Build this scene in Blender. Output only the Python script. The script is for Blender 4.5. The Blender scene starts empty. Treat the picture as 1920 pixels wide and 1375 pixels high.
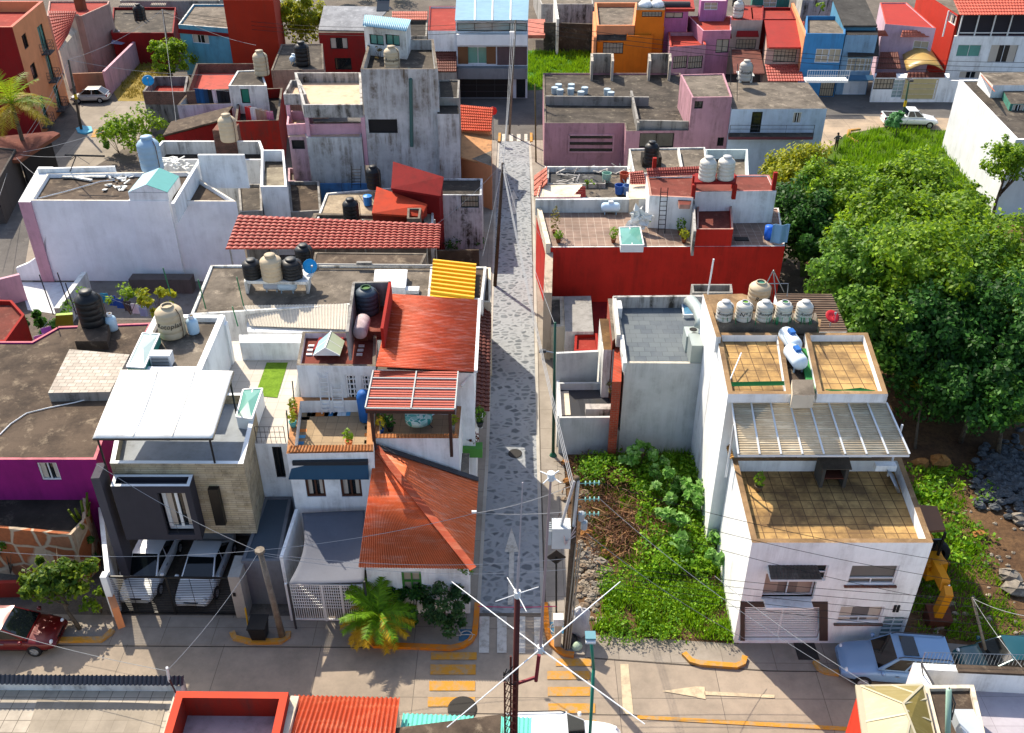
import bpy, math, random, mathutils
from mathutils import Vector, Matrix
R = random.Random(7)
scene = bpy.context.scene
COL = scene.collection
rad = math.radians
# ---------------------------------------------------------------- camera
CAMH, FPX, PITCH, YAW = 33.0, 1800.0, rad(33.6), rad(0.34)
cd = bpy.data.cameras.new('camera'); cam = bpy.data.objects.new('camera', cd); COL.objects.link(cam)
cam.location = (0, 0, CAMH); cam.rotation_euler = (math.pi/2 - PITCH, 0, YAW)
cd.sensor_fit = 'HORIZONTAL'; cd.sensor_width = 36; cd.lens = FPX*36/1920; cd.clip_start = .1; cd.clip_end = 2000
scene.camera = cam
CR = cam.rotation_euler.to_matrix()
CO = Vector((0, 0, CAMH))
def ray(x, y): return CR @ Vector(((x-960)/FPX, -(y-687.5)/FPX, -1))
def at(x, y, z=0):
    d = ray(x, y); k = (z-CAMH)/d.z
    return CO + d*k
def atY(x, y, Y):
    d = ray(x, y); return CO + d*(Y/d.y)
# ---------------------------------------------------------------- materials
def hexc(h):
    h = h.lstrip('#'); o = []
    for i in (0, 2, 4):
        v = int(h[i:i+2], 16)/255
        o.append(v/12.92 if v <= .04045 else ((v+.055)/1.055)**2.4)
    return (*o, 1)
class NT:
    def __init__(s, m): s.m = m; s.t = m.node_tree; s.n = s.t.nodes; s.l = s.t.links; s.b = s.n['Principled BSDF']
    def add(s, typ, **kw):
        n = s.n.new(typ)
        for k, v in kw.items():
            if k.startswith('i_'): n.inputs[k[2:].replace('_', ' ')].default_value = v
            else: setattr(n, k, v)
        return n
    def link(s, a, b): s.l.new(a, b)
    def coord(s, scale=(1, 1, 1), rot=(0, 0, 0)):
        tc = s.add('ShaderNodeTexCoord'); mp = s.add('ShaderNodeMapping'); mp.inputs['Scale'].default_value = scale; mp.inputs['Rotation'].default_value = rot
        s.link(tc.outputs['Object'], mp.inputs['Vector']); return mp.outputs['Vector']
    def noise(s, vec, scale, detail=4, rough=.6):
        n = s.add('ShaderNodeTexNoise'); n.inputs['Scale'].default_value = scale; n.inputs['Detail'].default_value = detail; n.inputs['Roughness'].default_value = rough
        s.link(vec, n.inputs['Vector']); return n.outputs['Fac']
    def ramp(s, fac, stops):
        r = s.add('ShaderNodeValToRGB'); e = r.color_ramp.elements
        while len(e) < len(stops): e.new(.5)
        for el, (p, c) in zip(e, stops): el.position = p; el.color = c if len(c) == 4 else (*c, 1)
        s.link(fac, r.inputs['Fac']); return r.outputs['Color']
    def mix(s, fac, a, b, mode='MIX'):
        m = s.add('ShaderNodeMix'); m.data_type = 'RGBA'; m.blend_type = mode
        for v, k in ((fac, 0), (a, 6), (b, 7)):
            if isinstance(v, (int, float)): m.inputs[k].default_value = v
            elif isinstance(v, tuple): m.inputs[k].default_value = v
            else: s.link(v, m.inputs[k])
        return m.outputs[2]
    def bump(s, h, strength=.3, dist=.02):
        b = s.add('ShaderNodeBump'); b.inputs['Strength'].default_value = strength; b.inputs['Distance'].default_value = dist
        s.link(h, b.inputs['Height']); s.link(b.outputs['Normal'], s.b.inputs['Normal'])
MATS = {}
def g(v): return (v, v, v, 1)
def newmat(key, rough):
    m = bpy.data.materials.new(key); m.use_nodes = True; t = NT(m); t.b.inputs['Roughness'].default_value = rough
    try: t.b.inputs['Specular IOR Level'].default_value = .25
    except Exception: pass
    return m, t
def cached(fn):
    def w(*a, **k):
        key = fn.__name__ + repr(a) + repr(sorted(k.items()))
        if key not in MATS: MATS[key] = fn(key[:60], *a, **k)
        return MATS[key]
    return w
@cached
def plaster(key, col, dirt=.35, dcol='#3a352e', rough=.9, var=.12):
    m, t = newmat(key, rough); c = hexc(col)
    v = t.coord(); a = t.noise(v, .55, 5, .65)
    base = t.mix(t.ramp(a, [(.3, g(0)), (.7, g(1))]), tuple(x*(1-var) for x in c[:3])+(1,), tuple(min(1, x*(1+var*.6)) for x in c[:3])+(1,))
    st = t.noise(t.coord((1.6, 1.6, .16)), 1.1, 6, .7)
    b2 = t.noise(t.coord((.5, .5, .5)), 1.3, 6, .75)
    k = t.mix(1.0, t.ramp(st, [(.43, g(0)), (.64, g(1))]), t.ramp(b2, [(.38, g(0)), (.6, g(1))]), 'MULTIPLY')
    k2 = t.mix(1.0, k, g(dirt*1.6), 'MULTIPLY')
    o = t.mix(k2, base, hexc(dcol)); t.link(o, t.b.inputs['Base Color'])
    t.bump(t.noise(v, 14, 4), .25, .02); return m
@cached
def conc(key, col='#5c554c', dark='#2f2a26', light='#8d8678', rough=.95, s=.5, amt=.75):
    m, t = newmat(key, rough)
    v = t.coord(); a = t.noise(v, s, 7, .7); b = t.noise(t.coord((1, 1, 1), (0, 0, 1)), s*2.6, 8, .75)
    o = t.mix(t.ramp(a, [(.36, g(min(1, amt*1.15))), (.58, g(0))]), hexc(col), hexc(dark))
    o = t.mix(t.ramp(b, [(.54, g(0)), (.7, g(amt))]), o, hexc(light))
    f = t.noise(v, 30, 3, .7); o = t.mix(t.ramp(f, [(.3, g(.35)), (.6, g(0))]), o, hexc(dark))
    t.link(o, t.b.inputs['Base Color']); t.bump(b, .35, .05); return m
@cached
def flat(key, col, rough=.6, metal=0., var=.1, spec=.3):
    m, t = newmat(key, rough); c = hexc(col); t.b.inputs['Metallic'].default_value = metal
    a = t.noise(t.coord(), 1.7, 5, .65)
    o = t.mix(a, tuple(x*(1-var*1.5) for x in c[:3])+(1,), tuple(min(1, x*(1+var)) for x in c[:3])+(1,))
    t.link(o, t.b.inputs['Base Color']); t.b.inputs['Specular IOR Level'].default_value = spec; return m
@cached
def sheet(key, col, fade='#b08070', rough=.5, dirt=.3):
    m, t = newmat(key, rough); c = hexc(col)
    a = t.noise(t.coord((1, 1, 1)), .7, 6, .7); b = t.noise(t.coord((.4, 3, 1)), 2, 5, .7)
    o = t.mix(t.ramp(a, [(.4, g(dirt)), (.62, g(0))]), c, tuple(x*.5 for x in c[:3])+(1,))
    o = t.mix(t.ramp(b, [(.5, g(0)), (.72, g(dirt*1.3))]), o, hexc(fade))
    t.link(o, t.b.inputs['Base Color']); return m
@cached
def paved(key, col, col2, mortar, w=.4, h=.4, msize=.02, off=0., rough=.85, dirt=.3, rot=0., dcol='#2a231c'):
    m, t = newmat(key, rough); br = t.add('ShaderNodeTexBrick'); br.offset = off
    t.link(t.coord((1, 1, 1), (0, 0, rot)), br.inputs['Vector'])
    br.inputs['Scale'].default_value = 1; br.inputs['Brick Width'].default_value = w; br.inputs['Row Height'].default_value = h; br.inputs['Mortar Size'].default_value = msize
    br.inputs['Color1'].default_value = hexc(col); br.inputs['Color2'].default_value = hexc(col2); br.inputs['Mortar'].default_value = hexc(mortar)
    a = t.noise(t.coord(), .6, 7, .7)
    o = t.mix(t.ramp(a, [(.4, g(0)), (.6, g(dirt))]), br.outputs['Color'], hexc(dcol))
    t.link(o, t.b.inputs['Base Color']); t.bump(br.outputs['Fac'], -.3, .02); return m
@cached
def brickwall(key, col, col2, mortar, w=.24, h=.08):
    m, t = newmat(key, .9); br = t.add('ShaderNodeTexBrick')
    tc = t.coord(); sx = t.add('ShaderNodeSeparateXYZ'); t.link(tc, sx.inputs[0])
    ad = t.add('ShaderNodeMath', operation='ADD'); t.link(sx.outputs[0], ad.inputs[0]); t.link(sx.outputs[1], ad.inputs[1])
    cx = t.add('ShaderNodeCombineXYZ'); t.link(ad.outputs[0], cx.inputs[0]); t.link(sx.outputs[2], cx.inputs[1])
    t.link(cx.outputs[0], br.inputs['Vector']); br.inputs['Scale'].default_value = 1; br.inputs['Brick Width'].default_value = w; br.inputs['Row Height'].default_value = h; br.inputs['Mortar Size'].default_value = .012
    br.inputs['Color1'].default_value = hexc(col); br.inputs['Color2'].default_value = hexc(col2); br.inputs['Mortar'].default_value = hexc(mortar)
    a = t.noise(tc, 1.2, 6, .7); o = t.mix(t.ramp(a, [(.45, g(0)), (.7, g(.6))]), br.outputs['Color'], hexc('#2b2420'))
    t.link(o, t.b.inputs['Base Color']); t.bump(br.outputs['Fac'], -.3, .01); return m
@cached
def stones(key, stone, stone2, mortar, scale=1.6, gap=.09, dim=.1, rough=.9):
    m, t = newmat(key, rough); v = t.coord((1, 1.35, 1)); 
    nz = t.add('ShaderNodeTexNoise'); nz.inputs['Scale'].default_value = 1.5; t.link(v, nz.inputs['Vector'])
    vv = t.mix(.16, v, nz.outputs['Color'])
    vo = t.add('ShaderNodeTexVoronoi'); vo.feature = 'DISTANCE_TO_EDGE'; vo.inputs['Scale'].default_value = scale; t.link(vv, vo.inputs['Vector'])
    v2 = t.add('ShaderNodeTexVoronoi'); v2.inputs['Scale'].default_value = scale; t.link(vv, v2.inputs['Vector'])
    sep = t.add('ShaderNodeSeparateColor'); t.link(v2.outputs['Color'], sep.inputs[0])
    sc = t.ramp(sep.outputs[0], [(0, hexc(stone)), (.55, hexc(stone2)), (1, hexc(mortar))])
    f = t.ramp(vo.outputs['Distance'], [(gap*.6, g(0)), (gap*1.4, g(1))])
    n = t.noise(t.coord(), 6, 5); sc = t.mix(t.ramp(n, [(.3, g(.3)), (.7, g(0))]), sc, hexc('#26221f'))
    mo = t.mix(t.noise(t.coord(), .5, 5), hexc(mortar), tuple(x*.72 for x in hexc(mortar)[:3])+(1,))
    t.link(t.mix(f, mo, sc), t.b.inputs['Base Color']); t.bump(f, .6, .05); return m
@cached
def glass(key, col='#20282c', rough=.08):
    m, t = newmat(key, rough); c = hexc(col); a = t.noise(t.coord(), .8, 3)
    t.link(t.mix(a, tuple(x*.6 for x in c[:3])+(1,), c), t.b.inputs['Base Color']); t.b.inputs['Specular IOR Level'].default_value = .6; return m
@cached
def leaf(key, c1, c2, c3, transl=.35):
    m, t = newmat(key, .55); ge = t.add('ShaderNodeNewGeometry')
    o = t.ramp(ge.outputs['Random Per Island'], [(0, hexc(c1)), (.5, hexc(c2)), (1, hexc(c3))])
    big = t.noise(t.coord(), .45, 3); o = t.mix(t.ramp(big, [(.38, g(.55)), (.62, g(0))]), o, hexc(c1))
    t.link(o, t.b.inputs['Base Color'])
    tr = t.add('ShaderNodeBsdfTranslucent'); t.link(t.mix(.6, o, hexc(c3)), tr.inputs['Color'])
    mx = t.add('ShaderNodeMixShader'); mx.inputs[0].default_value = transl
    out = t.n['Material Output']; t.link(t.b.outputs[0], mx.inputs[1]); t.link(tr.outputs[0], mx.inputs[2]); t.link(mx.outputs[0], out.inputs['Surface']); return m
@cached
def ground_mat(key, c1, c2, c3, s=.35):
    m, t = newmat(key, 1.); v = t.coord(); a = t.noise(v, s, 8, .7); b = t.noise(v, 5, 6, .75)
    o = t.mix(t.ramp(a, [(.4, g(0)), (.6, g(1))]), hexc(c1), hexc(c2)); o = t.mix(t.ramp(b, [(.45, g(0)), (.7, g(.8))]), o, hexc(c3))
    t.link(o, t.b.inputs['Base Color']); t.bump(b, .6, .08); return m
@cached
def slabs(key, col='#8d8478', w=3.5, h=3.2, joint='#4a4540', dark='#6a6258', rough=.9):
    m, t = newmat(key, rough); br = t.add('ShaderNodeTexBrick'); br.offset = 0
    t.link(t.coord(), br.inputs['Vector']); br.inputs['Scale'].default_value = 1; br.inputs['Brick Width'].default_value = w; br.inputs['Row Height'].default_value = h; br.inputs['Mortar Size'].default_value = .012
    c = hexc(col); br.inputs['Color1'].default_value = c; br.inputs['Color2'].default_value = tuple(x*.9 for x in c[:3])+(1,); br.inputs['Mortar'].default_value = hexc(joint)
    a = t.noise(t.coord(), .45, 8, .72); o = t.mix(t.ramp(a, [(.4, g(0)), (.7, g(.75))]), br.outputs['Color'], hexc(dark))
    b = t.noise(t.coord(), 3, 7, .75); o = t.mix(t.ramp(b, [(.55, g(0)), (.75, g(.4))]), o, hexc(dark))
    t.link(o, t.b.inputs['Base Color']); t.bump(b, .15, .02); return m
@cached
def paint(key, col, under='#857b6e', wear=.5, rough=.8):
    m, t = newmat(key, rough); a = t.noise(t.coord(), 2.5, 7, .75)
    t.link(t.mix(t.ramp(a, [(.45, g(0)), (.62, g(wear))]), hexc(col), hexc(under)), t.b.inputs['Base Color']); return m
# ---------------------------------------------------------------- mesh builder
class MB:
    def __init__(s): s.v = []; s.f = []
    def add(s, vs, fs):
        o = len(s.v); s.v += [Vector(v) for v in vs]; s.f += [tuple(i+o for i in f) for f in fs]; return s
    def quad(s, *p): return s.add(p, [tuple(range(len(p)))])
    def hexa(s, lo, hi):
        n = len(lo); return s.add(list(lo)+list(hi), [tuple(range(n))[::-1], tuple(range(n, 2*n))]+[(i, (i+1) % n, n+(i+1) % n, n+i) for i in range(n)])
    def prism(s, poly, z0, z1):
        p = [Vector((q[0], q[1], 0)) for q in poly]
        return s.hexa([q+Vector((0, 0, z0)) for q in p], [q+Vector((0, 0, z1)) for q in p])
    def box(s, c, sx, sy, sz, rz=0):   # c = bottom centre
        ca, sa = math.cos(rz), math.sin(rz)
        return s.prism([(c[0]+x*ca-y*sa, c[1]+x*sa+y*ca) for x, y in ((-sx/2, -sy/2), (sx/2, -sy/2), (sx/2, sy/2), (-sx/2, sy/2))], c[2], c[2]+sz)
    def bar(s, a, b, w, h=None, up=Vector((0, 0, 1))):
        a, b = Vector(a), Vector(b); h = h or w; d = (b-a).normalized(); sd = d.cross(up)
        if sd.length < 1e-4: sd = Vector((1, 0, 0))
        sd.normalize(); u = sd.cross(d).normalized(); sd *= w/2; u *= h/2
        return s.hexa([a-sd-u, a+sd-u, a+sd+u, a-sd+u], [b-sd-u, b+sd-u, b+sd+u, b-sd+u])
    def tube(s, pts, r, n=6, cap=True):
        pts = [Vector(p) for p in pts]; rs = r if isinstance(r, (list, tuple)) else [r]*len(pts); o = len(s.v)
        for i, p in enumerate(pts):
            d = (pts[min(i+1, len(pts)-1)]-pts[max(i-1, 0)]).normalized()
            a = d.cross(Vector((0, 0, 1)) if abs(d.z) < .9 else Vector((1, 0, 0))).normalized(); b = d.cross(a)
            for k in range(n):
                t = 2*math.pi*k/n; s.v.append(p+(a*math.cos(t)+b*math.sin(t))*rs[i])
        for i in range(len(pts)-1):
            for k in range(n):
                s.f.append((o+i*n+k, o+i*n+(k+1) % n, o+(i+1)*n+(k+1) % n, o+(i+1)*n+k))
        if cap: s.f.append(tuple(o+k for k in range(n))[::-1]); s.f.append(tuple(o+(len(pts)-1)*n+k for k in range(n)))
        return s
    def lathe(s, c, prof, n=20, axis='z', cap=True):
        c = Vector(c); o = len(s.v)
        for r, h in prof:
            for k in range(n):
                t = 2*math.pi*k/n; x, y = r*math.cos(t), r*math.sin(t)
                s.v.append(c+(Vector((x, y, h)) if axis == 'z' else Vector((h, x, y)) if axis == 'x' else Vector((x, h, y))))
        for i in range(len(prof)-1):
            for k in range(n): s.f.append((o+i*n+k, o+i*n+(k+1) % n, o+(i+1)*n+(k+1) % n, o+(i+1)*n+k))
        if cap: s.f.append(tuple(o+k for k in range(n))[::-1]); s.f.append(tuple(o+(len(prof)-1)*n+k for k in range(n)))
        return s
    def grid(s, fn, nu, nv):
        o = len(s.v)
        for j in range(nv+1):
            for i in range(nu+1): s.v.append(Vector(fn(i/nu, j/nv)))
        for j in range(nv):
            for i in range(nu):
                a = o+j*(nu+1)+i; s.f.append((a, a+1, a+nu+2, a+nu+1))
        return s
    def build(s, name, mat, parent=None, smooth=False, solid=0):
        off = Vector((0, 0, 0)); p = parent
        while p is not None: off += p.location; p = p.parent
        me = bpy.data.meshes.new(name); me.from_pydata([v-off for v in s.v], [], s.f)
        me.materials.append(mat)
        if smooth: me.shade_smooth()
        o = bpy.data.objects.new(name, me); COL.objects.link(o)
        if parent is not None: o.parent = parent
        if solid:
            md = o.modifiers.new('thickness', 'SOLIDIFY'); md.thickness = solid; md.offset = 0
        return o
def tag(o, label, cat, group=None, kind=None):
    if label: o['label'] = label
    if cat: o['category'] = cat
    if group: o['group'] = group
    if kind: o['kind'] = kind
    return o
def thing(name, label, cat, loc=(0, 0, 0), group=None):
    o = bpy.data.objects.new(name, None); COL.objects.link(o); o.location = loc; o.empty_display_size = .3
    return tag(o, label, cat, group)
def struct(name, mb, mat, smooth=False, kind='structure', label=None, cat=None):
    o = mb.build(name, mat); o['kind'] = kind
    o['label'] = label or name.replace('_', ' '); o['category'] = cat or name.replace('_', ' ')
    return o
def solo(mb, name, label, cat, mat, loc, group=None, smooth=False):
    me = mb.build(name, mat, None, smooth); v = Vector(loc); me.data.transform(Matrix.Translation(-v)); me.location = v
    return tag(me, label, cat, group)
KIDS = {}
def dup(root, loc, label=None, rz=None, sc=None, group=None):
    def cp(o, par):
        c = o.copy(); COL.objects.link(c)
        if par is not None: c.parent = par
        for ch in o.children: cp(ch, c)
        return c
    c = cp(root, None); c.location = loc
    if rz is not None: c.rotation_euler = (0, 0, rz)
    if sc is not None: c.scale = sc if isinstance(sc, tuple) else (sc,)*3
    if label: c['label'] = label
    if group: c['group'] = group
    return c
# ---------------------------------------------------------------- architecture
def inset(P, t):
    n = len(P); out = []
    for i in range(n):
        a, b, c = P[i-1], P[i], P[(i+1) % n]
        d1 = (b-a).normalized(); d2 = (c-b).normalized()
        n1 = Vector((d1.y, -d1.x)); n2 = Vector((d2.y, -d2.x))
        k = 1+n1.dot(n2)
        out.append(b+(n1+n2)*(t/max(k, .35)))
    return out
STY = {}
def sty(k, **kw): STY[k] = kw
def wallpt(A, B, x, y):
    d = ray(x, y); e = (B-A); L = e.length; e = e/L
    nx, ny = -e.y, e.x
    den = d.x*nx+d.y*ny
    k = ((A.x-CO.x)*nx+(A.y-CO.y)*ny)/den
    p = CO+d*k
    return (p.x-A.x)*e.x+(p.y-A.y)*e.y, p.z
def facade(mb, A, B, z0, z1, holes, dep=.16):
    e = B-A; L = e.length; e = e/L; n = Vector((-e.y, e.x))
    def P(u, z, d=0): q = A+e*u-n*d; return Vector((q.x, q.y, z))
    us = sorted({0, L, *[h[0] for h in holes], *[h[1] for h in holes]}); zs = sorted({z0, z1, *[h[2] for h in holes], *[h[3] for h in holes]})
    for i in range(len(us)-1):
        for j in range(len(zs)-1):
            um, zm = (us[i]+us[i+1])/2, (zs[j]+zs[j+1])/2
            if any(h[0] < um < h[1] and h[2] < zm < h[3] for h in holes): continue
            mb.quad(P(us[i], zs[j]), P(us[i], zs[j+1]), P(us[i+1], zs[j+1]), P(us[i+1], zs[j]))
    for u0, u1, a, b in [h[:4] for h in holes]:
        mb.quad(P(u0, a), P(u1, a), P(u1, a, dep), P(u0, a, dep)); mb.quad(P(u0, b), P(u0, b, dep), P(u1, b, dep), P(u1, b))
        mb.quad(P(u0, a), P(u0, a, dep), P(u0, b, dep), P(u0, b)); mb.quad(P(u1, a), P(u1, b), P(u1, b, dep), P(u1, a, dep))
    return P
def opening(root, P, h, st):
    S = STY[st]; u0, u1, a, b = h[:4]; dep = S.get('dep', .16)
    nm = S.get('name', 'window'); w = S.get('fw', .06); fm = S['frame']
    fr = MB()
    def bar(ua, ub, za, zb, d0, d1):
        fr.hexa([P(ua, za, d1), P(ub, za, d1), P(ub, za, d0), P(ua, za, d0)], [P(ua, zb, d1), P(ub, zb, d1), P(ub, zb, d0), P(ua, zb, d0)])
    d0, d1 = dep-.1, dep-.03
    bar(u0, u0+w, a, b, d0, d1); bar(u1-w, u1, a, b, d0, d1); bar(u0+w, u1-w, a, a+w, d0, d1); bar(u0+w, u1-w, b-w, b, d0, d1)
    mx, my = S.get('m', (2, 1)); bw = S.get('bw', w*.8); lw = S.get('low'); btop = b-w
    if lw: btop = a+(b-a)*lw; bar(u0+w, u1-w, btop-bw/2, btop+bw/2, d0+.004, d1-.004)
    for i in range(1, mx): u = u0+(u1-u0)*i/mx; bar(u-bw/2, u+bw/2, a+w, btop, d0+.01, d1-.01)
    for i in range(1, my): z = a+(b-a)*i/my; bar(u0+w, u1-w, z-bw/2, z+bw/2, d0+.005, d1-.005)
    f = fr.build(nm, fm, root)
    if S.get('label'): f['label'] = S['label']
    pn = MB().quad(P(u0, a, dep-.005), P(u1, a, dep-.005), P(u1, b, dep-.005), P(u0, b, dep-.005)).build('pane' if nm == 'window' else 'leaf', S['pane'], f)
    if S.get('cur'):
        for q0, q1 in ((.03, .3), (.68, .97)): 
            k = MB()
            uu0 = u0+(u1-u0)*q0; uu1 = u0+(u1-u0)*q1
            k.quad(P(uu0, a+w, dep-.015), P(uu1, a+w, dep-.015), P(uu1, b-w, dep-.015), P(uu0, b-w, dep-.015)).build('curtain', S['cur'], f)
    if S.get('sill'):
        s = MB(); s.hexa([P(u0-.1, a-.09, -.1), P(u1+.1, a-.09, -.1), P(u1+.1, a-.09, .04), P(u0-.1, a-.09, .04)][::-1], [P(u0-.1, a-.003, -.1), P(u1+.1, a-.003, -.1), P(u1+.1, a-.003, .04), P(u0-.1, a-.003, .04)][::-1]); s.build('sill', S['sill'], f)
def vol(root, poly, z, wall, roof, pp=.3, base=0., wins=(), t=.15, zr=None, wn='wall', rn='roof', world=False, topm=None):
    zz = z if zr is None else zr
    P = [Vector(p[:2]) for p in poly] if world else [at(x, y, zz).xy for x, y in poly]
    ar = sum(P[i].x*P[(i+1) % len(P)].y-P[(i+1) % len(P)].x*P[i].y for i in range(len(P)))
    if ar > 0: print('WARN ccw poly', root.name, poly[:2])
    n = len(P); w = MB(); op = []
    for i in range(n):
        A, B = P[i], P[(i+1) % n]; hs = []; L = (B-A).length
        for q in wins:
            if q[0] != i: continue
            ua, za = wallpt(A, B, q[1], q[2]); ub, zb = wallpt(A, B, q[3], q[4])
            u0, u1 = sorted((ua, ub)); a, b = sorted((za, zb))
            u0, u1 = max(u0, .06), min(u1, L-.06); a, b = max(a, base+.02), min(b, z-.06)
            if u1-u0 < .15 or b-a < .15: print('WARN bad window', root.name, q, round(u0, 2), round(u1, 2), round(a, 2), round(b, 2)); continue
            hs.append((u0, u1, a, b, q[5]))
        F = facade(w, A, B, base, z, hs)
        op += [(F, h) for h in hs]
    if pp > 0:
        I = inset(P, t); tp = w if topm is None else MB()
        for i in range(n):
            j = (i+1) % n
            tp.quad((*P[i], z), (*I[i], z), (*I[j], z), (*P[j], z))
            w.quad((*I[i], z), (*I[i], z-pp), (*I[j], z-pp), (*I[j], z))
        if topm: tp.build('coping', topm, root)
        MB().quad(*[(*q, z-pp) for q in I][::-1]).build(rn, roof, root)
    else:
        MB().quad(*[(*q, z) for q in P][::-1]).build(rn, roof, root)
    if base > .5: w.quad(*[(*q, base) for q in P])
    w.build(wn, wall, root)
    for F, h in op: opening(root, F, h, h[4])
    return P
def house(name, label, poly, z, wall, roof, cat='house', group=None, base=0., zr=None, world=False, **kw):
    P = [Vector(p[:2]) for p in poly] if world else [at(x, y, z if zr is None else zr).xy for x, y in poly]
    c = sum(P, Vector((0, 0)))/len(P)
    r = thing(name, label, cat, (c.x, c.y, base), group)
    r['P'] = 0; del r['P']
    vol(r, poly, z, wall, roof, base=base, zr=zr, world=world, **kw); return r
def C3(q): return [at(*p) if len(p) == 3 else at(p[0], p[1]) for p in q]
def slab(root, name, pts, th, mat, world=False):
    p = [Vector(q) for q in pts] if world else C3(pts)
    return MB().hexa([q-Vector((0, 0, th)) for q in p][::-1], p[::-1]).build(name, mat, root)
def bil(c, u, v): return (c[0]*(1-u)+c[1]*u)*(1-v)+(c[3]*(1-u)+c[2]*u)*v
def nrm(c): 
    n = (c[1]-c[0]).cross(c[3]-c[0]).normalized()
    return n if n.z > 0 else -n
def corr(root, name, pts, mat, n, along='v', amp=.035, world=False, square=False, per=6, solid=.012):
    c = [Vector(q) for q in pts] if world else C3(pts); N = nrm(c)
    def wv(t):
        if square:
            f = (t*n) % 1; return amp if .08 < f < .5 else -amp
        return amp*math.cos(2*math.pi*t*n)
    m = MB()
    if along == 'v': m.grid(lambda u, v: bil(c, u, v)+N*wv(u), n*per, 1)
    else: m.grid(lambda u, v: bil(c, u, v)+N*wv(v), 1, n*per)
    return m.build(name, mat, root, smooth=not square, solid=solid)
def tiles(root, name, pts, mat, nu, nv, world=False, amp=.05, step=.06, jit=0.):
    c = [Vector(q) for q in pts] if world else C3(pts); N = nrm(c); m = MB()
    for j in range(nv):
        rr = [R.uniform(-jit, jit) for _ in range(nu+1)]
        def fn(u, v, j=j):
            vv = (j+v*1.04)/nv; k = min(int(u*nu), nu)
            return bil(c, u, min(vv, 1.03))+N*(amp*abs(math.sin(math.pi*u*nu))+step*v*1.0+rr[k])
        m.grid(fn, nu*4, 1)
        m.grid(lambda u, v, j=j: bil(c, u, (j+1)/nv)+N*((amp*abs(math.sin(math.pi*u*nu))+step)*(1-v)), nu*4, 1)
    return m.build(name, mat, root)
def gable_fill(root, name, pts, mat, z0):   # prism under a tilted quad
    p = C3(pts); m = MB(); lo = [Vector((q.x, q.y, z0)) for q in p]; hi = [q-Vector((0, 0, .02)) for q in p]
    return m.hexa(lo[::-1], hi[::-1]).build(name, mat, root)
def fence_wall(name, label, p1, p2, z1, mat, z0=0., t=.15, cat='wall', root=None, zref=None):
    a, b = at(*p1, z1 if zref is None else zref), at(*p2, z1 if zref is None else zref)
    m = MB(); d = (b-a).xy.normalized(); n = Vector((-d.y, d.x))*t/2
    m.prism([a.xy+n, b.xy+n, b.xy-n, a.xy-n], z0, z1)
    if root is not None: return m.build(name, mat, root)
    return solo(m, name, label, cat, mat, ((a.x+b.x)/2, (a.y+b.y)/2, z0))
def railing(root, name, pts, h, mat, nb=8, r=.02, rails=2, world=False, bars=True):
    p = [Vector(q) for q in pts] if world else C3(pts); m = MB()
    for i in range(len(p)-1):
        a, b = p[i], p[i+1]; up = Vector((0, 0, h))
        m.tube([a, a+up], r*1.3, 4); m.tube([b, b+up], r*1.3, 4)
        for k in range(1, rails+1): m.tube([a+up*k/rails, b+up*k/rails], r, 4)
        if bars:
            for k in range(1, nb): q = a.lerp(b, k/nb); m.tube([q, q+up], r*.7, 4)
    return m.build(name, mat, root)
def pxm(x, y, z=0):    # photo pixels per metre (across) at that place
    return FPX/((at(x, y, z)-CO).dot(CR @ Vector((0, 0, -1))))
# ---------------------------------------------------------------- palette
WHITE = plaster('#e6e8e8', .3, '#85817a'); WHITE2 = plaster('#d6d7d3', .5, '#57534b'); WCLEAN = plaster('#dfe2e2', .05, '#8a8680')
CREAM = plaster('#cfc3ae', .3); GREY = plaster('#8d8a85', .6, '#37322c'); GREY2 = plaster('#a9a6a2', .75, '#3b362f'); BEIGEW = plaster('#b7a693', .4)
PINKW = plaster('#b0848f', .45, '#5b4a48'); PINKL = plaster('#c79aa6', .3, '#6b5a5a'); REDW = plaster('#8f1d14', .22, '#5a2620'); REDD = plaster('#7e1a1a', .3, '#3b1512')
PEACH = plaster('#d18a5e', .12, '#8a5a40'); PURP = plaster('#8a1a6a', .2, '#4a1040'); ORANGE = plaster('#d8741a', .15, '#8a4a14'); BLUEW = plaster('#5f9cc4', .25, '#35607a')
CONC = conc('#4f4840', '#26221e', '#8f8676'); CONCL = conc('#71685d', '#3a342d', '#a89c8a'); CONCD = conc('#332e29', '#191613', '#5e564c'); CONCB = conc('#574a3e', '#2e2620', '#8f806c')
REDROOF = conc('#74392f', '#48261f', '#9c6a5c', amt=.6); REDBR = conc('#8f3026', '#6a221c', '#b05a4a', amt=.5); BRICK = brickwall('#7a4a38', '#5f3a2c', '#6e6660')
DARK = flat('#1c1b1b', .7); DGREY = flat('#3a3a3d', .7); BLACKM = flat('#17181a', .5); STEEL = flat('#8c9094', .4, .5); WMETAL = flat('#d8dadb', .5); BROWN = flat('#4a2c1e', .7); GREENM = flat('#1f6a45', .5)
WOOD = flat('#6b4a30', .8); TILER = sheet('#9c463c', '#c08070', .6, .4); TILED = sheet('#5c2c22', '#8a5a4a', .7, .5); TILEP = sheet('#a85a48', '#c48a78', .7, .4)
TERRA = plaster('#a87850', .5); RUST = flat('#5a3022', .8, .2)
PG = glass('#1d2326'); PGG = glass('#5f9a8c', .12); PGB = glass('#4d7f9a', .12); PW = glass('#9ab0b0', .15); PCUR = flat('#a89c88', .8)
DIRT = ground_mat('#4a3626', '#6a5138', '#33261b'); CURT = flat('#b9aea0', .9)
sty('w', frame=WMETAL, pane=PG, cur=CURT); sty('w1', frame=WMETAL, pane=PG, m=(1, 1)); sty('wc', frame=WMETAL, pane=PG, cur=CURT); sty('wg', frame=WMETAL, pane=PGG)
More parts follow.
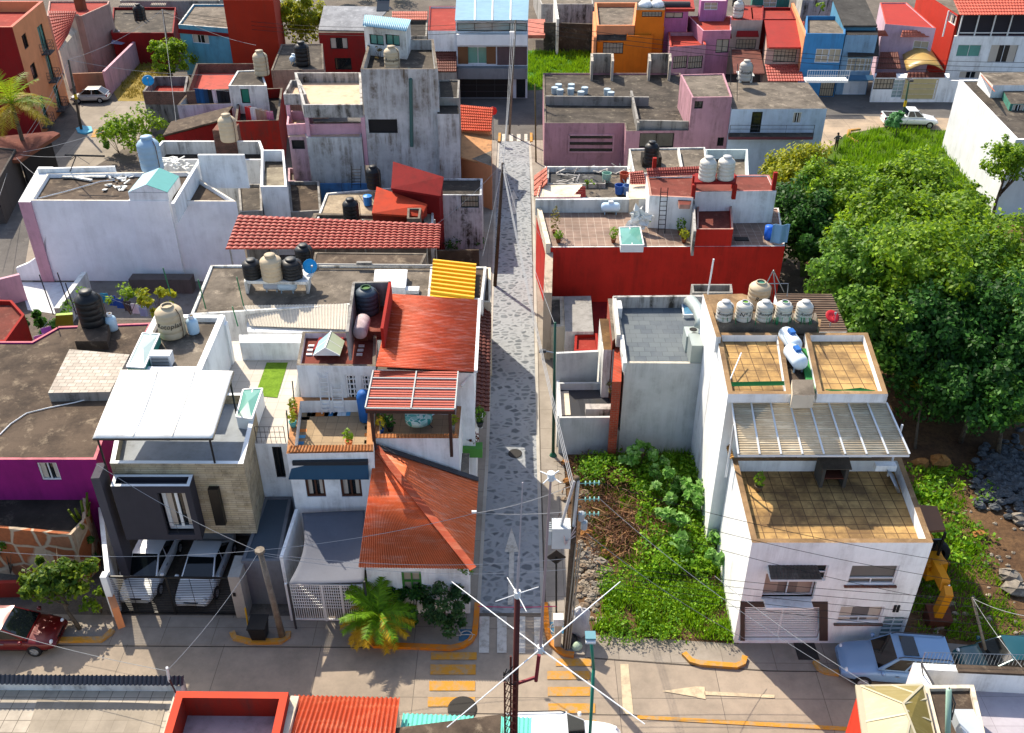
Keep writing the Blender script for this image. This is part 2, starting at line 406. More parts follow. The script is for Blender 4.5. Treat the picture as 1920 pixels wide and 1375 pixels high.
sty('d', frame=BLACKM, pane=PG); sty('dg', frame=BLACKM, pane=PGG); sty('dc', frame=BLACKM, pane=PG, cur=CURT); sty('d4', frame=BLACKM, pane=PW, m=(4, 1)); sty('dgr', frame=BLACKM, pane=PCUR, m=(6, 2), bw=.03)
sty('br', frame=BROWN, pane=PG, cur=CURT, fw=.1); sty('op', frame=DARK, pane=DARK, m=(1, 1)); sty('dbr', frame=BROWN, pane=WOOD, name='door', m=(1, 1)); sty('dw', frame=WMETAL, pane=WMETAL, name='door', m=(1, 2))  # open style: the dark panel's colour stands in for the unlit inside
sty('dd', frame=BLACKM, pane=PG, name='door', m=(1, 1)); sty('dgn', frame=BLACKM, pane=flat('#1f7a64', .5), name='door', m=(1, 1)); sty('dgl', frame=WMETAL, pane=PGG, name='door', m=(2, 1)); sty('gr', frame=WMETAL, pane=DGREY, name='garage_door', m=(16, 2), bw=.035)
sty('gd', frame=DGREY, pane=DARK, name='garage_door', m=(3, 3)); sty('gc', frame=CREAM, pane=flat('#b8a878', .6), name='garage_door', m=(1, 4)); sty('gw', frame=WMETAL, pane=flat('#c9cdd0', .6), name='garage_door', m=(3, 1))
# ---------------------------------------------------------------- text on curved bodies
def text_mesh(s, size, mat):
    cu = bpy.data.curves.new('lettering', 'FONT'); cu.body = s; cu.size = size; cu.align_x = 'CENTER'; cu.align_y = 'CENTER'; cu.resolution_u = 2; cu.shear = .25; cu.extrude = .004
    ob = bpy.data.objects.new('lettering', cu); COL.objects.link(ob)
    bpy.context.view_layer.update()
    me = bpy.data.meshes.new_from_object(ob.evaluated_get(bpy.context.evaluated_depsgraph_get())); bpy.data.objects.remove(ob); me.materials.clear(); me.materials.append(mat); me.name = 'lettering'; return me
def wrap_text(me, r, z):
    for v in me.vertices:
        a = v.co.x/r - math.pi/2; rr = r+.012+v.co.z
        v.co = Vector((rr*math.cos(a), rr*math.sin(a), z+v.co.y))
    return me
LET = text_mesh('Rotoplas', .3, flat('#23262b', .7)); wrap_text(LET, .55, .66)
LET2 = text_mesh('N\u00ba 2', .42, flat('#16181c', .7)); wrap_text(LET2, .55, .62)
# ---------------------------------------------------------------- water tanks
TK = {}
def tank_proto(kind, open_lid):
    body = {'beige': flat('#b9a88c', .6, var=.16), 'black': flat('#17191c', .45), 'white': flat('#c6c2b8', .55, var=.15), 'blue': flat('#8fa9bd', .6), 'grey': flat('#a8a49c', .6), 'slate': flat('#3d4a55', .5)}[kind]
    root = thing('water_tank', 'x', 'water tank')
    pr = [(.52, 0), (.54, .03)]
    for k in range(4): z = .08+k*.24; pr += [(.55, z), (.55, z+.17), (.53, z+.2), (.53, z+.22)]
    pr += [(.55, 1.05), (.545, 1.1), (.5, 1.17), (.40, 1.26), (.30, 1.31), (.25, 1.32), (.25, 1.37)]
    m = MB().lathe((0, 0, 0), pr, 28); m.f.pop(); m.build('body', body, root, True)
    lidm = {'black': flat('#24272b', .5), 'beige': flat('#9c8f78', .6), 'white': flat('#a7a9ab', .6), 'blue': body, 'grey': body, 'slate': flat('#2f4a34', .8)}[kind]
    if open_lid: 
        r = MB().lathe((0, 0, 1.37), [(.25, -.03), (.26, .0), (.26, .03), (.2, .03), (.2, -.02)], 20, cap=False).build('rim', lidm, root, True)
        MB().lathe((0, 0, 1.33), [(.0, 0), (.24, 0)], 20, cap=False).build('opening', flat(open_lid, .7), root)
    else:
        l = MB().lathe((0, 0, 1.37), [(.27, 0), (.29, .03), (.28, .07), (.12, .1), (.0, .1)], 20).build('lid', lidm, root, True)
    MB().tube([(.45, -.33, 0), (.5, -.36, .3), (.5, -.36, 1.1), (.36, -.2, 1.3)], .022, 5).build('pipe', flat('#5c4a3a', .6), root)
    return root
def tank(x, y, z, wpx, kind, label, letter=None, lid=None, hs=1., rz=0., group='rooftop water tanks'):
    key = (kind, lid, letter); p = at(x, y, z); s = wpx/pxm(x, y, z+.7)/1.1; loc = (p.x, p.y, z)
    if key not in TK:
        r = tank_proto(kind, lid)
        if letter:
            o = bpy.data.objects.new('lettering', LET2 if letter == 2 else LET); COL.objects.link(o); o.parent = r
        TK[key] = r; r.location = loc; r.scale = (s, s, s*hs); r['label'] = label; r['group'] = group; r.rotation_euler = (0, 0, rz)
        return r
    return dup(TK[key], loc, label, rz, (s, s, s*hs), group)
# ---------------------------------------------------------------- gas tanks
GT = {}
def gas_tank(x, y, z, L, label, rz=0., r=.3, hood='#cfd8df', col='#b9cede'):
    k = (col, hood); p = at(x, y, z)
    if k not in GT:
        t = thing('gas_tank', label, 'gas tank', (0, 0, 0), 'stationary gas tanks on the roofs')
        pr = [(.02, -.62), (.14, -.6), (.24, -.54), (.29, -.45), (.3, -.38), (.3, .38), (.29, .45), (.24, .54), (.14, .6), (.02, .62)]
        MB().lathe((0, 0, .45), pr, 20, 'x').build('cylinder', flat(col, .35, var=.05), t, True)
        for sx in (-.36, .36):
            m = MB().box((sx, -.16, 0), .06, .05, .24).box((sx, .16, 0), .06, .05, .24).box((sx, 0, .2), .06, .36, .04); m.build('leg', flat('#8aa2b4', .5), t)
        MB().box((0, 0, .72), .3, .2, .14).build('valve_hood', flat(hood, .4), t); GT[k] = t; t.location = p; t.rotation_euler = (0, 0, rz); t.scale = (L/1.24,)*3; return t
    return dup(GT[k], p, label, rz, L/1.24)
def gas_bottle(x, y, z, label, h=1.0, col='#a9c4d6'):
    p = at(x, y, z); t = thing('gas_bottle', label, 'gas bottle', p); s = h
    MB().lathe(p, [(.26*s, 0), (.28*s, .06*s), (.28*s, .62*s), (.24*s, .74*s), (.12*s, .82*s), (.05*s, .84*s)], 18).build('cylinder', flat(col, .4), t, True)
    MB().lathe(p+Vector((0, 0, .82*s)), [(.13*s, 0), (.14*s, .16*s), (.12*s, .16*s), (.11*s, 0)], 14, cap=False).build('collar', flat('#c9ccd0', .4), t, True)
    MB().tube([p+Vector((0, 0, .84*s)), p+Vector((0, 0, .96*s)), p+Vector((.1, 0, 1.0*s))], .03, 6).build('valve', flat('#9a7a3a', .4, .6), t); return t
# ---------------------------------------------------------------- dish, ladder, poles, wires
def dish(x, y, z, d, label, col='#1e6fb5', az=-2.2, el=.6):
    p = at(x, y, z); t = thing('satellite_dish', label, 'satellite dish', p, 'satellite dishes')
    n = Vector((math.cos(az)*math.cos(el), math.sin(az)*math.cos(el), math.sin(el))); a = n.cross(Vector((0, 0, 1))).normalized(); b = a.cross(n)
    c = p+Vector((0, 0, d*.75)); m = MB(); o = 18; vs = []
    for r, k in ((0, 0), (.25, .02), (.5, .08)):
        for i in range(o): q = 2*math.pi*i/o; vs.append(c+(a*math.cos(q)+b*math.sin(q))*r*d+n*k*d)
    m.add(vs, [(j*o+i, j*o+(i+1) % o, (j+1)*o+(i+1) % o, (j+1)*o+i) for j in range(2) for i in range(o)])
    m.build('reflector', flat(col, .5), t, True, solid=.02); MB().tube([p, c-n*.02], .03, 6).build('mount', STEEL, t)
    m = MB().tube([c-b*.48*d, c+n*.5*d], .015, 4); m.box(c+n*.5*d-Vector((0, 0, .04)), .1, .1, .1).build('feed_arm', STEEL, t); return t
def ladder(x0, y0, z0, x1, y1, z1, w, n, mat, label):
    a, b = at(x0, y0, z0), at(x1, y1, z1); s = Vector((w/2, 0, 0)); t = thing('ladder', label, 'ladder', a)
    m = MB()
    for k in (-1, 1): m.bar(a+s*k, b+s*k, .05, .04)
    for i in range(1, n): q = a.lerp(b, i/n); m.bar(q-s, q+s, .035)
    m.build('frame', mat, t); return t
def wire(p, q, sag=.4, r=.012, n=14):
    p, q = Vector(p), Vector(q)
    return [p.lerp(q, i/n)-Vector((0, 0, sag*4*(i/n)*(1-i/n))) for i in range(n+1)]
def wires(name, label, spans, mat, r=.014, cat='wire', group='overhead wires'):
    for s in spans:
        m = MB().tube(wire(s[0], s[1], s[2] if len(s) > 2 else .4), r, 4, False)
        solo(m, name, label, cat, mat, m.v[0], label)
# ---------------------------------------------------------------- foliage
def leaves(m, c, rx, ry, rz, n, size, shell=.55, flat_=.0, clump=None):
    cl = None
    if clump:
        cl = []
        for _ in range(clump):
            d = Vector((R.gauss(0, 1), R.gauss(0, 1), R.gauss(0, 1))).normalized(); k = R.uniform(.55, 1.)
            if d.z < -.5: d.z *= -.6
            cl.append((Vector((d.x*rx*k, d.y*ry*k, d.z*rz*k)), R.uniform(.13, .3)*min(rx, ry)))
    for _ in range(n):
        if cl:
            q, r = R.choice(cl); d = Vector((R.gauss(0, 1), R.gauss(0, 1), R.gauss(0, 1))).normalized()*(R.random()**.4)*r; p = c+q+d; out = (d+q*.3)
        else:
            d = Vector((R.gauss(0, 1), R.gauss(0, 1), R.gauss(0, 1))).normalized(); k = shell+(1-shell)*R.random(); p = c+Vector((d.x*rx*k, d.y*ry*k, d.z*rz*k)); out = d
        nrm_ = (out.normalized()*.7+Vector((R.uniform(-1, 1), R.uniform(-1, 1), R.uniform(-.3, 1.2)))).normalized()
        a = nrm_.cross(Vector((R.uniform(-1, 1), R.uniform(-1, 1), R.uniform(-1, 1)))).normalized(); b = nrm_.cross(a); s = size*R.uniform(.6, 1.35)
        m.v += [p-a*s*.5, p+b*s*.32, p+a*s*.6, p-b*s*.32]; o = len(m.v); m.f.append((o-4, o-3, o-2, o-1))
    return m
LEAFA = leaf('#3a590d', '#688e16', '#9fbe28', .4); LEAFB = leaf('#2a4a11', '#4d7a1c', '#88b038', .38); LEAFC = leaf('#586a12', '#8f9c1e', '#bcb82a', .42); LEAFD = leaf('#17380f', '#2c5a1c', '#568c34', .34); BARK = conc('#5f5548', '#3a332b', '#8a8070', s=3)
GRASSM = leaf('#47690c', '#6a9612', '#93bd1e', .3); GRASSY = leaf('#7a6a20', '#9a8a35', '#b8a658', .2); WEED = leaf('#39640f', '#669a1a', '#a2c832', .4)
def tree(x, y, zc, h, rx, rz_, mat, label, n=5000, size=.3, base=None, group='trees on the right of the photo', clump=26, trunk=.18, name='tree', ry=None):
    """zc: height of the crown centre, seen at photo point x, y"""
    c = at(x, y, zc); b = Vector((c.x, c.y, 0)) if base is None else at(*base, 0); t = thing(name, label, 'tree', b, group)
    m = MB(); m.tube([b, b.lerp(c, .4)+Vector((R.uniform(-.2, .2), R.uniform(-.2, .2), 0)), c], [trunk, trunk*.7, trunk*.35], 8)
    for i in range(7):
        a = R.uniform(0, 6.28); e = c+Vector((math.cos(a)*rx*.7, math.sin(a)*rx*.7, R.uniform(-.2, .6)*rz_)); s = b.lerp(c, R.uniform(.45, .8)); m.tube([s, s.lerp(e, .5)+Vector((0, 0, .25)), e], [trunk*.45, trunk*.3, trunk*.08], 5)
    m.build('trunk', BARK, t, True)
    k = MB(); leaves(k, c, rx, ry or rx, rz_, n, size, clump=clump); leaves(k, c, rx*.8, (ry or rx)*.8, rz_*.8, n//4, size*1.1, shell=.2); k.build('crown', mat, t); return t
def bush(x, y, z, r, h, mat, label, n=500, size=.15, name='shrub', cat='shrub', group=None, clump=8):
    p = at(x, y, z); t = thing(name, label, cat, p, group); m = MB()
    for i in range(4): m.tube([p, p+Vector((R.uniform(-r, r)*.5, R.uniform(-r, r)*.5, h*.7))], [.03, .01], 4)
    m.build('stem', BARK, t); k = MB(); leaves(k, p+Vector((0, 0, h*.55)), r, r, h*.5, n, size, clump=clump); k.build('foliage', mat, t); return t
def pot_plant(x, y, z, label, h=.7, pot='#8a4a30', mat=None, n=70, r=.25):
    p = at(x, y, z); t = thing('potted_plant', label, 'potted plant', p, 'potted plants'); MB().lathe(p, [(.12, 0), (.18, .26), (.19, .3), (.15, .3), (.14, .24)], 12).build('pot', flat(pot, .7), t, True)
    k = MB(); leaves(k, p+Vector((0, 0, .3+h*.45)), r, r, h*.5, n, .16); k.build('foliage', mat or LEAFC, t); return t
def palm(x, y, z, th, fl, nf, mats, label, base=None):
    c = at(x, y, z); b = at(*base, 0) if base else Vector((c.x, c.y, 0)); t = thing('palm_tree', label, 'palm tree', b); MB().tube([b, b.lerp(c, .5), c], [th, th*.8, th*.7], 10).build('trunk', BARK, t, True)
    for mi, mat in enumerate(mats):
        for i in range(mi, nf, len(mats)):
            k = MB(); a = 2*math.pi*i/nf+R.uniform(-.2, .2); el = (R.uniform(.25, 1.25) if mi == 0 else R.uniform(-.35, .5)) if len(mats) > 1 else R.uniform(-.3, .8); pts = []; d = Vector((math.cos(a)*math.cos(el), math.sin(a)*math.cos(el), math.sin(el))); p = c.copy()
            for s in range(9): pts.append(p.copy()); p = p+d*fl/8; d = (d+Vector((0, 0, -.13))).normalized()
            k.tube(pts, [.035*(1-s/10) for s in range(9)], 4)
            for s in range(34):
                f = .1+.9*s/34; q = f*8; i0 = min(int(q), 7); pp = pts[i0].lerp(pts[i0+1], q-i0); dd = (pts[i0+1]-pts[i0]).normalized(); sd = dd.cross(Vector((0, 0, 1))).normalized(); L = fl*.3*(1-abs(f-.45)*1.1)
                for sg in (-1, 1): tip = pp+(sd*sg*.85+dd*.6+Vector((0, 0, R.uniform(-.5, .05)))).normalized()*L; w = dd*.035; k.add([pp-w, pp+w, tip], [(0, 1, 2)])
            k.build('frond', mat, t)
    return t
def blades(m, P, n, h, w=.03, clumpy=True):
    """grass blades scattered over a ground polygon (world xy)"""
    xs = [p.x for p in P]; ys = [p.y for p in P]; k = len(P); c = 0
    while c < n:
        x, y = R.uniform(min(xs), max(xs)), R.uniform(min(ys), max(ys)); ins = False
        for i in range(k):
            a, b = P[i], P[i-1]
            if (a.y > y) != (b.y > y) and x < (b.x-a.x)*(y-a.y)/(b.y-a.y)+a.x: ins = not ins
        if not ins: continue
        if clumpy and mathutils.noise.noise((x*.9, y*.9, 3))+R.uniform(-.35, .35) < -.08: continue
        c += 1; a = R.uniform(0, 6.28); hh = h*R.uniform(.4, 1.3); l = hh*R.uniform(.1, .6); b = R.uniform(0, 6.28); q = Vector((x, y, 0)); s = Vector((math.cos(a), math.sin(a), 0))*w*R.uniform(.6, 1.5)
        m.add([q-s, q+s, q+Vector((math.cos(b)*l, math.sin(b)*l, hh))], [(0, 1, 2)])
    return m
# ---------------------------------------------------------------- cars
def carmesh(prof, W, tumble=.0):
    """prof: list of (x, zlow, zhigh, halfwidth factor) stations -> rounded lower body"""
    m = MB(); n = 9; rows = []
    for x, z0, z1, k in prof:
        w = W/2*k; zs = z1-z0
        rows.append([Vector((x, -w*.94, z0)), Vector((x, -w, z0+zs*.35)), Vector((x, -w*.985, z0+zs*.75)), Vector((x, -w*.9, z0+zs*.95)), Vector((x, 0, z1+.02)), Vector((x, w*.9, z0+zs*.95)), Vector((x, w*.985, z0+zs*.75)), Vector((x, w, z0+zs*.35)), Vector((x, w*.94, z0))])
    vs = [v for r in rows for v in r]; fs = []
    for i in range(len(rows)-1):
        for j in range(n-1): fs.append((i*n+j, i*n+j+1, (i+1)*n+j+1, (i+1)*n+j))
        fs.append((i*n+n-1, i*n, (i+1)*n, (i+1)*n+n-1))
    fs.append(tuple(range(n))); fs.append(tuple((len(rows)-1)*n+j for j in range(n))[::-1]); return m.add(vs, fs)
def wheel(t, x, y, r=.31, w=.2, M=None):
    s = 1 if y > 0 else -1
    o = MB().lathe((x, y, r), [(r*.62, -w/2), (r*.95, -w/2), (r, -w*.3), (r, w*.3), (r*.95, w/2), (r*.62, w/2)], 22, 'y', cap=False).build('wheel', flat('#15151a', .8), t, True)
    m = MB().lathe((x, y, r), [(r*.64, s*w*.5), (r*.6, s*w*.3), (r*.18, s*w*.38), (0, s*w*.4)], 22, 'y', cap=False)
    m.build('rim', flat('#a4a6aa', .35, .6), o, False)
    m = MB()
    for i in range(5): a = 6.283*i/5; m.bar((x, y+s*w*.42, r), (x+math.cos(a)*r*.6, y+s*w*.46, r+math.sin(a)*r*.6), .05, .03)
    m.build('spoke', flat('#b9bbc0', .3, .6), o); return o
CARGLASS = glass('#11171a', .05)
def car(label, kind, col, loc, heading, L=4.4, W=1.78, H=1.47, cat='car', name='parked_car', sunroof=False, rails=False):
    t = thing(name, label, cat, (0, 0, 0)); P = flat(col, .28, .15, .03, .6); h = L/2; suv = kind in ('suv', 'pickup'); z0 = .3 if suv else .2; hood = H*.56 if not suv else H*.6; belt = H*.62 if not suv else H*.64
    bed = kind == 'pickup'
    tr = {'sedan': belt, 'hatch': belt, 'suv': belt, 'pickup': belt*.98, 'van': belt}[kind]
    prof = [(-h, z0+.18, tr*.75, .82), (-h+.08, z0+.05, tr*.9, .9), (-h+.35, z0, tr*.98, .97), (-h+.9, z0, tr, 1), (-.3, z0, belt, 1), (.25*L, z0, belt*.985, 1), (h-.95, z0, hood*.97, .99), (h-.45, z0, hood*.9, .95), (h-.12, z0+.04, hood*.78, .86), (h, z0+.15, hood*.6, .74)]
    b = carmesh(prof, W).build('body', P, t, True); b.data.shade_smooth(); md = b.modifiers.new('round', 'SUBSURF'); md.levels = md.render_levels = 2
    # greenhouse: belt outline to roof outline
    xr0, xr1, xf0, xf1 = {'sedan': (-h+.75, -h+1.5, .25*L+.05, .04*L), 'hatch': (-h+.12, -h+.85, .27*L, .05*L), 'suv': (-h+.12, -h+.42, .21*L, .05*L), 'pickup': (-.1*L, -.07*L, .24*L, .09*L), 'van': (-h+.1, -h+.3, .3*L, .12*L)}[kind]
    wb, wr = W*.445, W*.36; zb, zr = belt-.03, H-.03
    lo = [Vector(v) for v in ((xr0, -wb, zb), (xf0, -wb*.96, zb), (xf0, wb*.96, zb), (xr0, wb, zb))]; hi = [Vector(v) for v in ((xr1, -wr, zr), (xf1, -wr, zr), (xf1, wr, zr), (xr1, wr, zr))]
    MB().hexa(lo, hi).build('cabin', P, t)
    m = MB(); rf = [(xr1-.06, 0), (xr1+.1, .035), ((xr1+xf1)/2, .05), (xf1-.1, .035), (xf1+.05, 0)]
    m.grid(lambda u, v: Vector((rf[0][0]+(rf[-1][0]-rf[0][0])*v, (u-.5)*2*(wr+.02), zr+.05*(1-abs(2*u-1)**3)*(1-abs(2*v-1)**3)+.004)), 10, 10); m.build('roof', P, t, True)
    def pane(nm, q, i0=.06, i1=.94, j0=.1, j1=.92, parts=((0, 1),), out=.012):
        N = (q[1]-q[0]).cross(q[3]-q[0]).normalized(); cc = sum(q, Vector())/4
        if N.dot(cc-Vector((0, 0, zb))) < 0: N = -N
        for k, (a, b_) in enumerate(parts):
            u0, u1 = i0+(i1-i0)*a, i0+(i1-i0)*b_
            MB().quad(*[bil(q, u, v)+N*out for u, v in ((u0, j0), (u1, j0), (u1, j1), (u0, j1))]).build(nm, CARGLASS, t)
    pane('windscreen', [lo[1], lo[2], hi[2], hi[1]], .04, .96, .05, .97); pane('rear_window', [lo[3], lo[0], hi[0], hi[3]])
    sp = ((0, .3), (.34, .64), (.68, 1)) if kind in ('suv', 'van') else ((0, .47), (.53, 1))
    pane('side_window', [lo[0], lo[1], hi[1], hi[0]], parts=sp); pane('side_window', [lo[2], lo[3], hi[3], hi[2]], parts=sp)
    for s in (-1, 1):
        for x in (-h+.82, h-.86): wheel(t, x, s*(W/2-.09), .36 if suv else .31, .22)
        MB().lathe((h-.2, s*W*.33, hood*.72), [(.0, -.02), (.1, -.02), (.11, .03), (.08, .07), (.0, .08)], 12, 'x').build('headlight', flat('#d5dade', .15, var=.02), t, True)
        MB().box((-h+.1, s*W*.37, tr*.7), .12, .2, .2).build('tail_light', flat('#8a1414', .3), t)
        MB().lathe((xf0-.15, s*(W/2+.08), belt+.02), [(0, -.1), (.09, -.08), (.1, .04), (0, .06)], 10, 'x').build('mirror', P, t, True)
        m = MB(); m.bar((.02*L, s*(W/2+.005), .62*belt+.2), (.02*L+.16, s*(W/2+.005), .62*belt+.2), .03, .03); m.build('door_handle', STEEL, t)
    m = MB()
    for i in range(4): m.box((h-.035, 0, hood*.42+i*.06), .06, W*.36, .03)
    m.build('grille', flat('#0d0e10', .4), t); MB().box((h-.03, 0, .38 if not suv else .48), .06, .42, .1).build('number_plate', flat('#d8d8d4', .5), t)
    MB().box((0, 0, z0-.05), L*.82, W*.8, .12).build('underbody', DARK, t)
    if sunroof: MB().box((xf1-.55, 0, zr+.052), .6, wr*1.5, .02).build('sunroof', CARGLASS, t)
    if rails:
        for s in (-1, 1): MB().tube([(xr1, s*(wr-.02), zr+.03), (xr1+.15, s*(wr-.02), zr+.1), (xf1-.2, s*(wr-.02), zr+.1), (xf1, s*(wr-.02), zr+.02)], .025, 5).build('roof_rail', flat('#3a3c40', .4), t)
    if bed:
        MB().box((-h*.62, 0, tr-.0), h*.72, W*.82, .04).build('cargo_bed', flat('#141416', .8), t)
        m = MB()
        for s in (-1, 1): m.box((-h*.6, s*W*.44, tr-.05), h*.78, .09, .12)
        m.box((-h+.09, 0, tr-.08), .09, W*.84, .15); m.build('bed_rim', P, t)
    p = Vector(loc); t.location = p; t.rotation_euler = (0, 0, heading); return t
# ---------------------------------------------------------------- ground, roads, kerbs, markings
def sheetp(name, pts, mat, z=.004, h=0., kind='structure', label=None, cat=None):
    P = [at(x, y, 0) for x, y in pts]; m = MB()
    if h: m.prism([p.xy for p in P][::-1], .0, h)
    else: m.quad(*[(p.x, p.y, z) for p in P][::-1])
    return struct(name, m, mat, kind=kind, label=label, cat=cat)
GM = ground_mat('#6a6259', '#57504a', '#48423c')
m = MB().quad((-400, -60, 0), (400, -60, 0), (400, 900, 0), (-400, 900, 0)); struct('ground', m, GM)
ROADC = slabs('#978a7b', 4.2, 3.6); ROADC2 = slabs('#a39482', 4., 3.); WALK = slabs('#8f877d', 2.2, 1.8, '#5a544c', '#6c645a'); ASPH = conc('#5f5c59', '#474442', '#78736d', s=.3, amt=.6)
COB = stones('#565c62', '#71777c', '#92969a', 2.5, .17); STRIP = slabs('#aaa69e', 2.5, 2.5, '#8a857c', '#8d877d')
sheetp('front_street', [(-400, 1150), (2300, 1165), (2300, 1600), (-400, 1600)], ROADC, .004, label='grey concrete street crossing the foot of the photo', cat='street')
sheetp('cobbled_lane', [(936, 265), (992, 265), (1007, 850), (1015, 1150), (898, 1150), (916, 850), (929, 400)], COB, .008, label='one way lane paved with grey cobbles', cat='lane')
sheetp('kerb_strip_west', [(933, 265), (937, 265), (930, 400), (917, 850), (900, 1150), (893, 1150), (911, 850), (926, 400)], STRIP, .02, label='smooth concrete border on the west of the cobbles', cat='kerb')
sheetp('kerb_strip_east', [(991, 265), (995, 265), (1003, 400), (1012, 850), (1021, 1150), (1014, 1150), (1006, 850), (998, 400)], STRIP, .02, label='smooth concrete border on the east of the cobbles', cat='kerb')
sheetp('pavement_west', [(905, 265), (933, 265), (926, 400), (911, 850), (893, 1146), (846, 1146), (872, 850), (895, 400)], WALK, 0, .1)
sheetp('pavement_east', [(995, 265), (1018, 265), (1032, 400), (1056, 850), (1075, 1150), (1024, 1150), (1014, 850), (1003, 400)], WALK, 0, .1)
sheetp('pavement_corner_west', [(700, 1145), (893, 1147), (889, 1195), (872, 1212), (845, 1216), (702, 1213), (688, 1190)], WALK, 0, .12)
sheetp('pavement_corner_east', [(1027, 1151), (1077, 1151), (1100, 1188), (1096, 1231), (1060, 1229), (1037, 1214), (1028, 1190)], WALK, 0, .12)
sheetp('pavement_front_east', [(1100, 1188), (1380, 1205), (1700, 1200), (1900, 1215), (1900, 1262), (1570, 1262), (1440, 1257), (1097, 1232)], WALK, .012)
sheetp('driveway_apron', [(100, 1152), (690, 1166), (692, 1213), (541, 1209), (440, 1209), (100, 1209)], WALK, .012)
m = MB()
for q in ([(-200, 1208.5), (696, 1214), (696, 1215.6), (-200, 1210)], [(1097, 1233), (1440, 1258), (1900, 1263), (1900, 1264.8), (1440, 1259.6), (1097, 1234.6)], [(890, 1338), (1200, 1341), (1200, 1342), (890, 1339)]): m.quad(*[(*at(x, y, 0).xy, .017) for x, y in q][::-1])
struct('gutter_joint', m, flat('#3a3530', .9), label='dark joint between pavement and concrete street', cat='gutter')
sheetp('far_street', [(560, 168), (1560, 176), (1800, 186), (2300, 200), (2300, 262), (1780, 246), (1640, 262), (1480, 300), (1380, 262), (560, 262)], ASPH, .004)
sheetp('far_street_concrete', [(1500, 215), (1790, 222), (1790, 252), (1640, 262), (1500, 300), (1420, 262)], slabs('#a8957f', 3, 3), .008)
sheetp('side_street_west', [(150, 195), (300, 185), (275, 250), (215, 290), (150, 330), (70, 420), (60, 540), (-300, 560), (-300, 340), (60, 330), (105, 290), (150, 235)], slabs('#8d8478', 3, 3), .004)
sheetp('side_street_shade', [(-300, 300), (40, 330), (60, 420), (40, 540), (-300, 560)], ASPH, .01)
sheetp('grass_bank', [(1585, 252), (1660, 238), (1785, 246), (1880, 330), (1900, 460), (1500, 520), (1500, 330)], ground_mat('#3a5010', '#4a6414', '#2c400c'), .012)
sheetp('vacant_lot', [(1052, 850), (1315, 850), (1385, 1208), (1098, 1190), (1060, 1010)], DIRT, .016)
sheetp('dirt_lot', [(1480, 420), (2100, 420), (2200, 1240), (1695, 1200), (1640, 860)], DIRT, .016)
sheetp('back_lawn', [(985, 95), (1110, 95), (1115, 165), (985, 170)], ground_mat('#2f5a0e', '#3d6e12', '#284c0c'), .012)
sheetp('dry_lawn', [(232, 100), (340, 95), (300, 190), (222, 190), (205, 160)], ground_mat('#7c6c38', '#94803f', '#5d5228'), .012)
# markings
YEL = paint('#b07c26', '#8f8068', .85); WHT = paint('#b8b4ac', '#8f897f', .85); ORG = paint('#c87408', '#8a7458', .6); BLUEP = paint('#255a78', '#5a6a70', .5)
def marks(name, label, quads, mat, z=.03, cat='road marking', kind='structure'):
    m = MB()
    for q in quads: m.quad(*[(*at(x, y, 0).xy, z) for x, y in q][::-1])
    return struct(name, m, mat, label=label, cat=cat)
def rc(x0, y0, x1, y1, k=0): return [(x0, y0), (x1, y0), (x1+k, y1), (x0+k, y1)]
marks('crosswalk_white', 'white zebra bars across the mouth of the lane', [rc(899, 1157, 918, 1225, -1), rc(932, 1157, 950, 1225), rc(972, 1157, 985, 1226), rc(1001, 1158, 1017, 1227, 1)], WHT)
marks('crosswalk_yellow_west', 'faded yellow zebra bars west of the lane mouth', [rc(808, 1224, 894, 1238), rc(807, 1247, 892, 1266), rc(805, 1278, 891, 1296), rc(802, 1308, 891, 1326)], YEL)
marks('crosswalk_yellow_east', 'bright yellow zebra bars east of the lane mouth', [rc(1042, 1236, 1110, 1250), rc(1026, 1259, 1106, 1275), rc(1027, 1289, 1106, 1306), rc(1028, 1320, 1116, 1338), rc(1028, 1351, 1118, 1368)], YEL)
marks('yellow_lane_line', 'yellow line along the front street edge', [[(1195, 1342), (1560, 1362), (1900, 1385), (1900, 1393), (1560, 1370), (1195, 1349)]], YEL)
marks('stop_line', 'pale stop bar across the front street', [[(1163, 1246), (1178, 1246), (1188, 1340), (1168, 1340)]], paint('#b5a58a', '#968874', .85))
marks('street_arrow', 'worn arrow on the front street pointing west', [[(1241, 1297), (1304, 1288), (1306, 1308)], [(1304, 1288), (1321, 1289), (1323, 1312), (1306, 1309)], [(1321, 1297), (1452, 1304), (1452, 1310), (1321, 1304)]], paint('#b8a88c', '#968874', .85))
marks('lane_arrow_near', 'large white arrow on the cobbles near the crossing', [[(959, 990), (973, 1036), (946, 1036)], [(955, 1036), (964, 1036), (962, 1135), (952, 1135)]], WHT)
marks('lane_arrow_far', 'small white arrow on the cobbles farther up', [[(963, 357), (971, 374), (955, 374)], [(960, 374), (966, 374), (967, 402), (960, 402)]], WHT)
marks('far_crosswalk', 'white bars at the far end of the lane', [rc(941, 252, 948, 266), rc(955, 252, 962, 266), rc(969, 252, 976, 266), rc(983, 252, 989, 266)], WHT)
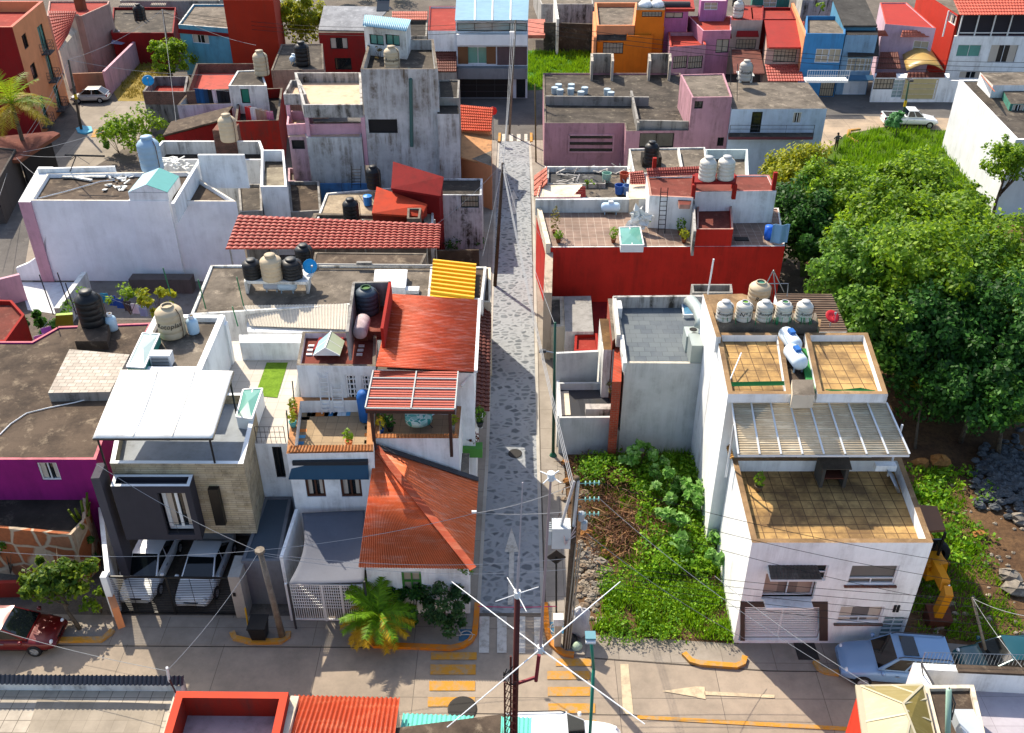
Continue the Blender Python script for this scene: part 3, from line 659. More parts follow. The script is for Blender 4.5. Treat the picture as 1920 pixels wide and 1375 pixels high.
def access(name, label, q, flip):
    m = MB(); P = [(*at(x, y, 0).xy, .135) for x, y in q]; m.quad(*P[::-1]); o = struct(name, m, BLUEP, label=label, cat='road marking')
    c = sum((Vector(p) for p in P), Vector())/4; w = MB(); s = .34*flip
    w.tube([c+Vector((s*(.1+.8*math.cos(a)), s*.8*math.sin(a)-.05, .012)) for a in [k*.4-1.2 for k in range(12)]], .03, 4); w.tube([c+Vector((s*1.2, 0, .012)), c+Vector((s*.1, .02, .012)), c+Vector((-s*.5, 0, .012)), c+Vector((-s*.9, .25, .012))], .03, 4); w.tube([c+Vector((-s*.5, 0, .012)), c+Vector((-s*1.2, -.04, .012))], .03, 4); w.lathe(c+Vector((-s*1.55, 0, .008)), [(0, 0), (.08, .01), (0, .02)], 8)
    w.build('wheelchair_symbol', WHT, o)
access('access_ramp_west', 'blue wheelchair ramp square by the west kerb', [(862, 1184), (886, 1184), (884, 1206), (860, 1206)], 1)
access('access_ramp_east', 'blue wheelchair ramp square by the east kerb', [(1031, 1170), (1056, 1170), (1058, 1192), (1032, 1192)], -1)
def kerb(name, label, pts, mat, h=.16, w=.24):
    P = [at(x, y, 0) for x, y in pts]; m = MB(); L = []
    for i, p in enumerate(P):
        d = (P[min(i+1, len(P)-1)]-P[max(i-1, 0)]).xy.normalized(); n = Vector((-d.y, d.x))*w/2; L.append((p.xy+n, p.xy-n))
    for i in range(len(P)-1): m.prism([L[i][0], L[i][1], L[i+1][1], L[i+1][0]], 0, h)
    return struct(name, m, mat, label=label, cat='kerb')
kerb('orange_kerb_west', 'orange kerb curving round the west corner', [(895, 1134), (893, 1165), (890, 1190), (882, 1204), (868, 1213), (845, 1218), (780, 1215), (702, 1212), (690, 1200), (686, 1188)], ORG)
kerb('orange_kerb_east', 'orange kerb curving round the east corner', [(1022, 1134), (1024, 1165), (1027, 1192), (1034, 1209), (1048, 1222), (1060, 1229), (1076, 1231)], ORG)
kerb('yellow_kerb_garage', 'yellow kerb in front of the concrete pole', [(436, 1188), (441, 1199), (470, 1206), (528, 1205), (540, 1196), (541, 1188)], YEL)
kerb('yellow_kerb_tree', 'yellow kerb by the leafy garden tree', [(100, 1203), (192, 1202), (207, 1190), (212, 1184)], YEL)
kerb('yellow_kerb_island', 'short yellow kerb in front of the vacant lot', [(1282, 1228), (1295, 1242), (1312, 1247), (1380, 1252), (1393, 1246), (1396, 1234)], YEL)
kerb('yellow_kerb_suv', 'yellow kerb beside the silver off-road car', [(1528, 1243), (1535, 1256), (1548, 1262), (1572, 1265)], YEL)
kerb('yellow_kerb_far', 'yellow kerb round the far grass corner', [(1606, 268), (1590, 258), (1592, 246), (1612, 243)], YEL, .14, .3)
kerb('far_yellow_kerb_west', 'yellow kerb end at the far west corner of the lane', [(936, 268), (937, 252)], YEL); kerb('far_yellow_kerb_east', 'yellow kerb end at the far east corner of the lane', [(996, 268), (996, 252)], YEL)
for i, (x, y, r, l) in enumerate([(966, 851, .38, 'iron manhole cover in the middle of the cobbled lane'), (867, 1330, .6, 'dark round manhole cover on the front street by the yellow bars')]):
    p = at(x, y, 0); solo(MB().lathe((p.x, p.y, .0), [(r, 0), (r, .035), (r*.9, .04), (0, .04)], 24), 'manhole_cover', l, 'manhole cover', flat('#1c1a19', .6, .4), (p.x, p.y, 0))
p = at(1512, 1222, 0); solo(MB().box((p.x, p.y, .0), .9, .9, .03), 'drain_cover', 'square iron drain cover before the white louvred gate', 'drain cover', flat('#2c2a28', .8), (p.x, p.y, 0))
# ---------------------------------------------------------------- light
EL, AZ = rad(45), rad(32)   # sun stands beyond the houses, to the left
sd = Vector((-math.sin(AZ)*math.cos(EL), math.cos(AZ)*math.cos(EL), math.sin(EL)))
ld = bpy.data.lights.new('sun', 'SUN'); ld.energy = 4.4; ld.angle = rad(.5); ld.color = (1, .89, .72)
lo = bpy.data.objects.new('sun', ld); COL.objects.link(lo); lo.rotation_euler = (-sd).to_track_quat('-Z', 'Y').to_euler(); lo.location = sd*100
w = bpy.data.worlds.new('World'); scene.world = w; w.use_nodes = True; nt = w.node_tree; bg = nt.nodes['Background']
sk = nt.nodes.new('ShaderNodeTexSky'); sk.sky_type = 'NISHITA'; sk.sun_disc = False; sk.sun_elevation = EL; sk.sun_rotation = -AZ; sk.dust_density = 1.8; sk.air_density = 1.; nt.links.new(sk.outputs[0], bg.inputs[0]); bg.inputs[1].default_value = .14
vs = scene.view_settings; vs.view_transform = 'Standard'; vs.look = 'None'; vs.exposure = .92; vs.gamma = 1
# ================================================================ WEST BLOCK, NEAR
sty('grn', frame=flat('#3f7a2f', .6), pane=PCUR, m=(2, 2), fw=.09)
# corner house with the hipped corrugated roof
ROOFO = sheet('#da6c3e', '#dcaa92', .55, .4); ROOFO2 = sheet('#cb5a34', '#dea08c', .55, .55)
hA = house('corner_house', 'white corner house under a hipped orange corrugated roof', [(704, 850), (880, 850), (878, 1046), (684, 1046)], 3.55, WHITE, CONCL, 'house', pp=0, wins=[(2, 752, 1072, 792, 1112, 'grn')])
corr(hA, 'roof', [(704, 838, 5.6), (704.5, 838.5, 5.6), (887, 1067, 3.5), (673, 1064, 3.5)], ROOFO, 44, 'v', .04)
corr(hA, 'roof', [(704, 838, 5.62), (897, 901, 3.52), (887, 1067, 3.52), (704.5, 838.6, 5.6)], ROOFO, 26, 'v' if 0 else 'u', .04)
m = MB(); m.bar(at(704, 838, 5.66), at(887, 1067, 3.58), .34, .05); m.build('ridge_cap', sheet('#a8482a', '#b8785a', .6, .5), hA)
m = MB(); m.bar(at(704, 836, 5.68), at(897, 899, 3.6), .3, .05); m.build('flashing', DGREY, hA)
gable_fill(hA, 'gable_wall', [(703, 842, 5.5), (890, 902, 3.4), (888, 935, 3.45), (700, 930, 4.6)], WHITE, 3.0)
# carport sail and white gate
t = thing('shade_sail', 'grey fabric shade sail over the carport of the white terrace house', 'shade sail', at(615, 1095, 2.7))
cs = [at(566, 962, 3.0), at(684, 957, 3.0), at(683, 1092, 2.75), at(540, 1096, 2.75)]
MB().grid(lambda u, v: bil(cs, u, v)-Vector((0, 0, .25*math.sin(math.pi*u)*math.sin(math.pi*v)+.1*math.sin(math.pi*v)))+Vector((.35*math.sin(math.pi*v)*(1-u), 0, 0)), 16, 16).build('fabric', plaster('#62656f', .1, '#4a4c52'), t, True, solid=.01)
m = MB()
for p in (cs[2], cs[3]): m.tube([p-Vector((0, 0, p.z)), p+Vector((0, 0, .05))], .05, 6)
m.build('post', DGREY, t)
def barred_gate(name, label, x0, y0, x1, y1, h, mat, nv, nh, posts=(0, .5, 1), split=.0, bw=.032):
    a, b = at(x0, y0, 0), at(x1, y1, 0); t = thing(name, label, 'gate', (a+b)/2); m = MB(); U = Vector((0, 0, 1))
    for q in posts: p = a.lerp(b, q); m.bar(p, p+U*h, .09, .09, Vector((0, 1, 0)))
    for z in (.08, h-.04): m.bar(a+U*z, b+U*z, .07, .07)
    m.build('frame', mat, t); m = MB()
    for i in range(1, nv): p = a.lerp(b, i/nv); m.bar(p+U*.08, p+U*h, bw, bw, Vector((0, 1, 0)))
    for j in range(1, nh): z = split+(h-split)*j/nh; m.bar(a+U*z, b+U*z, bw, bw)
    m.build('bars', mat, t); return t
barred_gate('white_gate', 'white double gate of small square bars below the grey sail', 548, 1163, 686, 1165, 2.3, WMETAL, 34, 9, (0, .47, .72, 1), .65)
# white terrace house
sty('fd', frame=WMETAL, pane=PG, name='door', m=(3, 5), bw=.06, fw=.1)
TANT = paved('#a08a6c', '#958064', '#7a6a54', .5, .5, .012, dirt=.2)
hB = house('terrace_house', 'white house with tile edged roof terrace, blue awning and two brown windows', [(551, 745), (703, 743), (700, 848), (537, 851)], 6.15, WHITE, TANT, pp=.7, t=.32, topm=TERRA,
  wins=[(2, 571, 898, 612, 932, 'br'), (2, 637, 898, 680, 932, 'br')])
tiles(hB, 'coping_tiles', [(543, 836, 6.34), (699, 834, 6.34), (699, 846, 6.17), (538, 849, 6.17)], sheet('#a86a3c', '#c89868', .8, .5), 26, 1, amp=.05)
m = MB(); P0 = at(545, 868, 5.6)
for s in ((545, 868, 5.75, 690, 868, 5.75), ): 
    a, b, c_, d_ = at(549, 868, 5.6), at(690, 867, 5.6), at(692, 898, 4.75), at(541, 898, 4.75); m.hexa([a-Vector((0, 0, .05)), b-Vector((0, 0, .05)), c_-Vector((0, 0, .05)), d_-Vector((0, 0, .05))], [a, b, c_, d_])
m.build('awning', flat('#1d4a66', .5), hB)['label'] = 'dark blue awning over the two windows'
MB().bar(at(549, 867, 5.68), at(690, 866, 5.68), .25, .2).build('awning_box', flat('#25292e', .7), hB)
CB = [flat('#2a6f9a'), flat('#c0702a'), flat('#c9d0d2'), flat('#4f93b8')]
def tilestrip(p, q, n, w, z):
    a, b = at(*p, z), at(*q, z); d = (b-a).normalized(); nn = Vector((-d.y, d.x, 0))*w/2
    for k, mt in enumerate(CB):
        m = MB()
        for i in range(n):
            if R.randrange(4) == k: u = a.lerp(b, i/n); v = a.lerp(b, (i+.96)/n); m.quad(u-nn, v-nn, v+nn, u+nn)
        if m.f: m.build('border_tile', mt, hB)
tilestrip((576, 776), (690, 774), 14, .45, 5.457); tilestrip((573, 782), (561, 834), 9, .4, 5.459); tilestrip((692, 780), (690, 832), 8, .35, 5.459)
vol(hB, [(567, 622), (706, 622), (704, 687), (556, 685)], 8.0, WHITE, REDROOF, pp=.3, base=4.0, wins=[(2, 646, 703, 673, 750, 'fd'), (2, 676, 704, 700, 750, 'fd')], topm=CONCL)
vol(hB, [(706, 752), (866, 752), (860, 822), (702, 821)], 5.85, WHITE, TANT, pp=.55, t=.22, topm=TERRA)
tiles(hB, 'coping_tiles', [(702, 814, 5.98), (858, 814, 5.98), (858, 822, 5.86), (702, 822, 5.86)], sheet('#a86a3c', '#c89868', .8, .5), 24, 1, amp=.05)
vol(hB, [(733, 556), (893, 566), (888, 700), (706, 692)], 7.8, WHITE, CONCL, pp=0, wins=[(2, 715, 740, 745, 768, 'fd')])
o = corr(hB, 'roof_sheet', [(736, 552, 8.5), (897, 563, 8.0), (889, 698, 8.0), (704, 688, 8.5)], ROOFO2, 52, 'u', .03); o['label'] = 'bright orange red corrugated roof sheets'
MB().bar(at(899, 562, 7.95), at(892, 697, 7.95), .16, .14).build('gutter', WMETAL, hB)
m = MB(); m.tube([at(884, 702, 7.7), at(866, 722, 7.2), at(864, 742, 5.9)], .06, 6); m.build('drain_pipe', WMETAL, hB)
tiles(hB, 'street_eave', [(897, 566, 5.0), (921, 570, 4.4), (917, 772, 4.4), (890, 768, 5.0)][0:1]+[(921, 570, 4.4), (917, 772, 4.4), (890, 768, 5.0)], TILED, 3, 30)
vol(hB, [(868, 755), (905, 755), (904, 782), (867, 782)], 4.6, WHITE, CONCL, pp=0, base=3.9)
# tank chamber on its roof
cw = [((662, 530), (732, 528), GREY), ((731, 528), (716, 616), REDW), ((663, 531), (651, 622), GREY)]
for i, (p, q, mt) in enumerate(cw): fence_wall('', '', p, q, 9.6, mt, 8.0 if i != 1 else 7.7, .14, root=hB).name = 'tank_screen_wall'
vol(hB, [(664, 545), (729, 545), (716, 622), (655, 622)], 8.2, REDROOF, REDROOF, pp=0, base=7.7)
tank(690, 585, 8.22, 43, 'slate', 'slate grey open tank between the screen walls beside the orange roof', lid='#3f6a2a', rz=.5)
t = thing('water_heater', 'pinkish white horizontal boiler beside the slate grey tank', 'water heater', at(678, 612, 8.2)); p = at(678, 612, 8.75)
MB().lathe(p, [(.05, -.75), (.3, -.7), (.36, -.6), (.36, .6), (.3, .7), (.05, .75)], 20, 'y').build('cylinder', plaster('#b9a6a8', .4), t, True); MB().box((p.x, p.y-.4, 8.2), .6, .08, .35).box((p.x, p.y+.4, 8.2), .6, .08, .35).build('leg', RUST, t)
# gable skylight on red roof
t = thing('roof_skylight', 'gabled pale green skylight on the red terrace house roof', 'skylight', at(618, 660, 7.7))
a = [at(588, 668, 7.72), at(637, 668, 7.72), at(646, 645, 7.72), at(600, 645, 7.72)]
MB().prism([p.xy for p in a], 7.72, 8.1).build('curb', REDD, t)
r0, r1 = at(611, 667, 8.75).copy(), at(620, 628, 8.75); e = [at(587, 667, 8.12), at(637, 667, 8.12), at(646, 640, 8.12), at(598, 640, 8.12)]
r0 = (e[0]+e[1])/2+Vector((0, -.1, .5)); r1 = (e[2]+e[3])/2+Vector((0, .1, .5))
MB().quad(e[0], r0, r1, e[3]).build('pane', flat('#93b0bb', .2), t, solid=.03); MB().quad(e[1], e[2], r1, r0).build('pane', flat('#b3bda3', .3), t, solid=.03); MB().add([e[0], e[1], r0], [(0, 1, 2)]).build('gable_end', WMETAL, t); MB().bar(r0, r1, .06).bar(e[0], r0, .05).bar(e[1], r0, .05).bar((e[0]+e[3])/2, (r0+r1)/2, .04).bar((e[1]+e[2])/2, (r0+r1)/2, .04).build('frame', WMETAL, t)
for k, (x, lab) in enumerate([(584, 'left'), (678, 'right')]):
    for j in range(3): q = at(x-j*2, 650+j*8, 7.71); solo(MB().box(q, .28, .14, .07), 'roof_block', 'small white block of the row '+('by the roof edge beside the gabled skylight' if k == 0 else 'between the gabled skylight and orange roof'), 'block', WHITE, q, 'small white roof blocks '+lab)
# pergola
t = thing('pergola', 'red slatted pergola on grey steel frame over the tiled terrace', 'pergola', at(775, 780, 5.3))
c = [at(700, 697, 8.15), at(859, 699, 8.15), at(853, 769, 7.95), at(685, 767, 7.95)]
m = MB()
for v in [i/15 for i in range(16)]: m.bar(bil(c, 0.01, v), bil(c, .99, v), .105, .05)
m.build('slat', flat('#a8503e', .7), t); m = MB()
for u in (0, .51, 1): m.bar(bil(c, u, 0)+Vector((0, 0, .06)), bil(c, u, 1)+Vector((0, 0, .06)), .06, .07)
for v in (.2, .47, .74, 1): m.bar(bil(c, 0, v)+Vector((0, 0, .05)), bil(c, 1, v)+Vector((0, 0, .05)), .06, .05)
m.build('frame', flat('#9aa0a0', .5), t); m = MB()
for v in (0.0, 1.0): m.bar(bil(c, 0, v)-Vector((0, 0, .1)), bil(c, 1, v)-Vector((0, 0, .1)), .1, .2)
for u in (.06, .94): p = bil(c, u, .98); m.bar(p, Vector((p.x, p.y, 5.3)), .14, .14, Vector((0, 1, 0)))
m.build('post', flat('#3a2620', .7), t)
# terrace things
t = thing('garden_table', 'round table with turquoise cloth under the red slatted pergola', 'table', at(786, 800, 5.3)); p = at(786, 800, 5.3)
MB().lathe(p+Vector((0, 0, .72)), [(.0, .04), (.62, .04), (.64, 0), (.66, -.3), (.6, -.3), (.58, -.02)], 24, cap=False).build('cloth', stones('#2f8f86', '#5fb4a8', '#cfe0d8', 4, .05), t, True); MB().tube([p, p+Vector((0, 0, .72))], .04, 6).build('leg', DGREY, t)
t = thing('folding_chair', 'pale folding lounger beside the turquoise table', 'chair', at(806, 800, 5.3)); p = at(806, 800, 5.3); MB().add([p+Vector(q) for q in ((-.3, -.25, .5), (.3, .05, .75), (.2, .4, .8), (-.4, .1, .5))], [(0, 1, 2, 3)]).build('seat', flat('#bcd0dc', .7), t, solid=.05); MB().bar(p+Vector((-.3, 0, .5)), p+Vector((.15, -.1, 0)), .03).bar(p+Vector((.2, .2, .72)), p+Vector((-.1, .3, 0)), .03).build('leg', DGREY, t)
solo(MB().lathe(at(686, 790, 5.45), [(.05, 0), (.3, .1), (.34, 1.4), (.25, 1.7), (0, 1.75)], 10), 'covered_kayak', 'blue upright canvas bundle by the pergola post', 'bundle', flat('#1d5aa0', .6), at(686, 790, 5.45), smooth=True)
ladder(612, 776, 5.47, 605, 700, 7.6, .42, 9, WMETAL, 'tall aluminium ladder leaning on the white terrace wall'); ladder(636, 774, 5.47, 630, 722, 7.0, .5, 6, WMETAL, 'short wide aluminium ladder beside the french doors')
for x, y, z, l, pc, mt in [(550, 800, 6.15, 'spiky plant at the left wall of the tiled terrace', '#4f9aa0', LEAFC), (552, 778, 6.15, 'taller spiky plant at the left wall of the tiled terrace', '#a0522d', LEAFC), (655, 836, 5.45, 'feathery plant in the front corner of the sunny terrace', '#b5653a', LEAFA), (717, 798, 5.3, 'turquoise potted plant under the pergola corner', '#1f9a8c', LEAFB), (714, 812, 5.3, 'yellow flowers in a blue pot under the pergola', '#2456a0', leaf('#b89a10', '#d8c020', '#e8d84a')), (732, 808, 5.3, 'small dark pot by the pergola rail', '#2a2a2a', LEAFD), (852, 806, 5.3, 'pale potted plant at the right end of the pergola rail', '#c9c9c0', LEAFC)]: pot_plant(x, y, z, l, .7, pc, mt)
t = thing('hanging_planter', 'green planter box with red plant hanging over the lane', 'planter', at(886, 855, 2.9)); p = at(886, 852, 2.9); MB().box(p, 1.0, .55, .55).build('box', flat('#4f8a3a', .6), t); k = MB(); leaves(k, p+Vector((0, .2, .9)), .4, .3, .5, 120, .15); k.build('foliage', leaf('#5a1414', '#7a2a20', '#4a5a1a'), t)
for x, y, z, l in [(876, 800, 4.4, 'dark shrub in a pot on the ledge above the lane'), (900, 800, 4.2, 'bright leafy pot hanging by the tiled eave')]: pot_plant(x, y, z, l, 1.0, '#3a3a3a', LEAFB, 110, .3)
for a_, b_, l in ((at(541, 822, 6.1), at(537, 770, 7.9), 'thin dark fence post nearest the front corner of the tiled terrace'), (at(553, 770, 6.1), at(548, 715, 7.9), 'thin dark fence post farther back beside the tiled terrace')): solo(MB().tube([a_, b_], .03, 5), 'fence_post', l, 'post', DGREY, a_)
# ---------------- middle concrete roofed house with the tank group
hI = house('concrete_roof_house', 'long grey concrete roofed house carrying tanks and a white skylight', [(395, 497), (812, 497), (806, 562), (357, 590)], 6.0, WHITE2, CONCL, pp=.12, wins=[(2, 493, 613, 505, 623, 'br'), (2, 510, 613, 545, 623, 'br')] if 0 else [])
corr(hI, 'awning', [(455, 573, 6.05), (653, 570, 6.05), (650, 618, 5.45), (469, 611, 5.45)], sheet('#c9c0b0', '#a89a86', .6, .25), 34, 'v', .018, square=True)
vol(hI, [(462, 600), (652, 600), (650, 626), (464, 622)], 5.3, WHITE, WHITE, pp=0, base=3., wins=[(2, 491, 613+14, 505, 627+12, 'br')] if 0 else [])
fw = MB(); hh = [(492, 507), (512, 525), (530, 545), (594, 606), (613, 625), (630, 641)]
for x0, x1 in hh: 
    a, b = at(x0, 626, 4.9), at(x1, 626, 4.9); fw.box(((a.x+b.x)/2, a.y-.12, 4.65), b.x-a.x, .06, .5)
fw.build('window', flat('#8a5f2a', .5), hI)
vol(hI, [(590, 473), (800, 475), (790, 497), (585, 496)], 5.6, CONCL, CONCB, pp=.05)
m = MB(); m.tube([at(593, 496, 6.15), at(812, 498, 6.15)], .07, 8); m.build('pipe', flat('#a9a6a0', .6), hI)
for i, x in enumerate((676, 681, 686)): pass
solo(MB().box(at(683, 496, 6.2), .9, .2, .16), 'roof_junction_box', 'small grey box on the long roof pipe', 'junction box', GREY, at(683, 496, 6.2))
def flatsky(name, label, pts, z, mat, curb=WHITE, up=.35):
    P = [at(x, y, z) for x, y in pts]; t = thing(name, label, 'skylight', P[0]); MB().prism([p.xy for p in P][::-1], z-up, z-.04).build('curb', curb, t)
    c = sum(P, Vector())/len(P); m = MB(); m.add([*P, c+Vector((0, 0, .1))], [(i, (i+1) % len(P), len(P)) for i in range(len(P))]); m.build('pane', mat, t, False)
    m = MB(); [m.bar(P[i], P[(i+1) % len(P)], .07) for i in range(len(P))]; m.bar((P[0]+P[1])/2, (P[2]+P[3])/2, .05); m.build('frame', WMETAL, t); return t
flatsky('roof_skylight', 'large flat white skylight on the grey concrete roof', [(704, 507), (763, 507), (759, 540), (701, 537)], 6.4, flat('#d0d6da', .35), up=.5)
solo(MB().box(at(770, 548, 5.9), 1.0, .5, .25), 'roof_hatch', 'small white box in front of the large flat skylight', 'hatch', WHITE, at(770, 548, 5.9))
t = thing('corrugated_canopy', 'yellow corrugated sheet canopy at the lane edge of the concrete roof', 'canopy', at(850, 525, 6.1)); corr(t, 'sheet', [(812, 487, 6.5), (893, 496, 6.3), (889, 564, 6.3), (806, 553, 6.5)], flat('#d8a408', .5, var=.06), 9, 'u', .07, square=True, per=12)
vol(hI, [(811, 500), (912, 500), (905, 562), (807, 556)], 5.9, WHITE2, CONCB, pp=.1); vol(hI, [(893, 500), (920, 502), (921, 567), (890, 565)], 5.2, CREAM, CONCB, pp=.1)
# tank group on a white shelf
t = thing('tank_shelf', 'white raised shelf carrying three tanks on the concrete roof', 'shelf', at(520, 535, 5.9)); P = [at(456, 505, 6.9), at(590, 505, 6.9), at(576, 529, 6.9), at(460, 527, 6.9)]
MB().prism([p.xy for p in P][::-1], 6.72, 6.9).build('top', WHITE2, t)
for x0 in (458, 572): p = at(x0+2, 528, 6.7); q = at(x0+6, 508, 6.7); MB().bar(p-Vector((0, 0, .4)), q-Vector((0, 0, .4)), .16, .8).build('support', WHITE2, t)
tank(475, 519, 6.9, 36, 'black', 'squat black tank at the left of the white shelf', hs=.8, rz=1.); tank(512, 522, 6.9, 41, 'beige', 'cream tank standing between two black tanks on the white shelf', hs=.95, rz=2.); tank(549, 519, 6.9, 40, 'black', 'squat black tank beside the blue dish on the white shelf', hs=.75, rz=.3); tank(572, 492, 5.9, 34, 'black', 'black tank behind the white shelf, next to the tiled roof', hs=.85)
gas_tank(511, 546, 5.9, 1.0, 'pale gas tank in front of the white shelf, plain hood', 0, col='#b4bcc8', hood='#1f6fa5'); gas_tank(540, 548, 5.9, 1.15, 'light blue gas tank in front of the white shelf, right hand one', 0)
dish(583, 518, 6.6, .85, 'bright blue satellite dish beside the tank shelf', '#1590d0', -1.0, .4)
# red tile roof over the yard
t = thing('tile_roof', 'long red tiled lean to roof spanning the yard behind the tanks', 'roof', at(620, 440, 5.0)); 
tiles(t, 'tile_field', [(447, 404, 6.3), (827, 421, 6.0), (824, 466, 5.5), (423, 468, 5.5)], TILER, 34, 10, amp=.07, step=.08)
m = MB()
for x in (430, 520, 610, 700, 800): p = at(x, 462, 5.4); m.tube([p, Vector((p.x, p.y, .0))], .05, 6)
for x in (455, 560, 680, 815): p = at(x, 412, 6.0); m.tube([p, Vector((p.x, p.y, .0))], .05, 6)
m.build('post', STEEL, t)
# ---------------- white flat house with cream tank and white frame
WTILE = paved('#bdb5aa', '#b3aba0', '#9a9288', .6, .6, .012, dirt=.12)
hE = house('white_patio_house', 'white house with pale patio, artificial turf strip and open white frame', [(455, 640), (568, 640), (538, 832), (470, 832)], 5.85, WHITE, WTILE, pp=0., wins=[(2, 509, 838, 537, 896, 'd')])
vol(hE, [(400, 640), (458, 640), (478, 770), (360, 770)], 5.84, WHITE, WTILE, pp=0)
vol(hE, [(291, 589), (422, 591), (378, 694), (238, 694)], 8.5, WHITE, CONCL, pp=.25, base=4.5, t=.3)
m = MB(); b = at(432, 680, 5.85); tp = at(419, 594, 8.5); m.bar(b, Vector((b.x, b.y, 8.2)), .4, .4, Vector((0, 1, 0))); m.bar((b.x, b.y+.2, 8.32), tp-Vector((.2, 0, .18)), .42, .34); m.build('portal_frame', WCLEAN, hE)
vol(hE, [(448, 628), (577, 628), (575, 643), (449, 643)], 6.9, WHITE, WHITE, pp=0, base=5.0)
sheet_ = MB().quad(*[(*at(x, y, 5.87).xy, 5.875) for x, y in [(500, 680), (540, 680), (520, 746), (478, 742)]][::-1]).build('turf_strip', ground_mat('#5c7a1a', '#6b8a24', '#4c6814', 2), hE)
fence_wall('', '', (487, 740), (463, 832), 6.3, WHITE, 5.85, .2, root=hE).name = 'parapet'
railing(hE, 'railing', [(482, 830, 5.85), (536, 830, 5.85)], .9, DGREY, 6, .015, 3)
tank(325, 627, 8.3, 51, 'beige', 'large cream tank with open rim on the white flat roof', True, lid='#a8987c', rz=.15); gas_bottle(364, 624, 8.3, 'pale blue upright gas bottle beside the large cream tank', 1.0)
flatsky('roof_skylight', 'long tilted green glass skylight beside the large cream tank', [(268, 625), (299, 627), (270, 690), (238, 688)], 8.75, PW, flat('#3a8a7c', .4), .45)
flatsky('roof_skylight', 'teal glass skylight in a tall white curb on the patio', [(456, 731), (492, 729), (472, 786), (443, 782)], 6.9, PGG, WCLEAN, 1.0)
t = thing('air_conditioner', 'grey air conditioning box below the large cream tank', 'air conditioner', at(306, 680, 8.3)); p = at(306, 682, 8.3); MB().box(p, .95, .5, .6).build('case', WMETAL, t); m = MB(); [m.box((p.x, p.y-.26, 8.36+i*.08), .8, .03, .03) for i in range(6)]; m.build('grille', DGREY, t)
# ---------------- modern dark house
STONE = brickwall('#b8aa90', '#a89878', '#8d8068', .7, .12)
hC = house('modern_house', 'modern house of charcoal render and pale stone bands with white canopy', [(232, 737), (488, 737), (456, 870), (206, 869)], 6.75, STONE, plaster('#8a9096', .2), pp=.5, base=2.7, t=.2, topm=WCLEAN)
sty('rec', frame=WCLEAN, pane=PG, cur=CURT, dep=.5, m=(2, 1), name='window', fw=.16)
vol(hC, [(214, 890), (362, 890), (355, 912), (207, 912)], 6.2, plaster('#38363c', .15, '#222'+'222'), flat('#3a3a40'), pp=.3, base=3.1, wins=[(2, 294, 925, 366, 1003, 'rec')], topm=WCLEAN)
railing(hC, 'balcony_rail', [(303, 1004, 3.3), (368, 1004, 3.3)], .75, DGREY, 2, .012, 3)
p, q = at(398, 918, 5.3), None; a_, b_ = wallpt(at(206, 869, 6.75).xy, at(456, 870, 6.75).xy, 392, 925), 0
w0 = atY(402, 935, at(330, 870, 6.75).y); MB().box((w0.x+.1, w0.y-.08, 3.4), .45, .3, 2.1).build('slot_window', flat('#121214', .3), hC)
fence_wall('', '', (190, 868), (178, 897), 6.75, plaster('#45434a', .15), .0, .35, root=hC).name = 'wing_wall'
fence_wall('', '', (201, 1073), (186, 930), 2.4, WHITE, 0, .2, root=hC, zref=2.4).name = 'side_wall'
vol(hC, [(250, 860), (500, 860), (494, 930), (240, 930)], 2.7, WHITE, WHITE, pp=0, base=2.5)   # carport soffit
fence_wall('', '', (238, 930), (480, 930), 2.5, plaster('#6d6f74', .3), 0, .2, root=hC, zref=2.5).name = 'garage_back_wall'
vol(hC, [(497, 932), (547, 932), (524, 1052), (452, 1052)], 2.7, plaster('#6d6f74', .2), flat('#3f4a54', .7), pp=.05)
fence_wall('', '', (556, 955), (527, 1045), 3.1, WHITE, 0, .15, root=hC).name = 'party_wall'
t = thing('membrane_canopy', 'white membrane canopy on thin posts above the modern house terrace', 'canopy', at(300, 870, 6.3)); c = [at(227, 694, 8.75), at(437, 696, 8.75), at(398, 822, 8.15), at(174, 822, 8.15)]
MB().grid(lambda u, v: bil(c, u, v)+Vector((0, 0, .035*math.sin(u*9.4+v)*math.sin(math.pi*v)-.05*math.sin(math.pi*u)*math.sin(math.pi*v))), 30, 12).build('membrane', plaster('#e4e2dc', .22, '#a89f92', .5), t, True, solid=.02); [MB().bar(bil(c, u, .01)+Vector((0, 0, .06)), bil(c, u, .99)+Vector((0, 0, .06)), .04, .02).build('seam', flat('#bdb8ae', .7), t) for u in (.33, .66)]
m = MB()
for a, b in ((0, 1), (1, 2), (2, 3), (3, 0)): m.bar(c[a]-Vector((0, 0, .06)), c[b]-Vector((0, 0, .06)), .07)
for u, v in ((0.03, .98), (.97, .98), (.97, .05)): p = bil(c, u, v); m.tube([p, Vector((p.x, p.y, 6.3))], .045, 6)
m.build('frame', BLACKM, t)
GP = plaster('#8f8c86', .2)
barred_gate('black_gate', 'black barred sliding gate in front of two parked white cars', 224, 1150, 446, 1153, 2.35, BLACKM, 6, 22, (0, .48, 1), bw=.018)
t = thing('gate_pillar', 'white slim pillar left of the black barred gate', 'pillar', at(221, 1151)); p = at(220, 1152); MB().box(p, .28, .35, 2.5).build('shaft', WCLEAN, t)
t = thing('gate_pillar', 'broad grey pillar with bell right of the black barred gate', 'pillar', at(452, 1156)); p = at(452, 1154); MB().box((p.x+.1, p.y+.5, 0), .5, 1.3, 2.55).build('shaft', plaster('#a09a92', .2), t); MB().box((p.x-.02, p.y-.17, 1.4), .12, .04, .2).build('bell', BLACKM, t)
car('white compact sedan parked left behind the black barred gate', 'sedan', '#e2e6e8', at(288, 1074), rad(-92), 4.35, 1.72, 1.48); car('white sedan with sporty grille parked right behind the black barred gate', 'sedan', '#e4e8ea', at(390, 1078), rad(-92), 4.5, 1.78, 1.42)
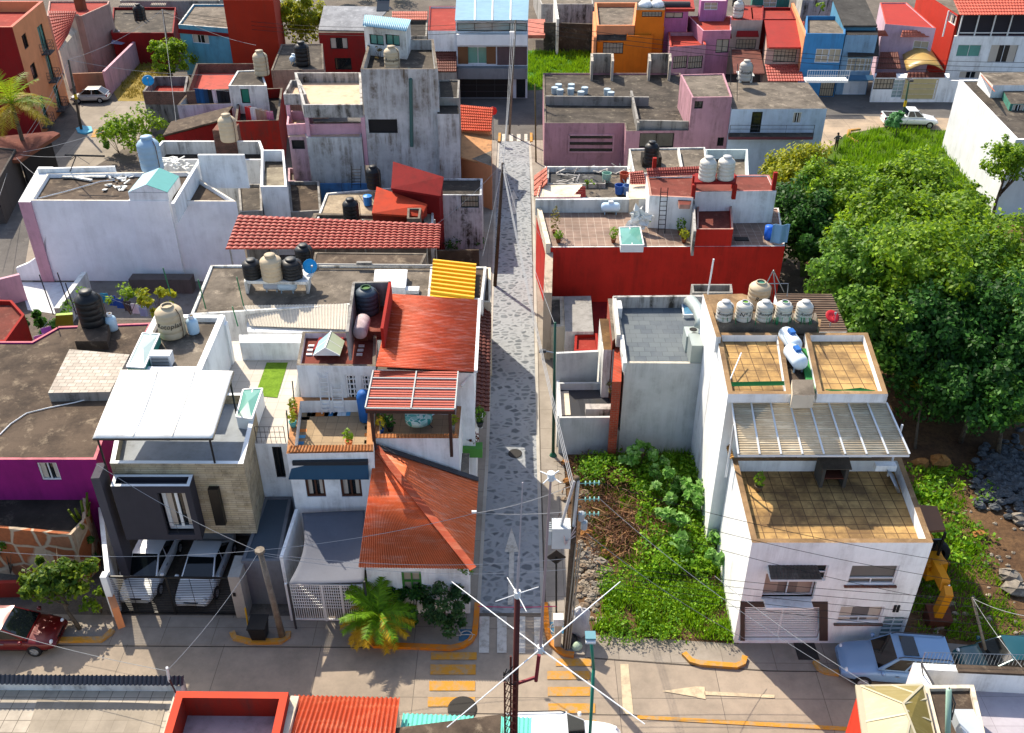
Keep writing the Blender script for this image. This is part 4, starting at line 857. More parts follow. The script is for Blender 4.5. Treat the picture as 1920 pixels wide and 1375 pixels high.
# ---------------- purple house, far left
hD = house('purple_house', 'purple house with dark concrete roof at the left edge', [(-160, 640), (60, 640), (110, 612), (285, 605), (238, 700), (180, 862), (-160, 862)], 5.3, PURP, CONCB, pp=.08, wins=[(4, 68, 866, 116, 902, 'w')] if 0 else [(5, 68, 868, 116, 901, 'w')], topm=plaster('#b56a72', .3))
vol(hD, [(-60, 905), (162, 925), (160, 975), (133, 1003), (-60, 984)], 3.0, stones('#a8623c', '#9a5a38', '#b8a48c', 1.1, .06), CONCD, pp=.12)
vol(hD, [(148, 600), (205, 600), (200, 640), (140, 640)], 5.75, CONCB, CONCB, pp=0, base=5.2)
vol(hD, [(130, 655), (243, 665), (206, 735), (90, 737)], 5.75, GREY, paved('#b8b2a6', '#a89c90', '#8a8278', .42, .3, .02, .5, dirt=.25), pp=0, base=5.2)
tank(176, 606, 5.75, 47, 'black', 'tall black tank on the concrete block at the left roof', hs=1.15, rz=.8); gas_bottle(212, 618, 5.25, 'light blue gas bottle beside the tall black tank', 1.05)
m = MB(); m.tube([at(x, y, 5.27) for x, y in [(0, 815), (20, 795), (50, 775), (90, 765), (140, 755), (206, 738)]], .03, 5); solo(m, 'hose', 'pale hose curving over the dark left roof', 'hose', WHITE, m.v[0])
m = MB()
for i in range(15): a = at(44+i*5.6, 1062, .3); m.bar((a.x, a.y, .2), (a.x, a.y, 2.3), .1, .05, Vector((0, 1, 0)))
a, b = at(44, 1062, .3), at(125, 1062, .3); m.bar((a.x, a.y, .5), (b.x, b.y, .5), .06).bar((a.x, a.y, 2.0), (b.x, b.y, 2.0), .06); solo(m, 'slat_fence', 'brown slatted fence below the purple house porch', 'fence', flat('#5a2f26', .7), a)
fence_wall('garden_wall', 'low white topped garden wall behind the red car', (-30, 1092), (60, 1090), .9, plaster('#8a2a20', .3), 0, .2); fence_wall('garden_wall', 'pinkish garden wall between leafy tree and white pillar', (200, 1095), (216, 1140), 1.3, PEACH, 0, .3)
tree(105, 1090, 2.0, 3, 2.1, 1.2, leaf('#2c4a10', '#4d7018', '#8a9c28'), 'leafy garden tree overhanging the pavement by the red car', 3800, .22, (150, 1180), 'garden trees', 22, .1, ry=1.2)
bush(165, 1065, .0, .9, 2.2, LEAFD, 'white flowering shrub beside the purple house porch', 500, .16); bush(190, 1150, .0, .7, 1.4, LEAFA, 'thin leafy shrub at the pavement beside the white pillar', 250, .18); bush(20, 1075, .3, 1.1, 1.6, LEAFB, 'garden shrubs crowding the porch at the left edge', 500, .18)
k = MB(); t = thing('cactus', 'tall branching cactus beside the flagstone wall', 'cactus', at(180, 1050)); b = at(180, 1050); 
for x, y in [(118, 948), (125, 960), (135, 945), (150, 925), (165, 905), (148, 985), (172, 930)]: e = at(x, y, 4.0); e = b+(e-b)*.75; MB().tube([b, b.lerp(Vector((b.x, b.y, 3.0)), .9), Vector((b.x, b.y, 2.6)).lerp(e, .6), e+Vector((0, 0, .6))], [.1, .09, .08, .05], 6).build('stem', leaf('#5a6a1a', '#6b7a20', '#7d8a2a'), t, True)
car('dark red sedan half out of frame at the left edge', 'sedan', '#5c070c', at(22, 1200), rad(0), 4.6, 1.8, 1.45)
bush(60, 645, .0, 1.8, 2.2, LEAFD, 'dense flowering shrub in the yard left of the dark roof', 1500, .25, cat='shrub'); bush(15, 690, .0, 1.6, 3.0, LEAFB, 'leafy shrub in the yard below the clothes line', 700, .25)
# front corner greenery
palm(708, 1152, 1.3, .16, 1.75, 44, [GRASSM, leaf('#9a7a10', '#c8a015', '#e0c030')], 'bushy yellow edged palm beside the white gate', (712, 1178))
bush(835, 1165, .1, 1.35, 2.1, leaf('#1c3a18', '#2f5a28', '#5a7a4a'), 'round flowering shrub at the lane corner', 3600, .15, clump=22); bush(775, 1160, .1, 1.1, 1.9, LEAFD, 'dark shrub under the corner house window', 2200, .16, clump=14); bush(860, 1108, 1.2, .8, 2.2, LEAFB, 'climbing vine hanging from the corner house eave', 420, .14)
bush(520, 1110, 0, .5, 1.8, LEAFD, 'shrub squeezed between grey roof and shade sail', 350, .14)
t = thing('wheelie_bin', 'dark plastic bin by the leaning concrete pole', 'bin', at(489, 1195)); p = at(489, 1195); MB().hexa([p+Vector(v) for v in ((-.28, -.3, 0), (.28, -.3, 0), (.28, .3, 0), (-.28, .3, 0))], [p+Vector(v) for v in ((-.36, -.4, .9), (.36, -.4, .9), (.36, .4, .9), (-.36, .4, .9))]).build('body', flat('#16181b', .5), t); MB().box((p.x, p.y, .9), .78, .86, .08).build('lid', flat('#101214', .5), t)
# ================================================================ EAST BLOCK, NEAR
OCHT = paved('#b8965f', '#a38250', '#5f4830', .5, .5, .02, dirt=.8, dcol='#57432f'); OCHP = conc('#8f7352', '#4a3a2a', '#b59a74', amt=.6)
SLATE = paved('#4c545c', '#5c6468', '#3c4248', .6, .45, .012, .5, dirt=.35, dcol='#6a6f72')
LWHITE = plaster('#e8eaea', .28, '#8a8884')
sty('wb', frame=WMETAL, pane=flat('#6f6a66', .3), cur=CURT, sill=BRICK, m=(2, 1), low=.3); sty('wbn', frame=WMETAL, pane=flat('#6a6660', .7), sill=BRICK, m=(2, 1), low=.3); sty('wt', frame=WMETAL, pane=PG, m=(1, 2)); sty('gdoor', frame=WMETAL, pane=PW, name='door', m=(2, 5), bw=.04); sty('balc', frame=WMETAL, pane=flat('#7a685c', .35), cur=flat('#a08a7a', .9), name='balcony_window', dep=.35)
sty('louv', frame=WMETAL, pane=flat('#3a3632', .9), name='garage_door', m=(2, 18), bw=.07, fw=.09, dep=.3)
hM = house('white_three_level_house', 'large white house with tiled terraces and louvred garage gate', [(1372, 858), (1690, 858), (1750, 1018), (1410, 1018)], 5.95, LWHITE, OCHT, pp=.6, t=.24, topm=OCHP,
  wins=[(2, 1437, 1076, 1524, 1124, 'balc'), (2, 1531, 1060, 1547, 1089, 'wt'), (2, 1597, 1061, 1676, 1097, 'wbn'), (2, 1576, 1138, 1650, 1168, 'wb'), (2, 1658, 1157, 1692, 1197, 'gdoor'), (2, 1396, 1140, 1534, 1201, 'louv')])
A_, B_ = at(1750, 1018, 5.95).xy, at(1410, 1018, 5.95).xy
def onface(x, y, d=0):
    u, z = wallpt(A_, B_, x, y); e = (B_-A_).normalized(); n = Vector((-e.y, e.x)); q = A_+e*u+n*d; return Vector((q.x, q.y, z))
m = MB()
for x0, y0, x1, y1 in ((1388, 1128, 1396.5, 1201), (1536, 1128, 1552, 1201), (1396.5, 1128, 1536, 1138)): 
    q = [onface(x0, y0, .03), onface(x1, y0, .03), onface(x1, y1, .03), onface(x0, y1, .03)]; r_ = [onface(x0, y0), onface(x1, y0), onface(x1, y1), onface(x0, y1)]; m.hexa(r_, q)
m.build('garage_surround', plaster('#4a3c36', .25), hM)
a, b, c_, d_ = onface(1440, 1060, 0), onface(1532, 1060, 0), onface(1533, 1079, .5), onface(1438, 1079, .5); c_.z = d_.z = a.z-.3
tiles(hM, 'awning_tiles', [a, b, c_, d_], conc('#5c524a', '#3a322c', '#7d7268'), 14, 4, True, .03, .04); m = MB(); m.hexa([a-Vector((0, 0, .3)), b-Vector((0, 0, .3)), c_-Vector((0, 0, .12)), d_-Vector((0, 0, .12))], [a-Vector((0, 0, .05)), b-Vector((0, 0, .05)), c_-Vector((0, 0, .04)), d_-Vector((0, 0, .04))]).build('awning_frame', WMETAL, hM)
a, b = onface(1431, 1126, .0), onface(1519, 1126, 0); e = (b-a).normalized(); n = Vector((-e.y, e.x, 0)); n = n if n.y < 0 else -n
m = MB(); m.hexa([a, b, b+n*.5, a+n*.5], [p+Vector((0, 0, .1)) for p in (a, b, b+n*.5, a+n*.5)]).build('balcony_slab', LWHITE, hM)
for x in (1677, 1683.5): q = onface(x, 1141.5, .02); MB().box((q.x, q.y, q.z-.18), .1, .05, .4).build('house_number', DARK, hM)
# upper storey
vol(hM, [(1343, 626), (1627, 626), (1665, 741), (1365, 741)], 9.0, LWHITE, CONCB, pp=0, base=0, wins=[(2, 1455, 850, 1490, 884, 'dbr')])
vol(hM, [(1343, 624), (1466, 624), (1484, 739), (1365, 739)], 9.4, LWHITE, OCHT, pp=.35, base=8.95, t=.22, topm=OCHP)
vol(hM, [(1509, 624), (1627, 624), (1665, 739), (1533, 739)], 9.4, LWHITE, OCHT, pp=.35, base=8.95, t=.22, topm=OCHP)
vol(hM, [(1485, 712), (1525, 712), (1528, 741), (1486, 741)], 9.62, CREAM, CONCL, pp=0, base=8.95)
vol(hM, [(1318, 553), (1392, 551), (1540, 600), (1535, 628), (1343, 628)], 9.0, LWHITE, OCHP, pp=0, base=0.)
vol(hM, [(1320, 553), (1347, 551), (1362, 630), (1342, 630)][:0] or [(1318, 551), (1326, 551), (1352, 632), (1343, 632)], 9.75, LWHITE, OCHP, pp=0, base=8.9)
vol(hM, [(1345, 587), (1530, 587), (1535, 606), (1349, 606)], 9.6, CONCL, CONCL, pp=0, base=8.95)
vol(hM, [(1453, 553), (1560, 553), (1588, 620), (1475, 620)], 6.9, LWHITE, CONC, pp=0)
corr(hM, 'shed_roof', [(1455, 551, 7.4), (1560, 552, 7.4), (1589, 621, 7.1), (1478, 622, 7.1)], sheet('#75604e', '#a8917a', .8, .4), 16, 'u', .03, square=True)
POLY = sheet('#bcab90', '#e0d6be', .55, .55)
c = [at(1372, 757, 8.65), at(1662, 757, 8.65), at(1705, 853, 7.6), at(1384, 853, 7.6)]
o = corr(hM, 'polycarbonate_roof', c, POLY, 22, 'u', .02, True); m = MB()
for i in range(9): u = .0+i/8; m.bar(bil(c, u, 0)+Vector((0, 0, .05)), bil(c, u, 1)+Vector((0, 0, .05)), .07, .05)
m.bar(c[3]-Vector((0, 0, .05)), c[2]-Vector((0, 0, .05)), .08); m.build('roof_rafter', WMETAL, hM)
for p in (c[2], c[3]): MB().tube([Vector((p.x, p.y+1.3, 5.3)), p+Vector((0, 1.3, .6))], .05, 6).build('roof_post', WMETAL, hM)
for i, (k, x) in enumerate([(0, 1357), (0, 1393), (0, 1431), (0, 1467), (0, 1505)]):
    tank(x, 598, 9.62, 32, 'white', ['first grey white tank from the west in the row of five on the white house', 'tank lettered with a number two in the row of five on the white house', 'middle tank in the row of five on the white house', 'fourth tank from the west, green lidded, in the row of five', 'easternmost tank in the row of five, by the brown shed roof'][i], 2 if i == 1 else True, lid=['', '#5a8a2a', '', '#2f6a3a', ''][i] or None, hs=.95, rz=.1*i-.1)
tank(1420, 574, 9.0, 42, 'beige', 'big cream tank standing behind the row of five', True, lid='#2a6a5a', hs=1., rz=.4)
for x in (1373, 1411, 1452): solo(MB().box(at(x, 622, 8.98), .6, .25, .2), 'roof_box', {1373: 'small blue box under the first tanks of the row', 1411: 'small blue box under the tank lettered two', 1452: 'small blue box under the middle tank of the row'}[x], 'box', flat('#1f6fb5', .5), at(x, 622, 9.0), 'blue boxes below the tank row')
gas_tank(1478, 655, 9.0, 1.5, 'white gas tank with blue hood between the ochre roofs, farther one', rad(-80), col='#c9d6e0', hood='#1f5fa8'); gas_tank(1488, 688, 9.0, 1.5, 'white gas tank with blue hood between the ochre roofs, nearer one', rad(-80), col='#c9d6e0', hood='#1f5fa8')
k = MB()
for i in range(10): a = at(1370+R.uniform(-2, 4), 718+i*.6, 9.35); b = at(1474+R.uniform(-4, 6), 716+i*.6, 9.35); k.tube([a, b], .04, 4)
solo(k, 'mesh_roll', 'bundle of green mesh lying along the front of the west ochre roof', 'mesh roll', flat('#1f6a35', .7), k.v[0])
k = MB()
for i in range(8): k.tube([at(1500+i*1.6, 655, 9.08), at(1518+i*1.6, 736, 9.2)], .05, 4)
solo(k, 'mesh_roll', 'green mesh strips running through the gap between the ochre roofs', 'mesh roll', flat('#2a7a3c', .7), k.v[0])
k = MB()
for i in range(6): k.tube([at(1548+i*3, 731+i*.5, 9.3), at(1640-i*5, 733-i, 9.3)], .03, 4)
solo(k, 'mesh_roll', 'thin green strips along the front of the east ochre roof', 'mesh roll', flat('#2a7a3c', .7), k.v[0])
k = MB()
for i in range(26): x = 1355+R.random()*185; a = at(x, 596, 10.6-R.random()*.6); k.tube([a, at(x+R.uniform(-3, 3), 612, 9.3), at(x+R.uniform(-8, 8), 624, 9.02)], .02, 3)
solo(k, 'tank_hoses', 'green hoses and netting draped over the row of five tanks', 'hoses', flat('#1f7a55', .7), k.v[0])
dish(1556, 612, 7.3, .75, 'red satellite dish on the brown shed roof', '#b01c28', -1.2, 1.0)
m = MB().tube([at(1369, 712, 9.3), at(1390, 662, 9.6)], .03, 5); solo(m, 'pole', 'loose white pole lying across the west ochre roof', 'pole', WMETAL, m.v[0])
t = thing('barbecue', 'dark brick barbecue hut on the ochre tiled terrace', 'barbecue', at(1556, 905, 5.35)); p = at(1556, 905, 5.35); MB().box((p.x-.5, p.y+.1, p.z), .14, .9, 1.0).box((p.x+.5, p.y+.1, p.z), .14, .9, 1.0).box((p.x, p.y+.5, p.z), 1.1, .12, 1.0).build('base', plaster('#4a4640', .6), t); MB().box((p.x, p.y+.1, p.z+.45), .95, .8, .06).build('grill_plate', RUST, t); MB().hexa([p+Vector(v) for v in ((-.65, -.4, 1.05), (.65, -.4, 1.05), (.65, .65, 1.35), (-.65, .65, 1.35))], [p+Vector(v) for v in ((-.65, -.4, 1.1), (.65, -.4, 1.1), (.65, .65, 1.4), (-.65, .65, 1.4))]).build('roof', conc('#5a5046', '#2a2622', '#7d7264'), t)
solo(MB().box(at(1658, 880, 6.2), .9, .3, .3), 'wall_shelf', 'shelf with magenta bowl on the terrace back wall', 'shelf', WHITE, at(1658, 880, 6.2))
solo(MB().hexa([at(1670, 890, 5.4), at(1676, 890, 5.4), at(1689, 925, 5.4), at(1683, 925, 5.4)], [at(1662, 880, 6.3), at(1664, 880, 6.3), at(1680, 912, 6.3), at(1678, 912, 6.3)]), 'leaning_board', 'board leaning on the terrace east parapet', 'board', STEEL, at(1676, 900, 5.4))
pot_plant(1421, 920, 5.36, 'small green plant in the west corner of the ochre terrace', .8, '#5a4a3a', LEAFA)
bush(1362, 880, 4.6, .35, 1.6, LEAFA, 'creeper hanging from the west edge of the white house terrace', 160, .14, name='creeper', cat='creeper')
m = MB(); a = at(1355, 780, 6.4); tiles(hM, 'ledge_tiles', [(1349, 783, 6.3), (1358, 779, 6.5), (1377, 858, 6.2), (1368, 862, 6.0)], sheet('#b88a4a', '#6a5030', .8, .5), 2, 22)
# radio tower on the corner behind
t = thing('lattice_antenna', 'small lattice antenna frame behind the cream tank', 'antenna', at(1452, 548, 8)); m = MB(); ap = at(1450, 507, 9.6)
for x, y in ((1428, 550), (1470, 548), (1455, 556)): m.tube([ap, at(x, y, 8.0)], .03, 4)
m.tube([at(1434, 532, 8.7), at(1478, 532, 8.7), at(1476, 556, 8)], .03, 4); m.tube([at(1440, 535, 8.7), at(1440, 553, 8)], .03, 4); m.build('tube', STEEL, t)
m = MB().tube([at(1327, 552, 5.9), at(1338, 486, 8.3)], .05, 6); solo(m, 'mast', 'white mast standing at the north west corner of the tank house', 'mast', WMETAL, m.v[0])
# ---------------- slate terrace house
hL = house('slate_terrace_house', 'grey white house with slate tiled roof terrace beside the vacant lot', [(1150, 555), (1330, 553), (1318, 682), (1172, 681)], 5.9, plaster('#b9bcbc', .25, '#55534e'), SLATE, pp=.12, t=.18, topm=plaster('#b9b2a4', .4))
fence_wall('', '', (1150, 556), (1326, 555), 6.5, GREY2, 5.7, .18, root=hL, zref=6.5).name = 'parapet'
fence_wall('', '', (1152, 556), (1160, 628), 6.45, plaster('#c9c4ba', .4), 5.7, .2, root=hL, zref=6.45).name = 'parapet'; fence_wall('', '', (1166, 628), (1172, 681), 6.25, WHITE2, 5.7, .2, root=hL, zref=6.25).name = 'parapet'
RB = brickwall('#a8432c', '#98381f', '#8a6a5a', .3, .12)
vol(hL, [(1140, 560), (1152, 560), (1162, 626), (1148, 640)], 5.8, RB, CONCL, pp=0); vol(hL, [(1154, 630), (1167, 630), (1165, 716), (1148, 716)], 5.3, RB, RB, pp=0)
vol(hL, [(1124, 598), (1142, 598), (1152, 656), (1132, 656)], 5.2, WHITE2, conc('#6a5030', '#3a2c1c', '#8a7048'), pp=0, wins=[(3, 1128, 640, 1133, 660, 'op')])
vol(hL, [(1045, 717), (1156, 716), (1160, 783), (1049, 784)], 2.5, plaster('#b5b8b8', .2), plaster('#33353a', .3), pp=.45, t=.14)
vol(hL, [(1045, 735), (1066, 733), (1070, 778), (1050, 779)], 2.08, CREAM, CREAM, pp=0); solo(MB().box(at(1130, 775, 2.06), 1.9, .5, .45), 'planter', 'long grey planter box in the dark tiled front yard', 'planter', GREY2, at(1130, 775, 2.06))
bush(1143, 752, 2.05, .6, 1.3, leaf('#6a6a3a', '#8a7a4a', '#a08a5a'), 'dry twiggy shrub in the dark tiled front yard', 160, .1)
fence_wall('', '', (1043, 662), (1122, 658), 4.0, plaster('#bfc1bf', .25), 0, .18, root=hL).name = 'yard_wall'
fence_wall('lot_wall', 'raw grey retaining wall at the back of the vacant lot', (1050, 805), (1312, 803), 1.55, plaster('#8f8b86', .7), 0, .3)
vol(hL, [(1078, 628), (1120, 625), (1124, 657), (1076, 658)], 2.4, REDW, REDBR, pp=.2)
fence_wall('', '', (1045, 662), (1048, 780), 2.2, WCLEAN, 0, .15, root=hL).name = 'front_wall'
t = thing('garage_shed', 'low white shed with grey flat roof in front of the red wall', 'shed', at(1085, 600)); vol(t, [(1057, 556), (1108, 555), (1113, 622), (1060, 622)], 2.6, WHITE2, plaster('#8f8d8a', .3), pp=.0); vol(t, [(1022, 556), (1058, 556), (1060, 612), (1022, 614)], 2.4, CREAM, CONCL, pp=.12, t=.3)
vol(t, [(1108, 556), (1140, 556), (1128, 640), (1118, 655)], 1.2, REDD, REDD, pp=0)
barred_gate('white_gate', 'low white barred gate behind the slim concrete pole', 1044, 652, 1062, 652, 1.8, WMETAL, 12, 2)
flatsky('roof_skylight', 'low glass skylight in the back corner of the slate terrace', [(1278, 566), (1318, 565), (1320, 590), (1282, 591)], 6.0, PGB, WHITE2, .5)
t = thing('air_conditioner', 'white air conditioning unit on the west side of the slate terrace', 'air conditioner', at(1159, 588, 5.8)); p = at(1159, 590, 5.8); MB().box(p, .32, .85, .65).build('case', WMETAL, t); MB().lathe((p.x+.165, p.y, p.z+.33), [(.26, 0), (.26, .02), (0, .02)], 16, 'x').build('fan', DARK, t)
t = thing('ventilation_unit', 'metal ventilation unit with bent duct at the east of the slate terrace', 'ventilation unit', at(1308, 670, 5.8)); p = at(1307, 672, 5.8); MB().box(p, .95, 1.2, 1.15).build('case', flat('#9aa3a0', .45, .4), t); MB().box((p.x-.1, p.y+1.1, p.z), .9, 1.0, .95).build('case', flat('#a9b3b0', .45, .4), t); MB().tube([p+Vector((.1, .9, 1.25)), p+Vector((.25, 1.1, 1.6)), p+Vector((.2, 2.0, 1.7)), p+Vector((-.05, 3.0, 1.7)), p+Vector((-.15, 3.3, 1.5))], [.3, .33, .33, .33, .25], 12).build('duct', flat('#a8b2ae', .4, .4), t, True)
for i in range(2): MB().lathe((p.x-.1, p.y+.8+i*.5, p.z+.95), [(.2, 0), (.2, .02), (0, .02)], 14).build('fan', DARK, t)
t = thing('light_well', 'dark square light well against the red wall', 'light well', at(1335, 548, 3)); vol(t, [(1296, 533), (1372, 533), (1374, 549), (1298, 549)], 5.95, GREY, DARK, pp=1.5, base=3, t=.12)
# ---------------- red wall house
PAVR = paved('#8d7668', '#7d685c', '#a89a8c', .5, .5, .015, dirt=.35)
REDFLAT = plaster('#bf2a1f', .3, '#5a2018')
hK = house('red_wall_house', 'house with long dark red party wall, tiled terrace and roof rooms', [(1006, 393), (1460, 390), (1472, 462), (1030, 464)], 5.25, REDFLAT, PAVR, pp=.06, t=.12, topm=WHITE2)
fence_wall('', '', (1004, 374), (1215, 373), 6.15, plaster('#c2c6c4', .3), 5.0, .2, root=hK, zref=6.15).name = 'back_parapet'; fence_wall('', '', (1008, 378), (1028, 457), 5.6, CREAM, 4.8, .3, root=hK, zref=5.6).name = 'parapet'
fence_wall('', '', (1030, 466), (1027, 549), 4.9, plaster('#a89a88', .6), 0, .5, root=hK, zref=4.9).name = 'street_wall'
fence_wall('', '', (1300, 372), (1303, 434), 6.9, GREY2, 5.2, .16, root=hK, zref=6.9).name = 'stair_wall'
vol(hK, [(1212, 330), (1305, 330), (1300, 371), (1218, 367)], 7.5, WHITE, REDROOF, pp=.08, base=5.0, topm=plaster('#b88a7a', .3)); vol(hK, [(1300, 328), (1442, 328), (1456, 358), (1300, 360)], 7.5, WHITE, REDROOF, pp=.08, base=5.0, topm=plaster('#a8706a', .3))
sty('gnd', frame=BLACKM, pane=flat('#2f8f78', .4), name='door', m=(1, 1))
vol(hK, [(1268, 362), (1300, 364), (1294, 384), (1274, 384)], 7.3, plaster('#b88a7a', .3), REDROOF, pp=0, base=7.0)
q = at(1280, 430, 5.2); fd_ = MB().box((q.x, q.y+.35, 5.2), .85, .08, 2.0).build('door', flat('#2f8f78', .4), hK); 
vol(hK, [(1308, 366), (1371, 366), (1375, 430), (1306, 430)], 6.45, REDFLAT, REDROOF, pp=.35, base=5.0, t=.12, topm=plaster('#a8867a', .3))
t = thing('tank_support', 'red concrete frame carrying two cream tanks on the red wall house', 'tank frame', at(1340, 370, 7.45)); P = [at(1303, 325, 8.45), at(1378, 325, 8.45), at(1379, 342, 8.45), at(1302, 342, 8.45)]; MB().prism([p.xy for p in P][::-1], 8.3, 8.45).build('top', REDD, t)
m = MB(); [m.bar(Vector((p.x, p.y, 7.3)), Vector((p.x, p.y, 8.3)), .25, .25, Vector((0, 1, 0))) for p in P]; m.build('leg', REDW, t)
tank(1325, 336, 8.45, 33, 'white', 'cream tank, western of two on the red concrete frame', hs=1.05, rz=.2); tank(1359, 335, 8.45, 33, 'white', 'cream tank, eastern of two on the red concrete frame', hs=1.05, rz=1.)
ladder(1240, 438, 5.2, 1246, 352, 8.1, .45, 10, DARK, 'dark iron ladder against the white roof room of the red wall house')
for x, y, tp, l in ((1225, 330, 303, 'short red concrete post beside the red tiles'), (1449, 358, 320, 'red concrete post at the east end of the roof rooms')): p = at(x, y, 7.4); solo(MB().box(p, .25, .25, 1.3), 'roof_post', l, 'post', REDW, p)
flatsky('roof_skylight', 'green glass skylight in white frame on the tiled terrace above the red wall', [(1161, 427), (1200, 426), (1207, 460), (1164, 460)], 5.75, PGG, WCLEAN, .5)
gas_tank(1144, 401, 5.2, 1.35, 'pale blue gas tank by the white back parapet of the tiled terrace', 0)
t = thing('tarpaulin', 'heap of torn white tarpaulin on the tiled terrace', 'tarpaulin', at(1190, 415, 5.2)); k = MB(); base_ = [at(1172, 430, 5.25), at(1205, 432, 5.3), at(1228, 405, 6.4), at(1190, 385, 6.9)]
k.grid(lambda u, v: bil(base_, u, v)+Vector((R.uniform(-.15, .15), R.uniform(-.15, .15), R.uniform(-.2, .2))), 9, 9); k.build('sheet', plaster('#d8d8d4', .1), t, solid=.02)
for x, y, l, h, mt in [(1040, 440, 'tall flowering plant at the west end of the tiled terrace', 1.9, leaf('#4a5a1a', '#6a5a3a', '#8a7a2a')), (1047, 455, 'round bright green plant at the west end of the tiled terrace', .6, LEAFA), (1150, 455, 'spiky plant beside the green glass skylight', .9, LEAFA), (1215, 425, 'plant below the iron ladder on the tiled terrace', .6, LEAFB), (1275, 440, 'leafy plant by the green terrace door', 1.0, LEAFB), (1282, 455, 'yellow green plant by the stair wall', .7, LEAFC)]: pot_plant(x, y, 5.2, l, h, '#7a4a30', mt, 110, .35)
t = thing('laundry_line', 'blue barrel and pale blue laundry at the east end of the red wall terrace', 'laundry', at(1448, 450, 5.2)); MB().lathe(at(1440, 448, 5.2), [(.28, 0), (.3, .4), (.3, .9), (.0, .92)], 14).build('barrel', flat('#1f5fc4', .5), t, True); MB().grid(lambda u, v: at(1444, 456, 5.3)+Vector((u*1.1, .1*math.sin(u*9), v*1.3)), 8, 3).build('cloth', flat('#7fa9cc', .8), t, solid=.02)
solo(MB().box(at(1390, 449, 5.2), .9, .5, .05), 'floor_mat', 'dark mat on the east red wall terrace', 'mat', DARK, at(1390, 449, 5.2))
# tile strip and cluttered yard behind
t = thing('tile_canopy', 'red tile strip over the west roof room of the red wall house', 'canopy', at(1270, 325, 7)); tiles(t, 'tile_field', [(1212, 316, 8.0), (1312, 312, 8.0), (1312, 328, 7.55), (1214, 332, 7.55)], TILER, 22, 3); tiles(t, 'tile_field', [(1180, 323, 7.0), (1206, 320, 7.0), (1212, 346, 6.4), (1182, 346, 6.4)], TILER, 7, 6); vol(t, [(1180, 345), (1215, 345), (1214, 372), (1180, 374)], 6.2, CREAM, CREAM, pp=0)
hY = house('cluttered_yard_house', 'low white house with cluttered roof yard north of the red wall house', [(1022, 312), (1180, 312), (1178, 372), (1008, 372)], 3.9, WHITE2, CONCL, pp=.5, t=.15)
tiles(hY, 'eave_tiles', [(1024, 313, 4.4), (1025, 313, 4.4), (1010, 368, 4.2), (1001, 368, 3.4)], TILEP, 3, 12); tiles(hY, 'eave_tiles', [(1002, 330, 3.3), (1026, 313, 4.6), (1027, 343, 4.6), (1002, 370, 3.3)], TILEP, 10, 4)
vol(hY, [(1026, 315), (1140, 315), (1135, 345), (1025, 345)], 3.75, GREY2, conc('#4a4a4a', '#2a2a2c', '#8a8a8a'), pp=.3); vol(hY, [(1012, 348), (1092, 346), (1088, 369), (1006, 370)], 4.1, WHITE, CREAM, pp=0, base=3.3)
tiles(hY, 'eave_tiles', [(1092, 350, 4.5), (1098, 350, 4.6), (1099, 370, 3.9), (1072, 371, 3.9)], TILER, 5, 5)
for x, y, c_, l in [(1161, 363, '#1f4f9a', 'blue drum in the cluttered roof yard'), (1137, 340, '#8ab0a0', 'pale green bucket in the cluttered roof yard'), (1170, 340, '#a84a30', 'red tub in the cluttered roof yard'), (1176, 364, '#5a7aa8', 'small blue pail beside the blue drum')]: p = at(x, y, 3.5); solo(MB().lathe(p, [(.3, 0), (.38, .7), (.34, .7), (.28, .1)], 14), 'plastic_tub', l, 'tub', flat(c_, .6), p, 'plastic tubs in the roof yard')
bush(1102, 356, 3.6, .5, .9, LEAFA, 'bright green plant in the cluttered roof yard', 130, .15)
k = MB()
for i in range(40): a = at(R.uniform(1030, 1175), R.uniform(318, 345), 3.6); k.bar(a, a+Vector((R.uniform(-1, 1), R.uniform(-.6, .6), R.uniform(0, .5))), R.uniform(.03, .15), .04)
struct('roof_rubble', k, GREY2, kind='stuff', label='jumble of scrap and boards on the cluttered yard roof', cat='scrap')
hJ2 = house('small_concrete_house', 'small concrete roofed annex with one black tank and red tiles', [(1179, 279), (1322, 276), (1328, 322), (1188, 326)], 4.4, WHITE2, CONCL, pp=.12, t=.12, topm=WHITE2)
fence_wall('', '', (1272, 277), (1280, 322), 4.7, WHITE2, 4.2, .15, root=hJ2).name = 'parapet'; tank(1220, 305, 5.1, 28, 'black', 'black tank on a concrete block behind the red tile strip', hs=1.15); solo(MB().box(at(1220, 308, 4.3), 1.5, 1.2, .8), 'tank_block', 'concrete block under the black tank behind the red tile strip', 'block', CONCD, at(1220, 308, 4.3))
vol(hJ2, [(1322, 280), (1402, 280), (1404, 330), (1326, 330)], 4.2, plaster('#c9d6d6', .2), CONCL, pp=.8)
